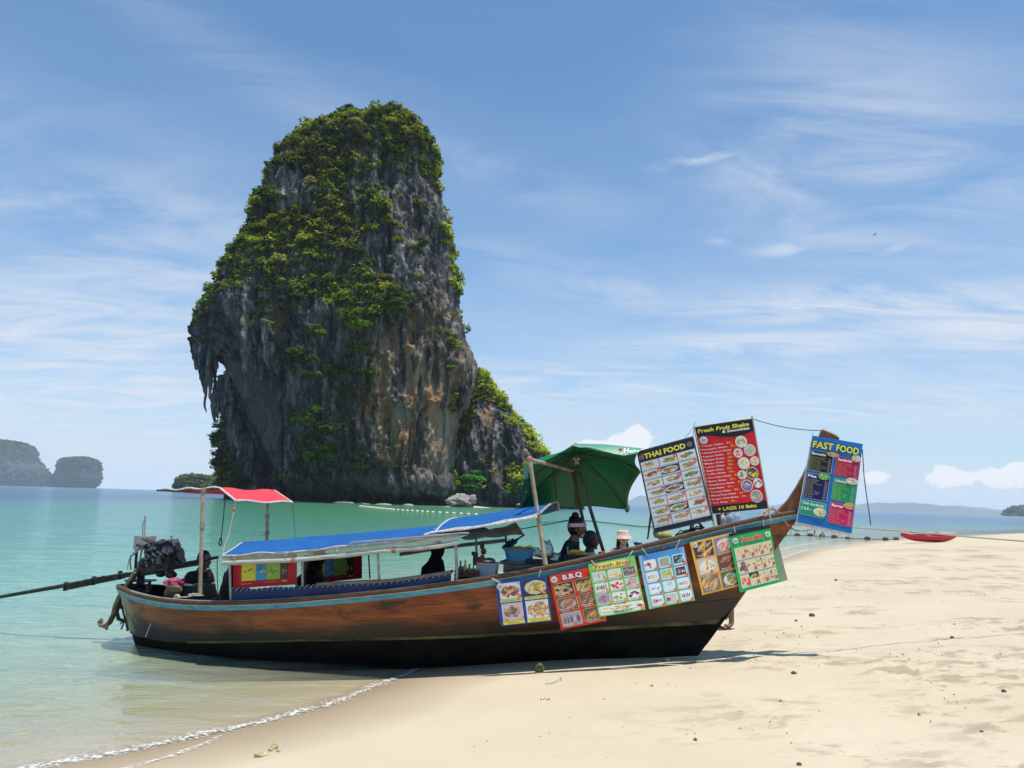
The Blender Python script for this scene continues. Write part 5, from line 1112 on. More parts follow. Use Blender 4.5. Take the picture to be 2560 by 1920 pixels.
def person(name, label, org, face, J, shirt, trousers, skin=SKIN_D, hair=HAIR_B, hairlen=0., head_yaw=0., head_pitch=0., scale=1.0, sleeve='long', legs=True, hairknot=False):
    """J: joints in the person's own frame (forward, left, up) metres"""
    f = np.array([math.cos(face), math.sin(face), 0.]); l = np.array([-math.sin(face), math.cos(face), 0.]); org = np.asarray(org, float)
    W = lambda p: org + (f * p[0] + l * p[1] + BU * p[2]) * scale
    t = thing(name, label, 'person', org)
    j = []; e = []
    def add(p, r, par=None):
        j.append((W(p), (r if np.isscalar(r) else r) * scale if np.isscalar(r) else (r[0] * scale, r[1] * scale))); i = len(j) - 1
        if par is not None: e.append((par, i))
        return i
    pv = np.array(J['pelvis'], float); ch = np.array(J['chest'], float); nk = np.array(J['neck'], float); hd = np.array(J['head'], float)
    r0 = add(pv, .135); mid = add((pv + ch) / 2, .120, r0); c_ = add(ch, .135, mid); n_ = add(nk, .058, c_); h0 = add(hd - (hd - nk) * .35, .060, n_)
    ends = {}
    for s, S in ((1, 'l'), (-1, 'r')):
        sh, el, wr = [np.array(J[k + S], float) for k in ('sh', 'el', 'wr')]
        a = add(sh, .058, c_); b = add((sh + el) / 2, .048, a); c = add(el, .040, b); d = add((el + wr) / 2, .037, c); w = add(wr, .027, d)
        dr = wr - el; dr /= np.linalg.norm(dr); side = np.cross(dr, (0, 0, 1.)); side = side / (np.linalg.norm(side) + 1e-6); dn = np.cross(dr, side); dn = -dn if dn[2] > 0 else dn
        pm = wr + dr * .05; p_ = add(pm, .034, w)
        for q, (o_, ln) in enumerate(((-.030, .066), (-.010, .078), (.010, .074), (.030, .060))):
            b0 = add(pm + dr * .035 + side * o_, .0105, p_); b1 = add(pm + dr * (.035 + ln * .5) + side * o_ * 1.15 + dn * .008, .0095, b0); add(pm + dr * (.035 + ln * .85) + side * o_ * 1.2 + dn * (.030), .008, b1)
        b0 = add(wr + dr * .03 - side * .035 * s, .012, p_); add(wr + dr * .065 - side * .052 * s + dn * .012, .010, b0)
        if legs:
            hp, kn, an, to = [np.array(J[k + S], float) for k in ('hip', 'kn', 'an', 'to')]
            a = add(hp, .095, r0); b = add((hp + kn) / 2, .080, a); c = add(kn, .058, b); d = add(kn * .6 + an * .4, .058, c); w = add(an, .038, d); add(an * .4 + to * .6 - np.array([0, 0, .02]), .036, w); add(to, .028, len(j) - 1)
    V, F = skin_of(j, e); g = G(); g.add(V, F)
    # head: skull with jaw, nose, ears, lips, eye whites join the body mesh
    hf = math.cos(head_yaw), math.sin(head_yaw); F1 = f * hf[0] + l * hf[1]; L1 = -f * hf[1] + l * hf[0]; cp, sp_ = math.cos(head_pitch), math.sin(head_pitch)
    hx = F1 * cp - BU * sp_; hz = BU * cp + F1 * sp_; HA = np.array([hx, L1, hz]); hc = W(hd)
    def shp(d): return 1 - .16 * np.clip(-d[..., 2], 0, 1) * (1 - .5 * np.clip(d[..., 0], 0, 1)) - .10 * np.clip(-d[..., 2], 0, 1) ** 2 * np.abs(d[..., 1])
    g.ell(hc, np.array([.098, .076, .122]) * scale, 20, 14, HA, shp)
    hp_ = lambda x, y, z: hc + (hx * x + L1 * y + hz * z) * scale
    g.ell(hp_(.097, 0, -.012), np.array([.014, .011, .022]) * scale, 8, 6, HA)
    for s in (1, -1): g.ell(hp_(-.004, s * .076, -.008), np.array([.016, .009, .030]) * scale, 8, 6, HA)
    g.ell(hp_(.062, 0, -.090), np.array([.020, .024, .016]) * scale, 8, 6, HA)
    make('body', g, skin, t, sharp=None)
    for s in (1, -1):
        g = G(); g.ell(hp_(.086, s * .030, .012), np.array([.008, .013, .008]) * scale, 8, 6, HA); ey = make('eye', g, M_EYEW, t); g = G(); g.ell(hp_(.0925, s * .030, .012), .0055 * scale, 6, 5); make('iris', g, HAIR_B, ey)
        g = G(); g.box(hp_(.092, s * .030, .034), np.array([.008, .03, .006]) * scale, HA); make('eyebrow', g, hair, t)
    g = G(); g.ell(hp_(.083, 0, -.054), np.array([.008, .020, .007]) * scale, 8, 6, HA); make('lips', g, M_LIP, t)
    if hair is not None:
        g = G(); g.ell(hp_(-.018, 0, .022), np.array([.105, .086, .118]) * scale, 18, 12, HA, lambda d: 1 + .04 * np.sin(d[..., 1] * 23) - .25 * np.clip(d[..., 0] - .35, 0, 1) * (d[..., 2] < .45))
        if hairknot: g.ell(hp_(-.045, 0, .145), np.array([.045, .045, .045]) * scale, 12, 8, HA, lambda d: 1 + .1 * np.sin(d[..., 0] * 15 + d[..., 2] * 11)); g.ell(hp_(-.07, .02, .09), np.array([.05, .06, .05]) * scale, 10, 7, HA)
        if hairlen: g.tube([hp_(-.05, .06, 0), hp_(-.03, .085, -.12), hp_(.02, .09, -.12 - hairlen)], [.035 * scale, .03 * scale, .012 * scale], 8); g.tube([hp_(-.05, -.06, 0), hp_(-.03, -.085, -.12), hp_(.02, -.08, -.12 - hairlen)], [.035 * scale, .03 * scale, .012 * scale], 8)
        make('hair', g, hair, t, sharp=None)
    # clothes
    j = []; e = []
    r0 = add(pv - np.array([0, 0, .04]), .148); mid = add((pv + ch) / 2, .140, r0); c_ = add(ch, .165, mid); q_ = add(ch * .3 + nk * .7, .095, c_); add(nk + np.array([0, 0, .005]), .068, q_)
    for S in 'lr':
        sh, el, wr = [np.array(J[k + S], float) for k in ('sh', 'el', 'wr')]; a = add(sh, .074, c_)
        if sleeve == 'long': b = add((sh + el) / 2, .064, a); c = add(el, .055, b); d = add((el + wr) / 2, .049, c); add(wr * .95 + el * .05, .040, d)
        elif sleeve == 'short': b = add((sh + el) / 2, .066, a)
    V, F = skin_of(j, e); g = G(); V = V + .008 * fbm(V[:, 0] * 14, V[:, 1] * 14, V[:, 2] * 14, 2, 3)[:, None]; g.add(V, F); make('shirt', g, shirt, t, sharp=None)
    if legs and trousers is not None:
        j = []; e = []; r0 = add(pv, .152)
        for S in 'lr':
            hp, kn, an = [np.array(J[k + S], float) for k in ('hip', 'kn', 'an')]; a = add(hp, .112, r0); b = add((hp + kn) / 2, .095, a); c = add(kn, .076, b); add(kn * .15 + an * .85, .060, c)
        V, F = skin_of(j, e); g = G(); V = V + .008 * fbm(V[:, 0] * 12, V[:, 1] * 12, V[:, 2] * 12, 2, 4)[:, None]; g.add(V, F); make('trousers', g, trousers, t, sharp=None)
    t['_hp'] = [list(hc), list(hx), list(L1), list(hz)]
    return t, hp_, HA, W
def seat(lean=0., arms='lap', kneeup=0.):
    h = dict(pelvis=(0, 0, .0), chest=(.02 + lean, 0, .36), neck=(.03 + lean * 1.25, 0, .53), head=(.05 + lean * 1.35, 0, .66))
    for s, S in ((1, 'l'), (-1, 'r')):
        h['sh' + S] = (.02 + lean, s * .19, .475)
        h['hip' + S] = (.03, s * .09, -.02); h['kn' + S] = (.40, s * .13, .05 + kneeup); h['an' + S] = (.36 - kneeup * .2, s * .12, -.36); h['to' + S] = (.52 - kneeup * .2, s * .13, -.40)
        if arms == 'lap': h['el' + S] = (.10 + lean, s * .24, .16); h['wr' + S] = (.32 + lean, s * .12, .10)
        if arms == 'work': h['el' + S] = (.10 + lean, s * .25, .17); h['wr' + S] = (.36 + lean, s * .16, .16)
        if arms == 'knees': h['el' + S] = (.26, s * .20, .16); h['wr' + S] = (.48, s * .06, .14 + kneeup * .3)
    return h
BFACE = math.atan2(BA[1], BA[0])
def head_to(px, py, v, J, face, scale=1.0):
    """where the person's own origin stands so that the head centre is at a surveyed point"""
    f = np.array([math.cos(face), math.sin(face), 0.]); l = np.array([-math.sin(face), math.cos(face), 0.]); h = J['head']
    return bp(px, py, v) - (f * h[0] + l * h[1] + BU * h[2]) * scale
# 1 the man crouching at the stern, looking forward
J = seat(.10, 'knees', .10); J['knl'] = (.34, .12, .16); J['knr'] = (.34, -.12, .14); J['anl'] = (.30, .12, -.20); J['anr'] = (.28, -.12, -.20); J['tol'] = (.44, .13, -.24); J['tor'] = (.42, -.13, -.24)
J['wrr'] = (.46, -.05, .16); J['elr'] = (.26, -.20, .14); J['wrl'] = (.47, .06, .15)
f0 = BFACE - .10; t, hp_, HA, W = person('person', 'man in a black shirt with white shoulder stripes crouching beside the engine', head_to(512, 1401, -.05, J, f0, .90), f0, J, CL_BLACK, CL_BLACK, sleeve='short', scale=.90)
g = G()
for k in (0, .012, .024):
    g.tube([W((.0 + k, -.215, .36)), W((.02 + k, -.19, .45)), W((.03 + k, -.13, .49))], .0035, 5)
make('sleeve_stripe', g, M_HEM, t)
# 2 the dark-clad sitter half hidden by the ice cream poster
J = seat(-.05, 'lap', .05); f0 = BFACE; t, hp_, HA, W = person('person', 'person in black clothes leaning back behind the red ice cream poster', head_to(592, 1400, .30, J, f0, .84), f0, J, CL_BLACK, CL_BLACK, scale=.84)
g = G(); P = [bp(588, 1404, .35), bp(580, 1436, .36), bp(574, 1468, .38), bp(571, 1492, .38)]; g.tube(P, [.05, .08, .105, .12], 12); make('draped_shawl', g, CL_BLACK, t)
def hijab(name, label, px, py, v, face, sc, top, bot, wide):
    J = seat(.02, 'lap'); t, hp_, HA, W = person('person', label, head_to(px, py, v, J, face, sc), face, J, CL_BLACK, CL_BLACK, hair=None, scale=sc)
    g = G(); g.ell(hp_(-.010, 0, .006), np.array([.122, .100, .150]) * sc, 18, 12, HA, lambda d: 1 - .22 * np.clip(d[..., 0] - .72, 0, 1)); c = hp_(-.02, 0, -.10); b = W((.0, 0, .36))
    g.tube([c + BU * .04, c * .5 + b * .5, b, W((0, 0, .02)), W((0, 0, -.1))], [.085 * sc, .115 * sc, .195 * sc, .22 * sc, .24 * sc], 16); make('headscarf', g, CL_BLACK, t, sharp=None); return t
hijab('person', 'person in a black robe and headscarf sitting in front of the dark red poster', 795, 1392, -.25, BFACE + .2, .92, 0, 0, 0)
hijab('person', 'person in a black robe sitting near the middle of the boat with only water behind', 1096, 1375, -.30, BFACE + .6, .74, 0, 0, 0)
# 3 the cook
J = seat(.10, 'work'); J['elr'] = (.0, -.24, .14); J['wrr'] = (.16, -.20, .02); J['ell'] = (.20, .2, .12); J['wrl'] = (.46, .10, .0)
f0 = BFACE + .05; t, hp_, HA, W = person('person', 'cook in a dark top and pink headband with her hair tied up', head_to(1443, 1321, -.05, J, f0, .98), f0, J, CL_NAVY, CL_BLACK, scale=.98, hairknot=True, head_pitch=.15)
g = G(); a = np.linspace(0, 2 * np.pi, 24, endpoint=False)
rows = [[hp_(.103 * math.cos(q) - .008 + o_, .088 * math.sin(q), .040 + .022 * math.cos(q) + z) for q in a] for o_, z in ((0, -.018), (.003, 0), (0, .020))]
g.grid(np.array(rows), close=True); rows = [[hp_(.110 * math.cos(q) - .008, .094 * math.sin(q), .040 + .022 * math.cos(q) + z) for q in a] for z in (-.022, 0, .022)]; g.grid(np.array(rows), close=True)
make('headband', g, mat('pink_headband', (.62, .42, .52), scale=12, bump=.5), t)
# 4 the grey-haired man
J = seat(.02, 'lap'); f0 = BFACE + .25; t, hp_, HA, W = person('person', 'man with greying hair and white shirt between the parasol pole and the cook', head_to(1479, 1353, -.55, J, f0, .93), f0, J, CL_WHITE, CL_NAVY, hair=HAIR_G, scale=.93, sleeve='short')
# 5 the woman with the bucket hat
J = seat(.0, 'lap'); J['wrl'] = (.2, .2, .3); J['ell'] = (.02, .26, .14)
f0 = -math.pi / 2 + .25; t, hp_, HA, W = person('person', 'woman in beige bucket hat and dark sunglasses behind the boat', head_to(1558, 1348, -4.4, J, f0, 1.0), f0, J, CL_NAVY, None, skin=SKIN_L, scale=1.0, sleeve='none', hairlen=.16, legs=False)
g = G(); g.lathe(hp_(-.005, 0, .045), [(.165, -.035), (.135, .0), (.108, .030), (.100, .085), (.070, .108), (.0, .112)], 22, HA, cap=False); g.lathe(hp_(-.005, 0, .042), [(.163, -.036), (.132, -.002), (.105, .028)], 22, HA, cap=False); make('bucket_hat', g, mat('beige_hat_cloth', (.55, .42, .34), scale=20, bump=.4), t)
g = G()
for s in (1, -1): g.ell(hp_(.096, s * .034, .004), (.012, .031, .024), 12, 8, HA); g.tube([hp_(.09, s * .065, .008), hp_(0, s * .082, .008)], .004, 5)
g.box(hp_(.10, 0, .010), (.006, .02, .006), HA); make('sunglasses', g, DARKS, t)
g = G(); g.tube([W((.10, .09, .30)), W((.03, .10, .46)), W((-.10, .09, .40))], .011, 6); g.tube([W((.10, -.09, .30)), W((.03, -.10, .46)), W((-.10, -.09, .40))], .011, 6); make('shoulder_strap', g, CL_BLACK, t)
j = [(W((0, 0, .05)), .13)]; 
for s in (1, -1):
    j += [(W((.0, s * .09, -.05)), .09), (W((.02, s * .10, -.35)), .06), (W((0, s * .10, -.62)), .045)]
V, F = skin_of(j, [(0, 1), (1, 2), (2, 3), (0, 4), (4, 5), (5, 6)]); g = G(); g.add(V, F); make('leg_pair', g, SKIN_L, t, sharp=None)
# 6 whoever stands behind the bow: bare legs and dark sandals
fx = atZ(1818, 1572, gz(3.1, 11.2)); f0 = math.radians(200)
st = dict(pelvis=(0, 0, .93), chest=(.0, 0, 1.27), neck=(.0, 0, 1.43), head=(.02, 0, 1.58), shl=(0, .17, 1.35), shr=(0, -.17, 1.35), ell=(.02, .23, 1.08), elr=(.02, -.23, 1.08), wrl=(.2, .2, .95), wrr=(.2, -.2, .95), hipl=(0, .09, .90), hipr=(0, -.09, .90), knl=(.03, .10, .50), knr=(.02, -.13, .50), anl=(-.01, .10, .08), anr=(.05, -.15, .08), tol=(.17, .11, .03), tor=(.20, -.18, .03))
t, hp_, HA, W = person('person', 'bare legs in dark sandals of someone standing behind the bow', fx, f0, st, CL_BLACK, None, scale=.93, sleeve='short')
g = G(); j = []; V, F = skin_of([(W((0, 0, .93)), .14), (W((0, .10, .85)), .115), (W((.02, .11, .62)), .10), (W((0, -.10, .85)), .115), (W((.02, -.12, .62)), .10)], [(0, 1), (1, 2), (0, 3), (3, 4)]); g.add(V, F); make('shorts', g, CL_NAVY, t, sharp=None)
for S, (x, y) in (('l', (.08, .105)), ('r', (.13, -.165))):
    g = G(); g.ell(W((x, y, .012)), (.145, .052, .014), 14, 7, [np.array([math.cos(f0), math.sin(f0), 0]), np.array([-math.sin(f0), math.cos(f0), 0]), BU]); g.tube([W((x - .02, y - .055, .02)), W((x + .03, y, .075)), W((x - .02, y + .055, .02))], .014, 6); g.tube([W((x + .06, y - .05, .02)), W((x + .09, y, .05)), W((x + .06, y + .05, .02))], .012, 6); make('sandal', g, mat('dark_sandal', (.03, .015, .018), c2=(.07, .03, .04), scale=20), t)

# ================================================================== GOODS IN THE BOAT
def item(name, label, cat, loc, group=None): return thing(name, label, cat, loc, group)
# stern: olive canvas bag, pink plastic bag, dark green crate, rope coil
t = item('canvas_bag', 'olive canvas bag standing by the awning post at the stern', 'bag', bp(433, 1493, .45)); g = G()
g.ell(bp(433, 1480, .45), (.105, .07, .085), 18, 12, [BA, BN, BU], lambda d: 1 + .10 * np.sign(d[..., 0]) * np.sin(d[..., 2] * 3) + .12 * np.abs(d[..., 0] * d[..., 2])); make('bag_body', g, mat('olive_canvas', (.10, .085, .035), c2=(.18, .155, .07), scale=9, bump=.6), t)
g = G(); g.box(bp(433, 1473, .52), (.17, .02, .05), [BA, BN, BU]); make('flap', g, mat('olive_flap', (.12, .10, .045), scale=12), t, smooth=False)
g = G(); P = bp(438, 1457, .35); g.ell(P, (.12, .09, .055), 22, 14, [BA, BN, BU], lambda d: 1 + .30 * np.sin(d[..., 0] * 7 + d[..., 2] * 5) * np.abs(d[..., 1]) + .18 * np.sin(d[..., 0] * 13)); make('plastic_bag', g, cloth_mat('pink_plastic', (.46, .08, .20), .35), None, loc=P, label='crumpled pink plastic bag lying on the olive bag', cat='plastic bag')
t = item('crate', 'dark green crate with papers on it under the crouching man', 'crate', bp(482, 1493, .15)); g = G(); g.box(bp(482, 1479, .15), (.42, .30, .17), [BA, BN, BU]); make('crate_body', g, mat('dark_green_plastic', (.012, .03, .028), scale=9), t, smooth=False); g = G(); g.box(bp(470, 1461, .2), (.20, .16, .012), [BA, BN, BU]); make('paper', g, M_PALEWOOD, t, smooth=False)
t = item('rope_coil', 'pale rope coil at the foot of the awning post', 'rope', bp(485, 1492, .52)); g = G(); c = bp(489, 1488, .50); a = np.linspace(0, 6 * np.pi, 60); g.tube([c + (BA * .10 * math.cos(q) + BN * .06 * math.sin(q)) * (1 - .02 * i) + BU * (.004 * q / 3) for i, q in enumerate(a[:45])], .009, 6); g.tube(P3((495, 1488, .5), (465, 1493, .6), (445, 1494, .66)), .010, 6); make('coil', g, M_ROPE, t)
g = G(); c = bp(442, 1494, .62); g.lathe(c, [(.035, -.02), (.040, 0), (.035, .02)], 14, [BA, BU, BN]); make('float_cap', g, mat('cream_plastic', (.55, .52, .30)), t)
# middle: tray with bottles, white tub
t = item('sauce_crate', 'brown wooden crate crowded with sauce bottles', 'crate', bp(1173, 1450, .35)); c = bp(1171, 1435, .35)
g = G()
for z in (-.055, -.01, .035): g.box(c + BN * .12 + BU * z, (.27, .012, .028), [BA, BN, BU]); g.box(c - BN * .12 + BU * z, (.27, .012, .028), [BA, BN, BU]); g.box(c + BA * .13 + BU * z, (.012, .24, .028), [BA, BN, BU]); g.box(c - BA * .13 + BU * z, (.012, .24, .028), [BA, BN, BU])
for sx__ in (-.12, .12):
    for sy__ in (-.11, .11): g.box(c + BA * sx__ + BN * sy__ - BU * .01, (.02, .02, .13), [BA, BN, BU])
g.box(c - BU * .06, (.26, .23, .01), [BA, BN, BU]); make('crate_slats', g, mat('orange_brown_wood', (.17, .065, .025), c2=(.27, .12, .05), scale=8), t, smooth=False)
def bottle(px, py, v, h, r, colb, colc, label, m=None):
    b0 = bp(px, py, v); t = thing('bottle', label, 'bottle', b0, 'sauce bottles in the wooden crate')
    g = G(); g.lathe(b0, [(r * .9, 0), (r, .01), (r, h * .55), (r * .45, h * .75), (r * .4, h * .86)], 12); make('glass', g, pmat(colb, .2), t)
    g = G(); g.lathe(b0, [(r * .5, h * .86), (r * .55, h * .87), (r * .5, h)], 10); make('cap', g, pmat(colc), t); return t
for a_ in ((1150, 1440, .36, .17, .020, (.14, .07, .06), (.07, .07, .07), 'brown sauce bottle with a grey cap at the left end of the crate'), (1162, 1438, .36, .165, .020, (.60, .50, .12), (.70, .66, .02), 'yellow bottle with a bright yellow cap in the wooden crate'), (1173, 1438, .36, .12, .024, (.25, .28, .30), (.02, .12, .25), 'squat grey bottle with a blue cap in the wooden crate'), (1183, 1438, .34, .12, .018, (.30, .33, .45), (.3, .35, .5), 'slim pale blue bottle right of the blue-capped one'), (1192, 1438, .36, .11, .020, (.50, .45, .15), (.75, .55, .02), 'small bottle with a mustard yellow cap at the right end of the crate'), (1156, 1440, .30, .11, .018, (.3, .28, .27), (.45, .42, .4), 'short grey shaker behind the yellow bottle'), (1179, 1441, .40, .07, .022, (.35, .30, .28), (.3, .3, .3), 'low glass jar in front of the slim bottle')): bottle(*a_)
t = item('white_tub', 'white plastic tub with tapered sides holding wrapped food', 'tub', bp(1222, 1438, .30)); c = bp(1220, 1422, .28)
g = G(); rows = [[c + BA * x * s_ + BN * y * s_ + BU * z for x, y in ((-.11, -.10), (.11, -.10), (.11, .10), (-.11, .10))] for s_, z in ((.84, -.095), (1.0, .06), (1.06, .062), (1.06, .072), (.97, .072), (.84, -.07))]; g.grid(np.array(rows), close=True); g.f.append((3, 2, 1, 0)); g.f.append((20, 21, 22, 23)); make('tub_body', g, mat('white_plastic', (.62, .64, .72), rough=.35, bump=0), t, sharp=30)
g = G(); g.ell(c + BU * .09 + BA * .01, (.075, .06, .035), 14, 8); make('foil_lid', g, mat('foil', (.55, .55, .52), metal=.8, rough=.25, scale=20), t)
g = G(); g.ell(c + BU * .08 - BA * .08, (.06, .05, .05), 12, 8); make('wrapped_food', g, mat('brick_red_wrap', (.40, .09, .04), scale=12), t)
t = item('hanging_straw_bags', 'clear bags of drinking straws and red labels hanging behind the white tub', 'bag', bp(1195, 1400, 0)); 
for (x0, y0, x1, y1, w_, m) in ((1190, 1352, 1190, 1379, .010, M_GREYBOX), (1206, 1360, 1205, 1372, .028, mat('green_hook', (.10, .13, .09))), (1209, 1372, 1209, 1384, .036, mat('red_label', (.45, .10, .05), scale=30)), (1206, 1388, 1206, 1400, .030, mat('tan_packet', (.30, .20, .15), scale=20)), (1190, 1382, 1188, 1412, .034, mat('smoky_bottle', (.12, .11, .12), c2=(.25, .22, .21), scale=20)), (1200, 1392, 1206, 1416, .030, mat('red_packet', (.42, .09, .04), scale=20)), (1181, 1382, 1190, 1388, .03, mat('brown_packet', (.16, .10, .09), scale=20))):
    g = G(); g.tube([bp(x0, y0, 0), bp((x0 + x1) / 2, (y0 + y1) / 2, .01), bp(x1, y1, 0)], [w_ * .7, w_, w_ * .8], 8); make('packet', g, m, t)
g = G(); g.tube([bp(1208, 1350, 0), bp(1207, 1380, 0), bp(1200, 1400, 0)], .004, 5); make('string', g, M_ROPEDARK, t)
# chopping table, blue basin, charcoal tray
t = item('cutting_table', 'low weathered plank table in the boat carrying the blue basin', 'table', bp(1300, 1430, .2))
g = G(); g.box(bp(1301, 1406, .20), (.42, .34, .032), [BA, BN, BU]); make('table_top', g, M_GREYWOOD, t, smooth=False)
g = G(); g.box(bp(1298, 1420, .36), (.36, .02, .10), [BA, BN, BU]); make('side_board', g, M_GREYWOOD, t, smooth=False)
g = G(); g.box(bp(1290, 1440, .2) - BU * .1, (.32, .3, .25), [BA, BN, BU]); make('stand', g, M_DARKWOOD, t, smooth=False)
g = G(); g.box(bp(1300, 1422, .62), (.34, .06, .014), [BA * .985 + BU * .17, BN, BU]); make('knife_board', g, M_DARKWOOD, t, smooth=False)
t = item('blue_basin', 'rectangular light blue plastic basin heaped with yellow noodles', 'basin', bp(1300, 1402, .2)); c = bp(1299, 1385, .20)
g = G(); rows = []
a = np.linspace(0, 2 * np.pi, 28, endpoint=False)
for s_, z in ((.80, -.085), (.97, .050), (1.09, .056), (1.09, .062), (.96, .060), (.78, -.07)):
    rows.append([c + BA * .175 * s_ * np.sign(math.cos(q)) * abs(math.cos(q)) ** .45 + BN * .125 * s_ * np.sign(math.sin(q)) * abs(math.sin(q)) ** .45 + BU * z for q in a])
g.grid(np.array(rows), close=True); g.f.append(tuple(range(28))[::-1]); make('basin_body', g, mat('light_blue_plastic', (.03, .30, .52), c2=(.08, .38, .60), rough=.3, bump=0), t, sharp=40)
g = G(); rng = np.random.default_rng(4)
for q in range(60):
    a_ = c + BA * rng.uniform(-.11, .14) + BN * rng.uniform(-.09, .09) + BU * rng.uniform(.035, .075); d_ = rng.normal(size=3) * .03; d_[2] *= .3; g.tube([a_ - d_, a_ + BU * .01, a_ + d_], .006, 5)
make('noodles', g, mat('yellow_noodles', (.68, .42, .05), scale=20), t)
def plastic_bag(name, px, py, v, r, label):
    c = bp(px, py, v); g = G(); g.ell(c, r, 26, 18, [BA, BN, BU], lambda d: 1 + .16 * np.sin(d[..., 0] * 9 + d[..., 2] * 6) * np.abs(d[..., 2]) + .12 * np.sin(d[..., 1] * 12 + d[..., 2] * 9)); return make(name, g, m_bagp, None, loc=c - BU * r[2], label=label, cat='plastic bag', sharp=None)
m_bagp, nt, b, out = new_mat('thin_grey_plastic'); nt.nodes.remove(b)
tr = N(nt, 'ShaderNodeBsdfTransparent'); tr.inputs[0].default_value = (.80, .84, .88, 1); gl = N(nt, 'ShaderNodeBsdfGlossy'); gl.inputs['Roughness'].default_value = .25; df = N(nt, 'ShaderNodeBsdfDiffuse'); df.inputs[0].default_value = (.35, .37, .42, 1)
fr = N(nt, 'ShaderNodeLayerWeight'); fr.inputs[0].default_value = .35; mx = N(nt, 'ShaderNodeMixShader'); L(nt, math_(nt, 'MULTIPLY_ADD', fr.outputs[1], .6, .2, True), mx.inputs[0]); L(nt, tr.outputs[0], mx.inputs[1]); L(nt, df.outputs[0], mx.inputs[2]); m2 = N(nt, 'ShaderNodeMixShader'); m2.inputs[0].default_value = .12; L(nt, mx.outputs[0], m2.inputs[1]); L(nt, gl.outputs[0], m2.inputs[2]); L(nt, m2.outputs[0], out.inputs[0])
plastic_bag('plastic_bag', 1368, 1375, .1, (.07, .06, .10), 'tall translucent grey plastic bag behind the pale post')
plastic_bag('plastic_bag', 1344, 1379, .0, (.035, .03, .045), 'small knotted clear plastic bag left of the pale post')
plastic_bag('plastic_bag', 1395, 1398, .1, (.11, .09, .07), 'low smoky plastic bag heap beside the cook')
t = item('food_plate', 'plate of shredded orange carrot right of the blue basin', 'plate', bp(1362, 1396, .25)); g = G(); g.lathe(bp(1360, 1394, .25), [(.06, 0), (.11, .012), (.115, .018), (.06, .008)], 20); make('plate_dish', g, mat('dark_plate', (.05, .05, .06)), t)
g = G()
for q in range(60):
    a_ = bp(1360, 1391, .25) + BA * rng.normal() * .045 + BN * rng.normal() * .04 + BU * rng.uniform(0, .02); d_ = rng.normal(size=3) * .018; d_[2] *= .3; g.tube([a_ - d_, a_ + d_], .004, 4)
make('carrot_shreds', g, mat('carrot', (.75, .24, .06), c2=(.85, .45, .20), scale=40), t)
g = G(); g.box(bp(1345, 1404, .30), (.26, .16, .05), [BA, BN, BU]); g.box(bp(1362, 1412, .30), (.25, .2, .10), [BA, BN, BU]); make('black_grill', g, M_IRON, None, smooth=False, loc=bp(1350, 1412, .3), label='black metal grill box under the plate of carrot', cat='grill')
t = item('corn_tray', 'tray of yellow corn cobs in front of the cook', 'tray', bp(1441, 1390, .35)); g = G(); g.box(bp(1441, 1388, .35), (.22, .14, .012), [BA, BN, BU]); g.box(bp(1450, 1402, .33), (.36, .2, .11), [BA, BN, BU]); make('tray_board', g, M_IRON, t, smooth=False)
for k, (dx, dz) in enumerate(((-.03, 0), (.02, .003), (.06, 0), (.0, .025))):
    c = bp(1441, 1384, .35) + BA * dx + BN * .02 * (k - 1) + BU * dz; g = G(); g.tube([c - BA * .07, c - BA * .04 , c + BA * .04, c + BA * .085], [.012, .022, .020, .008], 10); make('corn_cob', g, mat('corn_yellow', (.78, .50, .03), c2=(.85, .60, .08), scale=60, bump=.8, bscale=120), t)
g = G(); g.tube([bp(1419, 1367, .33), bp(1420, 1388, .36)], .008, 6); make('wooden_ladle', g, M_PALEWOOD, None, loc=bp(1420, 1388, .36), label='short pale wooden ladle handle in the hand of the cook', cat='ladle')
t = item('chilli_heap', 'small heap of red sausages at the foot of the parasol pole', 'food', bp(1505, 1386, .2)); 
for k in range(7):
    c = bp(1503 + rng.uniform(-6, 6), 1383 + rng.uniform(-3, 3), .2); d_ = BA * .025 + BN * rng.normal() * .012; g = G(); g.tube([c - d_, c + BU * .004, c + d_], [.006, .010, .006], 8); make('sausage', g, mat('sausage_red', (.50, .06, .03), scale=20), t)
g = G(); g.tube([bp(1532, 1384, .2), bp(1532, 1376, .2)], [.018, .016], 10); make('amber_jar', g, mat('amber_wood', (.55, .25, .08)), None, loc=bp(1532, 1386, .2), label='small amber wooden jar lid poking over the rail', cat='jar')
g = G(); g.box(bp(1596, 1362, 0), (.08, .06, .05), [BA, BN, BU]); g.ell(bp(1590, 1358, 0), (.03, .03, .02), 8, 6); make('blue_box', g, mat('teal_blue_plastic', (.02, .10, .18), scale=10), None, smooth=False, loc=bp(1596, 1368, 0), label='small dark blue box on the rail right of the woman', cat='box')
# coconuts, rope heap, water bottles at the bow
t = item('coconut', 'green coconut cut open to its white husk beside the Thai food board', 'coconut', bp(1658, 1346, .12)); c = bp(1660, 1339, .12); AXC = [BA * .8 - BU * .6, BN, BU * .8 + BA * .6]
g = G(); g.ell(c, (.085, .06, .058), 20, 14, [BA, BN, BU]); make('husk', g, mat('green_husk', (.32, .34, .07), c2=(.50, .50, .16), scale=6, bump=.2), t); g = G(); g.lathe(c - BA * .04 + BU * .012, [(.060, 0), (.052, .03), (.035, .055), (.0, .06)], 7, [BN, BU, -BA * .9 + BU * .45], cap=False); make('cut_top', g, mat('white_husk', (.72, .66, .48), scale=8), t, sharp=20)
g = G(); g.ell(bp(1640, 1332, -.05), (.035, .03, .06), 14, 10); make('tan_coconut', g, mat('tan_husk', (.42, .27, .16), c2=(.52, .37, .24), scale=8), None, loc=bp(1640, 1340, -.05), label='tan coconut half hidden left of the green coconut', cat='coconut')
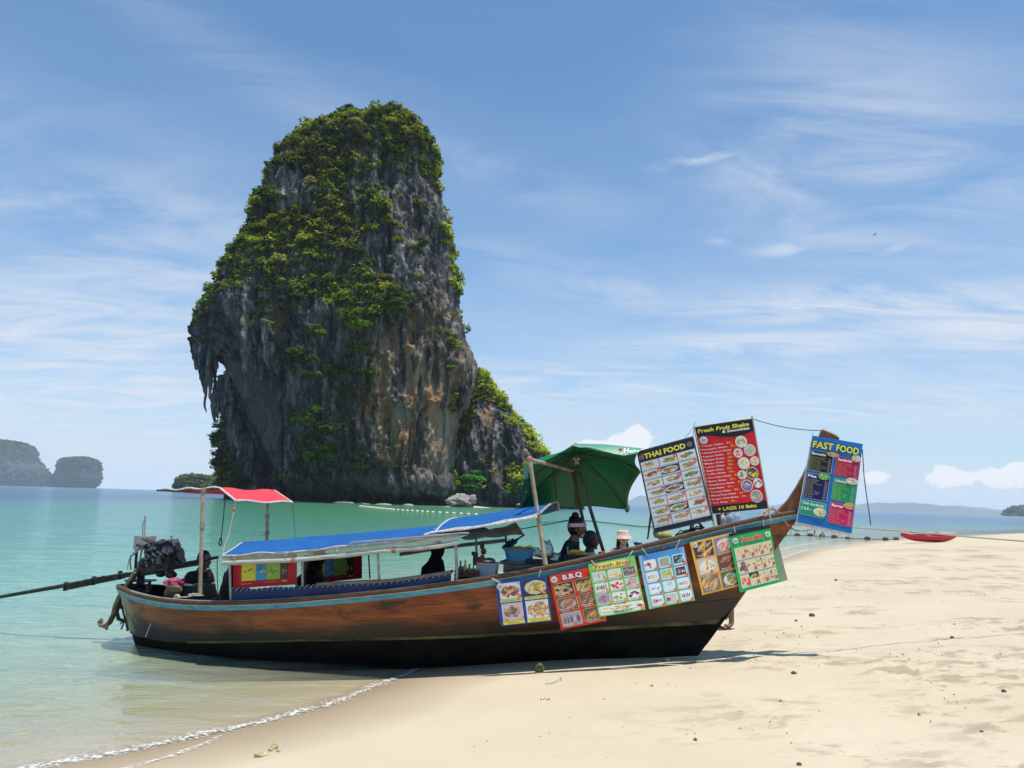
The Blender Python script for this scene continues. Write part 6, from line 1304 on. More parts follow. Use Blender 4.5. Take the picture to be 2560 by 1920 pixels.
t = item('rope_heap', 'tangled heap of dark mooring rope on the bow rail', 'rope', bp(1715, 1335, .1)); g = G(); a = np.linspace(0, 14 * np.pi, 180)
c = bp(1741, 1318, .08); g.tube([c + BA * .055 * math.cos(q) * (1 + .3 * math.sin(q * .31)) + BU * .055 * math.sin(q) * (1 + .2 * math.sin(q * .7)) + BN * .03 * math.sin(q * .23) for q in a], .007, 5)
for k in range(12):
    x0 = 1683 + rng.uniform(-4, 45); g.tube([bp(x0, 1340 - (x0 - 1683) * .25, .1), bp(x0 + 14, 1330 - (x0 - 1683) * .25 + rng.uniform(-4, 4), .08), bp(x0 + 34, 1330 - (x0 - 1683) * .25, .1)], .008, 5)
make('rope_tangle', g, mat('dark_brown_rope', (.07, .05, .035), c2=(.16, .12, .08), scale=30, bump=.8, bscale=150), t)
m_jug, nt, b, out = new_mat('blue_water_bottle'); b.inputs['Base Color'].default_value = (.55, .72, .92, 1); b.inputs['Roughness'].default_value = .12; b.inputs['Alpha'].default_value = .45
for i, (x, y) in enumerate(((1806, 1310), (1824, 1308), (1842, 1304))):
    b0 = bp(x, y, -.02); t = thing('water_bottle', ['clear blue water bottle nearest the dark board edge', 'clear blue water bottle in the middle of the three at the bow', 'clear blue water bottle nearest the prow'][i], 'bottle', b0, 'water bottles at the bow'); g = G(); g.lathe(b0 - BU * .05, [(.045, 0), (.05, .01), (.047, .04), (.05, .06), (.047, .08), (.05, .10), (.045, .125), (.02, .15), (.018, .17)], 14); make('bottle_shell', g, m_jug, t); g = G(); g.lathe(b0 + BU * .115, [(.02, 0), (.02, .02)], 10); make('cap', g, pmat((.75, .8, .85)), t)
g = G()
for k in range(9): c = bp(1812 + k * 5, 1318 - k * 1.4, .15); g.ell(c, (.018, .02, .012), 8, 6)
make('prawn_snacks', g, mat('pinkish_snack', (.55, .38, .32), scale=20), None, loc=bp(1830, 1318, .15), label='row of small pinkish bundles lying on the bow rail', cat='bundle')
g = G(); g.tube([bp(1796, 1286, .0), bp(1797, 1308, .02), bp(1799, 1320, .02)], [.03, .02, .012], 8); make('driftwood_peg', g, M_DARKWOOD, None, loc=bp(1799, 1320, .02), label='dark wooden peg standing below the corner of the red menu board', cat='peg')
# ================================================================== PRINTED BOARDS
VC_PRINT = vcol_mat('printed_photograph', rough=.38)
class Poster:
    def __init__(s, name, label, corners, color, group=None, cat='menu board', bulge=.006, thick=.004, layer=.0022, vparts=True):
        s.c = [np.asarray(q, float) for q in corners]; tl, tr, br, bl = s.c; s.w = np.linalg.norm(tr - tl); s.h = np.linalg.norm(tl - bl)
        n = np.cross(tr - tl, tl - bl); n /= np.linalg.norm(n); n = n if n @ (EYE - tl) > 0 else -n; s.n = n; s.bul = bulge; s.lay = layer
        s.root = thing(name, label, cat, (bl + br) / 2, group)
        P = np.array([[s.m(x, y) for y in np.linspace(0, 1, 9)] for x in np.linspace(0, 1, 9)]); g = G(); g.sheet(P, thick)
        if (np.cross(P[1, 0] - P[0, 0], P[0, 1] - P[0, 0])) @ n < 0: g = G(); g.sheet(P[:, ::-1], thick)
        s.panel = make('panel', g, pmat(color), s.root, smooth=False); s.rng = np.random.default_rng(abs(hash_s(label)) % 9999)
    def m(s, x, y, k=0):
        tl, tr, br, bl = s.c; b = s.bul * (math.sin(math.pi * x) + .7 * math.sin(2.3 * math.pi * y + x * 2))
        return (bl * (1 - x) + br * x) * (1 - y) + (tl * (1 - x) + tr * x) * y + s.n * (b + k * s.lay)
    def quad(s, x0, y0, x1, y1, k=1, name='colour_field', color=(1, 1, 1), sub=12, parent=None):
        g = G(); xs = np.linspace(x0, x1, sub + 1); ys = np.linspace(y0, y1, sub + 1); P = np.array([[s.m(x, y, k) for x in xs] for y in ys]); g.grid(P); return make(name, g, pmat(color), parent or s.root, smooth=False)
    def rrect(s, x0, y0, x1, y1, r, k=1, name='colour_field', color=(1, 1, 1)):
        ry = r * s.w / s.h; pts = []
        for cx, cy, a0 in ((x1 - r, y1 - ry, 0), (x0 + r, y1 - ry, 90), (x0 + r, y0 + ry, 180), (x1 - r, y0 + ry, 270)):
            for a in np.radians(np.linspace(a0, a0 + 90, 5)): pts.append((cx + r * math.cos(a), cy + ry * math.sin(a)))
        g = G(); g.add([s.m((x0 + x1) / 2, (y0 + y1) / 2, k)] + [s.m(x, y, k) for x, y in pts], [(0, i + 1, (i + 1) % 20 + 1) for i in range(20)]); return make(name, g, pmat(color), s.root, smooth=False)
    def disc(s, cx, cy, r, k=2, name='badge', color=(1, 1, 1), n=16, g=None, sq=1.0):
        own = g is None; g = g or G(); a = np.linspace(0, 2 * np.pi, n, endpoint=False)
        g.add([s.m(cx, cy, k)] + [s.m(cx + r * math.cos(q), cy + r * sq * s.w / s.h * math.sin(q), k) for q in a], [(0, i + 1, (i + 1) % n + 1) for i in range(n)])
        return make(name, g, pmat(color), s.root, smooth=False) if own else g
    def text(s, txt, x, y, h, w=None, color=(1, 1, 1), bold=.02, k=3, res=2, shear=0., name='lettering', g=None, align='l'):
        V, F = text_mesh(txt, bold, res, shear); asp = s.w / s.h; W0 = V[:, 0].max() - V[:, 0].min(); X0 = V[:, 0].min()
        sc_ = h / .72; wx = sc_ / asp * W0 if w is None else w; sx = wx / W0
        if align == 'c': x = x - wx / 2
        if align == 'r': x = x - wx
        pts = [s.m(x + (vx - X0) * sx, y + vy * sc_, k) for vx, vy, _ in V]
        own = g is None; g = g or G(); g.add(pts, F)
        return make(name, g, pmat(color), s.root, smooth=False) if own else g
    def photo(s, x0, y0, x1, y1, bg, plate, cols, style='blob', k=2, nx=20, ny=16, badge=None, circle=False, name='food_photo', n=26, pr=.85, bg2=None):
        r = s.rng; U, Vv = np.meshgrid(np.linspace(-1, 1, nx + 1), np.linspace(-1, 1, ny + 1)); C = np.ones(U.shape + (3,)) * np.array(bg)
        if bg2 is not None: C = np.where((Vv > .0)[..., None], np.array(bg2), C)
        ar = ((x1 - x0) * s.w) / ((y1 - y0) * s.h); cx, cy = r.uniform(-.12, .12), r.uniform(-.12, .05)
        if plate is not None:
            d = np.hypot((U - cx), (Vv - cy) * 1.15); C = np.where((d < pr)[..., None], np.array(plate) * .92, C); C = np.where((d < pr * .82)[..., None], np.array(plate), C)
        for q in range(n):
            c = np.array(cols[r.integers(len(cols))]) * r.uniform(.6, 1.35); a = r.uniform(0, np.pi); rad = (pr * .68 if plate is not None else .95) * math.sqrt(r.uniform(0, 1)); ph = r.uniform(0, 6.28)
            ox, oy = cx + rad * math.cos(ph), cy + rad * math.sin(ph) * .8; l, t = {'blob': (.24, .16), 'stick': (.55, .09), 'slice': (.30, .08), 'ball': (.25, .25), 'tall': (.12, .5), 'fine': (.14, .10)}[style]
            if style == 'stick': a = .9 + r.normal() * .2
            if style == 'tall': a = 0; oy = -.1; ox = -.7 + 1.4 * ((q % 5) / 4)
            l *= r.uniform(.7, 1.3); t *= r.uniform(.7, 1.3); du = (U - ox) * math.cos(a) + (Vv - oy) * math.sin(a); dv = -(U - ox) * math.sin(a) + (Vv - oy) * math.cos(a)
            m_ = (du / l) ** 2 + (dv / t) ** 2 < 1; sh = np.clip(1.15 - .5 * ((du / l) ** 2 + (dv / t) ** 2), .5, 1.15)
            C = np.where(m_[..., None], c * sh[..., None], C)
        X = (U + 1) / 2; Y = (Vv + 1) / 2
        if circle: U2 = U * np.sqrt(1 - Vv ** 2 / 2); V2 = Vv * np.sqrt(1 - U ** 2 / 2); X = (U2 + 1) / 2; Y = (V2 + 1) / 2
        P = np.array([[s.m(x0 + (x1 - x0) * X[i, j], y0 + (y1 - y0) * Y[i, j], k) for j in range(nx + 1)] for i in range(ny + 1)])
        g = G(); g.grid(P); make(name, g, VC_PRINT, s.root, smooth=False, col=C.clip(0, 1).reshape(-1, 3))
def hash_s(t):
    h = 7
    for c in t: h = (h * 131 + ord(c)) % 1000003
    return h
W_ = (.80, .80, .78); YEL = (.78, .74, .06); BLK = (.012, .012, .018); RED = (.58, .015, .02)
MEAT = [(.30, .10, .05), (.42, .17, .07), (.20, .07, .04), (.52, .26, .12)]; GRN = [(.16, .34, .06), (.08, .22, .04), (.35, .45, .12), (.45, .20, .08)]
RICE = [(.62, .50, .32), (.55, .38, .18), (.70, .60, .42), (.20, .30, .08), (.45, .15, .06)]; NOOD = [(.62, .42, .18), (.50, .30, .12), (.22, .36, .08), (.60, .18, .08)]
def halal(p, cx, cy, r):
    p.disc(cx, cy, r, 3, 'halal_seal', (.82, .82, .80), 18); p.disc(cx, cy, r * .86, 4, 'seal_ring', (.10, .12, .10), 18); p.disc(cx, cy, r * .80, 5, 'seal_field', (.82, .82, .80), 18)
    asp = p.w / p.h; g = G()
    def st(pts, w): 
        for (a, b) in zip(pts[:-1], pts[1:]):
            d = np.array(b) - np.array(a); l = np.hypot(*d) + 1e-9; nx_, ny_ = -d[1] / l * w, d[0] / l * w
            g.add([p.m(cx + (a[0] - nx_) * r, cy + (a[1] - ny_) * r * asp, 6), p.m(cx + (b[0] - nx_) * r, cy + (b[1] - ny_) * r * asp, 6), p.m(cx + (b[0] + nx_) * r, cy + (b[1] + ny_) * r * asp, 6), p.m(cx + (a[0] + nx_) * r, cy + (a[1] + ny_) * r * asp, 6)], [(0, 1, 2, 3)])
    st([(.55, -.1), (.4, .2), (.15, .15), (.5, -.05), (.2, -.15), (-.1, -.1)], .06); st([(-.05, .55), (-.1, -.1), (-.35, -.12)], .06); st([(-.25, .5), (-.35, -.12), (-.55, -.15), (-.6, .1)], .06)
    make('seal_script', g, pmat((.05, .06, .05)), p.root, smooth=False); p.text('HALAL', cx - r * .42, cy - r * .62 * asp, r * .26 * asp, r * .84, (.06, .06, .06), .02, 6, 1, name='seal_lettering')
def badge(g, p, x, y, r=.035): p.disc(x, y, r, 4, g=g, n=10)
def rowx(n, a, b, gap): w = (b - a - gap * (n - 1)) / n; return [(a + i * (w + gap), a + i * (w + gap) + w) for i in range(n)]
def bottoms(lst): return [bp(*q) for q in lst]

# --- THAI FOOD
vT = .34
p = Poster('thai_food_board', 'tall THAI FOOD board with three columns of dish photos on a dark blue ground', bottoms([(1593, 1130, vT), (1732, 1092, vT), (1781, 1299, vT), (1637, 1332, vT)]), (.018, .018, .045), 'menu boards standing on the boat rail')
p.quad(.015, .055, .985, .86, 1, 'photo_field', (.72, .76, .80))
p.text('THAI FOOD', .10, .893, .062, .74, YEL, .035, 4)
for cx in (.055, .915): p.disc(cx, .925, .045, 2, 'round_seal', (.30, .29, .24)); p.disc(cx, .925, .035, 3, 'seal_field', (.03, .03, .05)); p.text('90', cx - .02, .915, .018, .04, (.5, .48, .4), .03, 4, 1)
gb = G(); gl_ = G(); gl2 = G()
for ci, (xa, xb) in enumerate(rowx(3, .02, .98, .012)):
    ys_ = np.linspace(.86, .055, 8) + [.0, 0, .0][ci]
    for ri in range(7):
        y1, y0 = ys_[ri] - .004, ys_[ri + 1] + .004; c = [RICE, NOOD, MEAT, GRN, RICE, NOOD, GRN][(ri * 2 + ci * 3) % 7]; dk = (ri * 3 + ci) % 6 == 4
        p.photo(xa, y0 + .018, xb, y1, (.03, .03, .05) if dk else (.66, .70, .73), (.70, .73, .74), c, n=30, nx=22, ny=16, pr=.95)
        p.text(['Fried rice chicken pork', 'Fried noodles seafood', 'Curry chicken beef pork', 'Stir fried vegetables', 'Papaya salad chicken', 'Sweet and sour pork', 'Grilled prawn rice'][(ri + ci * 2) % 7], xa + .03, y0 + .006, .010, (xb - xa) * .75, (.25, .12, .12), .0, 4, 1, g=gl_)
        if (ri + ci) % 2 == 1 or ri > 4: badge(gb, p, xb - .035, y1 - .018, .032); p.text('70', xb - .055, y1 - .024, .012, .04, W_, .03, 6, 1, g=gl2)
make('price_badge', gb, pmat((.72, .06, .03)), p.root, smooth=False, kind='stuff'); make('dish_names', gl_, pmat((.3, .14, .14)), p.root, smooth=False); make('badge_numbers', gl2, pmat(W_), p.root, smooth=False)
for xx in (.325, .655): p.quad(xx, .055, xx + .008, .86, 3, 'grid_line', (.03, .03, .08), 8)
for yy in np.linspace(.86, .055, 8)[1:-1]: p.quad(.02, yy - .002, .98, yy + .002, 3, 'grid_line', (.05, .05, .10), 8)
g = G(); g.tube([p.m(0, 0, 0), p.m(0, 1.0, 0)], .008, 6); g.tube([p.m(1, -.02, 0), p.m(1, 1.0, 0)], .008, 6); g.tube([p.m(-.0, 1, 0), p.m(1, 1, 0)], .008, 6); g.tube([p.m(0, 0, 0), p.m(1, 0, 0)], .008, 6); make('frame', g, M_DARKTUBE, p.root)
g = G(); g.tube([p.m(1, 1, 0), bp(1735, 1068, .34), bp(1736, 1060, .34), bp(1738, 1055, .34)], .004, 5); g.tube([p.m(.85, 1, 0), bp(1732, 1070, .34)], .003, 5); make('tie_wire', g, M_GALV, p.root)
g = G(); g.tube([bp(1781, 1296, .3), bp(1788, 1325, .3)], .010, 6); make('leg', g, M_PALEWOOD, p.root)

# --- FRESH FRUIT SHAKE
vS = .22
p = Poster('fruit_shake_board', 'red Fresh Fruit Shake & Smoothies board, the tallest of the menus', bottoms([(1735, 1068, vS), (1881, 1046, vS), (1921, 1271, vS), (1780, 1285, vS)]), (.62, .012, .025), 'menu boards standing on the boat rail')
g = G(); xs_ = np.linspace(0, 1, 25); yb = .870 - .06 * np.clip(np.sin((xs_ - .22) * 4.6), -.25, 1) ; yb = np.interp(xs_, [0, .2, .42, .62, .85, 1], [.885, .885, .845, .825, .838, .87])
g.grid(np.array([[p.m(x, y, 1), p.m(x, (1 + y) / 2, 1), p.m(x, .999, 1)] for x, y in zip(xs_, yb)])); make('black_header', g, pmat(BLK), p.root, smooth=False)
g = G(); g.grid(np.array([[p.m(x, y - .006, 2), p.m(x, y, 2)] for x, y in zip(xs_, yb)])); make('header_line', g, pmat((.25, .03, .03)), p.root, smooth=False)
p.quad(0.001, 0.001, .999, .088, 1, 'black_footer', BLK, 8)
p.text('Fresh Fruit Shake', .045, .925, .042, .88, YEL, .03, 4, shear=.1); p.text('& Smoothies', .45, .885, .032, .47, W_, .03, 4, shear=.1); p.text('+ LASSI 10 Baht', .12, .028, .036, .68, YEL, .03, 4)
halal(p, .115, .835, .068)
gl_ = G(); gy = G()
for i, (nm, pr, w_) in enumerate([('Orange Shake', '50.-', .38), ('Pineapple Shake', '50.-', .44), ('Watermelon Shake', '50.-', .50), ('Papaya Shake', '50.-', .36), ('Banana Shake', '50.-', .36), ('Mango Shake', '50.-', .34), ('Lemon Shake', '50.-', .34), ('Apple Shake', '50.-', .31), ('Coffee Shake', '50.-', .33), ('Chocolate Shake', '50.-', .42), ('Melon Shake', '50.-', .32), ('Strawberry Shake', '50.-', .45), ('Kiwi Shake', '50.-', .26), ('Coconut Shake', '50.-', .36), ('Mixed Fruit Shake', '60.-', .44), ('Dragon Fruit Shake', '50.-', .47), ('Orio Shake', '50.-', .27)]):
    y = .760 - i * .0405; p.text(nm, .05, y, .019, w_, W_, .012, 4, 1, g=gl_); p.text(pr, .05 + w_ + .06, y, .021, .10, YEL, .012, 4, 1, g=gy); p.text('*', .015, y, .02, .02, YEL, .02, 4, 1, g=gy)
make('drink_names', gl_, pmat(W_), p.root, smooth=False); make('drink_prices', gy, pmat(YEL), p.root, smooth=False)
for cx, cy, r, bgc, cols in ((.74, .760, .100, (.72, .72, .68), [(.35, .05, .04), (.45, .55, .10)]), (.655, .640, .078, (.75, .70, .70), [(.60, .04, .04), (.7, .15, .12)]), (.86, .655, .100, (.45, .52, .60), [(.80, .62, .05), (.75, .70, .25), (.25, .40, .08)]), (.72, .520, .102, (.72, .74, .70), [(.75, .72, .20), (.8, .7, .05)]), (.91, .530, .078, (.72, .68, .60), [(.75, .40, .06), (.8, .6, .2)]), (.655, .395, .078, (.62, .66, .62), [(.10, .14, .08), (.6, .65, .3)]), (.83, .400, .104, (.06, .07, .05), [(.85, .55, .02), (.8, .65, .05)]), (.70, .270, .102, (.20, .17, .35), [(.70, .66, .64), (.3, .08, .04)]), (.895, .285, .080, (.78, .76, .74), [(.65, .2, .2), (.08, .05, .05)]), (.83, .145, .106, (.30, .28, .30), [(.40, .26, .16), (.6, .5, .4)])):
    p.disc(cx, cy, r, 2, 'photo_rim', (.80, .78, .74), 24); asp = p.w / p.h; q = r * .88; p.photo(cx - q, cy - q * asp, cx + q, cy + q * asp, bgc, None, cols, 'blob', 3, 14, 14, circle=True, n=12, name='shake_photo')
g = G(); g.tube([p.m(0, 1, 0), p.m(1.0, 1, 0)], .007, 6); g.tube([p.m(0, 1.01, 0), p.m(0, -.3, 0)], .009, 6); g.tube([p.m(1, 1.03, 0), p.m(1, 0, 0), p.m(1.0, -.14, 0)], .009, 6); make('frame', g, M_PALEWOOD, p.root)

# --- FAST FOOD
p = Poster('fast_food_banner', 'blue FAST FOOD banner hanging crooked from the tip of the prow', bottoms([(2031, 1089, .14), (2157, 1110, .20), (2129, 1334, .26), (1992, 1305, .20)]), (.008, .155, .46), None, 'menu banner', bulge=.007, layer=.0032)
for dk, col, b_, k in ((0, BLK, .075, 3), (0, YEL, .030, 5)):
    p.text('FAST', .04, .868, .075, .40, col, b_, k); p.text('FOOD', .50, .868, .075, .44, col, b_, k)
def block(x0, y0, x1, y1, edge, fill, title, tc, rows_, rc, prices=True, first=None, tw=None):
    p.rrect(x0, y0, x1, y1, .035, 1, 'block_edge', edge); p.rrect(x0 + .010, y0 + .006, x1 - .010, y1 - .006, .03, 2, 'block_field', fill)
    p.text(title, x0 + .03, y1 - .048, .030, tw or (x1 - x0) * .60, W_, .03, 4); gr = G(); gp = G(); n = len(rows_); H = (y1 - y0 - .075)
    for i, r_ in enumerate(rows_):
        y = y1 - .078 - H * i / n; h = H / n * .52
        if r_: p.text(r_, x0 + .025, y, h, (x1 - x0) * min(.74, .036 * len(r_)), rc, .0, 4, 1, g=gr); p.text(first or '120.-', x1 - .085, y, h, .06, W_, .0, 4, 1, g=gp)
    make('menu_rows', gr, pmat(rc), p.root, smooth=False); make('menu_prices', gp, pmat(W_), p.root, smooth=False)
fill_ = ['Vegetable', 'Chicken', 'Tuna + Cheese', 'Ham', 'Egg', 'Tuna', 'Ham + Cheese', 'Tuna + Egg', 'Bacon', 'Club']
YR = (.62, .56, .16)
block(.02, .600, .475, .835, (.45, .47, .52), (.010, .010, .022), 'Baguette', W_, ['Baguette ' + q for q in fill_], YR, first='70.-')
block(.535, .600, .985, .815, (.75, .12, .30), (.42, .006, .07), 'Sandwich', W_, ['Sandwich ' + q for q in fill_], (.75, .42, .16), first='70.-')
block(.02, .285, .475, .575, (.40, .44, .60), (.010, .010, .08), 'Pita', W_, ['Pita ' + q for q in fill_], YR, tw=.17)
block(.545, .325, .985, .575, (.20, .62, .35), (.01, .26, .10), 'NAAN', W_, ['Naan ' + q for q in fill_], (.55, .72, .12), tw=.21)
block(.545, .065, .985, .300, (.80, .14, .36), (.50, .006, .10), 'Burger', W_, ['Burger ' + q for q in fill_[:9]], (.80, .45, .16), tw=.22)
p.rrect(.015, .095, .475, .265, .035, 1, 'block_edge', (.30, .62, .45)); p.rrect(.025, .101, .465, .259, .03, 2, 'block_field', (.01, .30, .16)); p.text('Club Sandwich', .035, .215, .030, .40, W_, .025, 4, 1); p.text('120.-', .04, .155, .032, .19, W_, .025, 4, 1)
for x0, y0, x1, y1, cols in ((.34, .795, .58, .845, [(.70, .42, .18), (.55, .28, .10), (.3, .08, .05), (.25, .4, .1)]), (.82, .785, 1.0, .860, [(.60, .62, .40), (.70, .66, .5), (.25, .2, .08)]), (.24, .520, .46, .600, [(.12, .40, .06), (.70, .66, .60), (.35, .12, .08)]), (.77, .530, 1.0, .600, [(.75, .68, .60), (.45, .14, .08), (.7, .6, .5)]), (.26, .110, .50, .205, [(.70, .62, .38), (.62, .50, .32), (.45, .25, .15)]), (.79, .255, 1.0, .325, [(.65, .38, .14), (.30, .14, .05), (.2, .35, .08)])):
    p.photo(x0, y0, x1, y1, cols[0], None, cols, 'blob', 4, 16, 12, circle=True, n=16)
g = G(); g.grid(np.array([[p.m(x, y, -1.) for x in np.linspace(0, 1, 6)] for y in (-.045, 0)])); make('white_hem', g, M_HEM, p.root, smooth=False)
g = G(); g.tube([p.m(-.005, 1.03, 0), p.m(-.005, -.06, 0)], .005, 6); g.tube([p.m(0, 1.06, 0), p.m(.0, 1, 0)], .003, 5); g.tube([p.m(.99, -.03, 0), p.m(.985, -.07, 0), p.m(.995, -.12, 0)], .004, 5); make('side_cord', g, M_HEM, p.root)

# --- boards tied along the hull
def hb(px, py, k=.045): 
    u = 6.
    for _ in range(10): v = float(Bm(u)) + k; u, z = buz(px, py, v)
    return v
HG = 'food menus tied along the side of the hull'
def hull_board(name, label, TL, TR, BR, BL, color, k0=.055, k1=.055):
    v0, v1 = hb(*TL, k0), hb(*TR, k1); return Poster(name, label, [bp(*TL, v0), bp(*TR, v1), bp(*BR, v1), bp(*BL, v0)], color, HG, bulge=.003)
def strings(p, pts):
    for a_, b_ in pts: g = G(); g.tube([a_, (a_ + b_) / 2 + BN * .01, b_], .004, 5); make('tie_string', g, M_HEM, p.root)
RAILP = lambda px: bp(px, np.interp(px, [1230, 1300, 1480, 1683, 1827, 1925], [1446, 1434, 1400, 1352, 1318, 1294]), hb(px, 1400, .06))
p = hull_board('curry_menu', 'blue-edged menu of four curry and noodle photos, the leftmost on the hull', (1238, 1457), (1366, 1440), (1381, 1552), (1252, 1566), (.012, .06, .30))
p.photo(.06, .60, .47, .965, (.45, .42, .45), (.70, .68, .72), [(.55, .20, .10), (.35, .06, .04), (.20, .08, .05), (.62, .38, .22)], n=50, nx=28, ny=24, pr=1.25)
p.photo(.53, .60, .965, .965, (.015, .025, .05), (.66, .56, .42), [(.62, .50, .12), (.55, .45, .10), (.70, .60, .20), (.25, .35, .06), (.4, .1, .05)], 'slice', n=40, nx=28, ny=24, pr=.98)
p.photo(.06, .10, .47, .50, (.50, .45, .50), (.62, .50, .52), [(.55, .32, .28), (.62, .42, .36), (.12, .14, .06), (.6, .25, .18)], n=50, nx=28, ny=24, pr=1.0)
p.photo(.53, .10, .965, .50, (.66, .66, .70), None, [(.65, .20, .08), (.75, .34, .12), (.30, .30, .08), (.70, .45, .20)], 'fine', n=90, nx=28, ny=24)
for x0, x1, y0, tx in ((.055, .475, .525, 'Phanang Chicken - Beef'), (.525, .970, .525, 'Yellow Curry Chicken'), (.055, .475, .025, 'Noodles soup'), (.525, .970, .025, 'Tom yum fried rice')):
    p.quad(x0, y0, x1, y0 + .07, 3, 'caption_strip', (.62, .60, .14) if y0 > .3 else (.78, .68, .03)); p.text(tx, (x0 + x1) / 2, y0 + .022, .030, min(.36, .018 * len(tx)), (.05, .06, .10), .015, 5, 1, align='c')
gb = G(); g2 = G()
for x, y in ((.43, .64), (.92, .64), (.13, .13), (.45, .15), (.68, .14), (.83, .14), (.95, .15)): badge(gb, p, x, y, .036 if y > .5 else .022); p.text('80', x - .018, y - .014, .028 if y > .5 else .016, .036, W_, .02, 6, 1, g=g2)
make('price_badge', gb, pmat((.72, .07, .04)), p.root, smooth=False, kind='stuff'); make('badge_numbers', g2, pmat(W_), p.root, smooth=False); halal(p, .085, .90, .065)
strings(p, [(p.m(.1, 1), RAILP(1232)), (p.m(.1, .97), RAILP(1229)), (p.m(.85, 1), RAILP(1352))])

p = hull_board('bbq_menu', 'red B.B.Q menu with six grill photos, partly covered by the fruit menu', (1372, 1440), (1478, 1417), (1517, 1552), (1403, 1575), (.62, .035, .02))
p.text('B.B.Q', .30, .875, .085, .44, (.06, .05, .30), .06, 3); p.text('B.B.Q', .30, .877, .085, .44, (.82, .80, .82), .02, 5); halal(p, .10, .915, .075)
for r, (y1, y0) in enumerate(((.835, .585), (.560, .315), (.290, .035))):
    for c, (x0, x1) in enumerate(((.05, .50), (.545, .985))):
        p.rrect(x0, y0, x1, y1, .04, 1, 'photo_rim', (.80, .42, .14)); st_ = ['blob', 'stick', 'stick', 'stick', 'tall', 'stick'][r * 2 + c]
        p.photo(x0 + .015, y0 + .010, x1 - .015, y1 - .010, [(.03, .03, .04), (.05, .05, .04), (.12, .10, .09), (.14, .10, .08), (.30, .34, .42), (.10, .08, .06)][r * 2 + c], None if r * 2 + c != 2 else (.45, .42, .42), [[(.60, .40, .16), (.45, .28, .12)], [(.60, .42, .15), (.48, .30, .1)], [(.40, .16, .08), (.52, .28, .16)], [(.50, .28, .18), (.35, .14, .08)], [(.30, .12, .08), (.06, .05, .05), (.5, .45, .4)], [(.60, .33, .10), (.42, .2, .06)]][r * 2 + c], st_, n=26, nx=24, ny=18)
gt = G()
for r, y in enumerate((.62, .35, .07)):
    for c, x in enumerate((.08, .58)):
        p.text(['BBQ chicken', 'Grilled corn', 'BBQ prawn', 'BBQ squid', 'Fish satay', 'Chicken stick'][r * 2 + c], x, y, .022, .22, W_, .01, 4, 1, g=gt); p.text('with rice', x + .03, y - .03, .02, .15, W_, .01, 4, 1, g=gt)
make('dish_names', gt, pmat(W_), p.root, smooth=False); gb = G(); [badge(gb, p, x, y, .028) for x, y in ((.35, .61), (.84, .60), (.36, .345), (.80, .345), (.33, .065), (.84, .06))]; make('price_badge', gb, pmat((.75, .14, .05)), p.root, smooth=False, kind='stuff')

p = hull_board('fruit_menu', 'light green Fresh fruit menu overlapping the red B.B.Q menu', (1470, 1411), (1586, 1389), (1614, 1524), (1498, 1543), (.16, .55, .10), .075, .070)
p.rrect(.08, .86, .86, .975, .10, 1, 'yellow_flash', (.72, .75, .10)); p.text('Fresh fruit', .12, .885, .075, .78, W_, .05, 3); p.text('Fresh fruit', .12, .885, .075, .78, (.62, .02, .03), .02, 5)
FRU = [((.62, .66, .62), [(.18, .25, .16), (.4, .5, .4)], 'fine'), ((.66, .70, .66), [(.78, .50, .04), (.85, .65, .15)], 'blob'), ((.16, .11, .14), [(.50, .40, .22), (.35, .3, .12)], 'slice'), ((.70, .72, .70), [(.20, .15, .05), (.30, .35, .10), (.4, .2, .1)], 'tall'), ((.74, .76, .74), [(.70, .04, .05), (.62, .02, .03)], 'ball'), ((.55, .60, .66), [(.65, .12, .08), (.75, .35, .25)], 'stick'), ((.45, .28, .45), [(.30, .26, .55), (.50, .18, .16)], 'ball'), ((.76, .78, .74), [(.25, .45, .08), (.38, .22, .12), (.45, .6, .15)], 'blob'), ((.78, .78, .77), [(.20, .02, .05), (.28, .04, .08)], 'ball')]
gb = G(); gw = G(); gt = G()
for r in range(3):
    y1 = .835 - r * .215; y0 = y1 - .195
    for c, (x0, x1) in enumerate(rowx(3, .035, .97, .035)):
        p.rrect(x0, y0, x1, y1, .03, 1, 'photo_card', (.74, .80, .74)); b_, cc, st_ = FRU[r * 3 + c]; p.photo(x0 + .015, y0 + .035, x1 - .015, y1 - .010, b_, None, [tuple(x) for x in cc], st_, nx=18, ny=14, n=9 if st_ == 'ball' else 16, k=2)
        badge(gb, p, x1 - .03, y0 + .03, .036); p.text(['Coconut', 'Mango', 'Banana', 'Pineapple', 'Watermelon', 'Papaya', 'Dragon', 'Kiwi', 'Apple'][r * 3 + c], x0 + .04, y0 + .012, .018, .16, (.08, .10, .10), .01, 4, 1, g=gt); p.text('50', x1 - .05, y0 + .022, .018, .04, W_, .02, 6, 1, g=gw)
p.rrect(.02, .02, .985, .185, .05, 1, 'white_card', (.78, .80, .76)); p.photo(.05, .075, .95, .175, (.78, .80, .76), None, [(.80, .60, .08), (.75, .70, .20), (.62, .02, .03), (.70, .35, .42), (.78, .62, .08)], 'blob', 2, 34, 8, n=14); p.text('Mixed Fruit', .33, .035, .035, .40, (.05, .10, .07), .01, 4, 1); badge(gb, p, .94, .06, .04); p.text('60', .92, .05, .02, .04, W_, .02, 6, 1, g=gw)
make('price_badge', gb, pmat((.78, .20, .04)), p.root, smooth=False, kind='stuff'); make('fruit_names', gt, pmat((.08, .10, .10)), p.root, smooth=False); make('badge_numbers', gw, pmat(W_), p.root, smooth=False)
strings(p, [(p.m(.15, .97), RAILP(1478)), (p.m(.85, .97), RAILP(1582))])

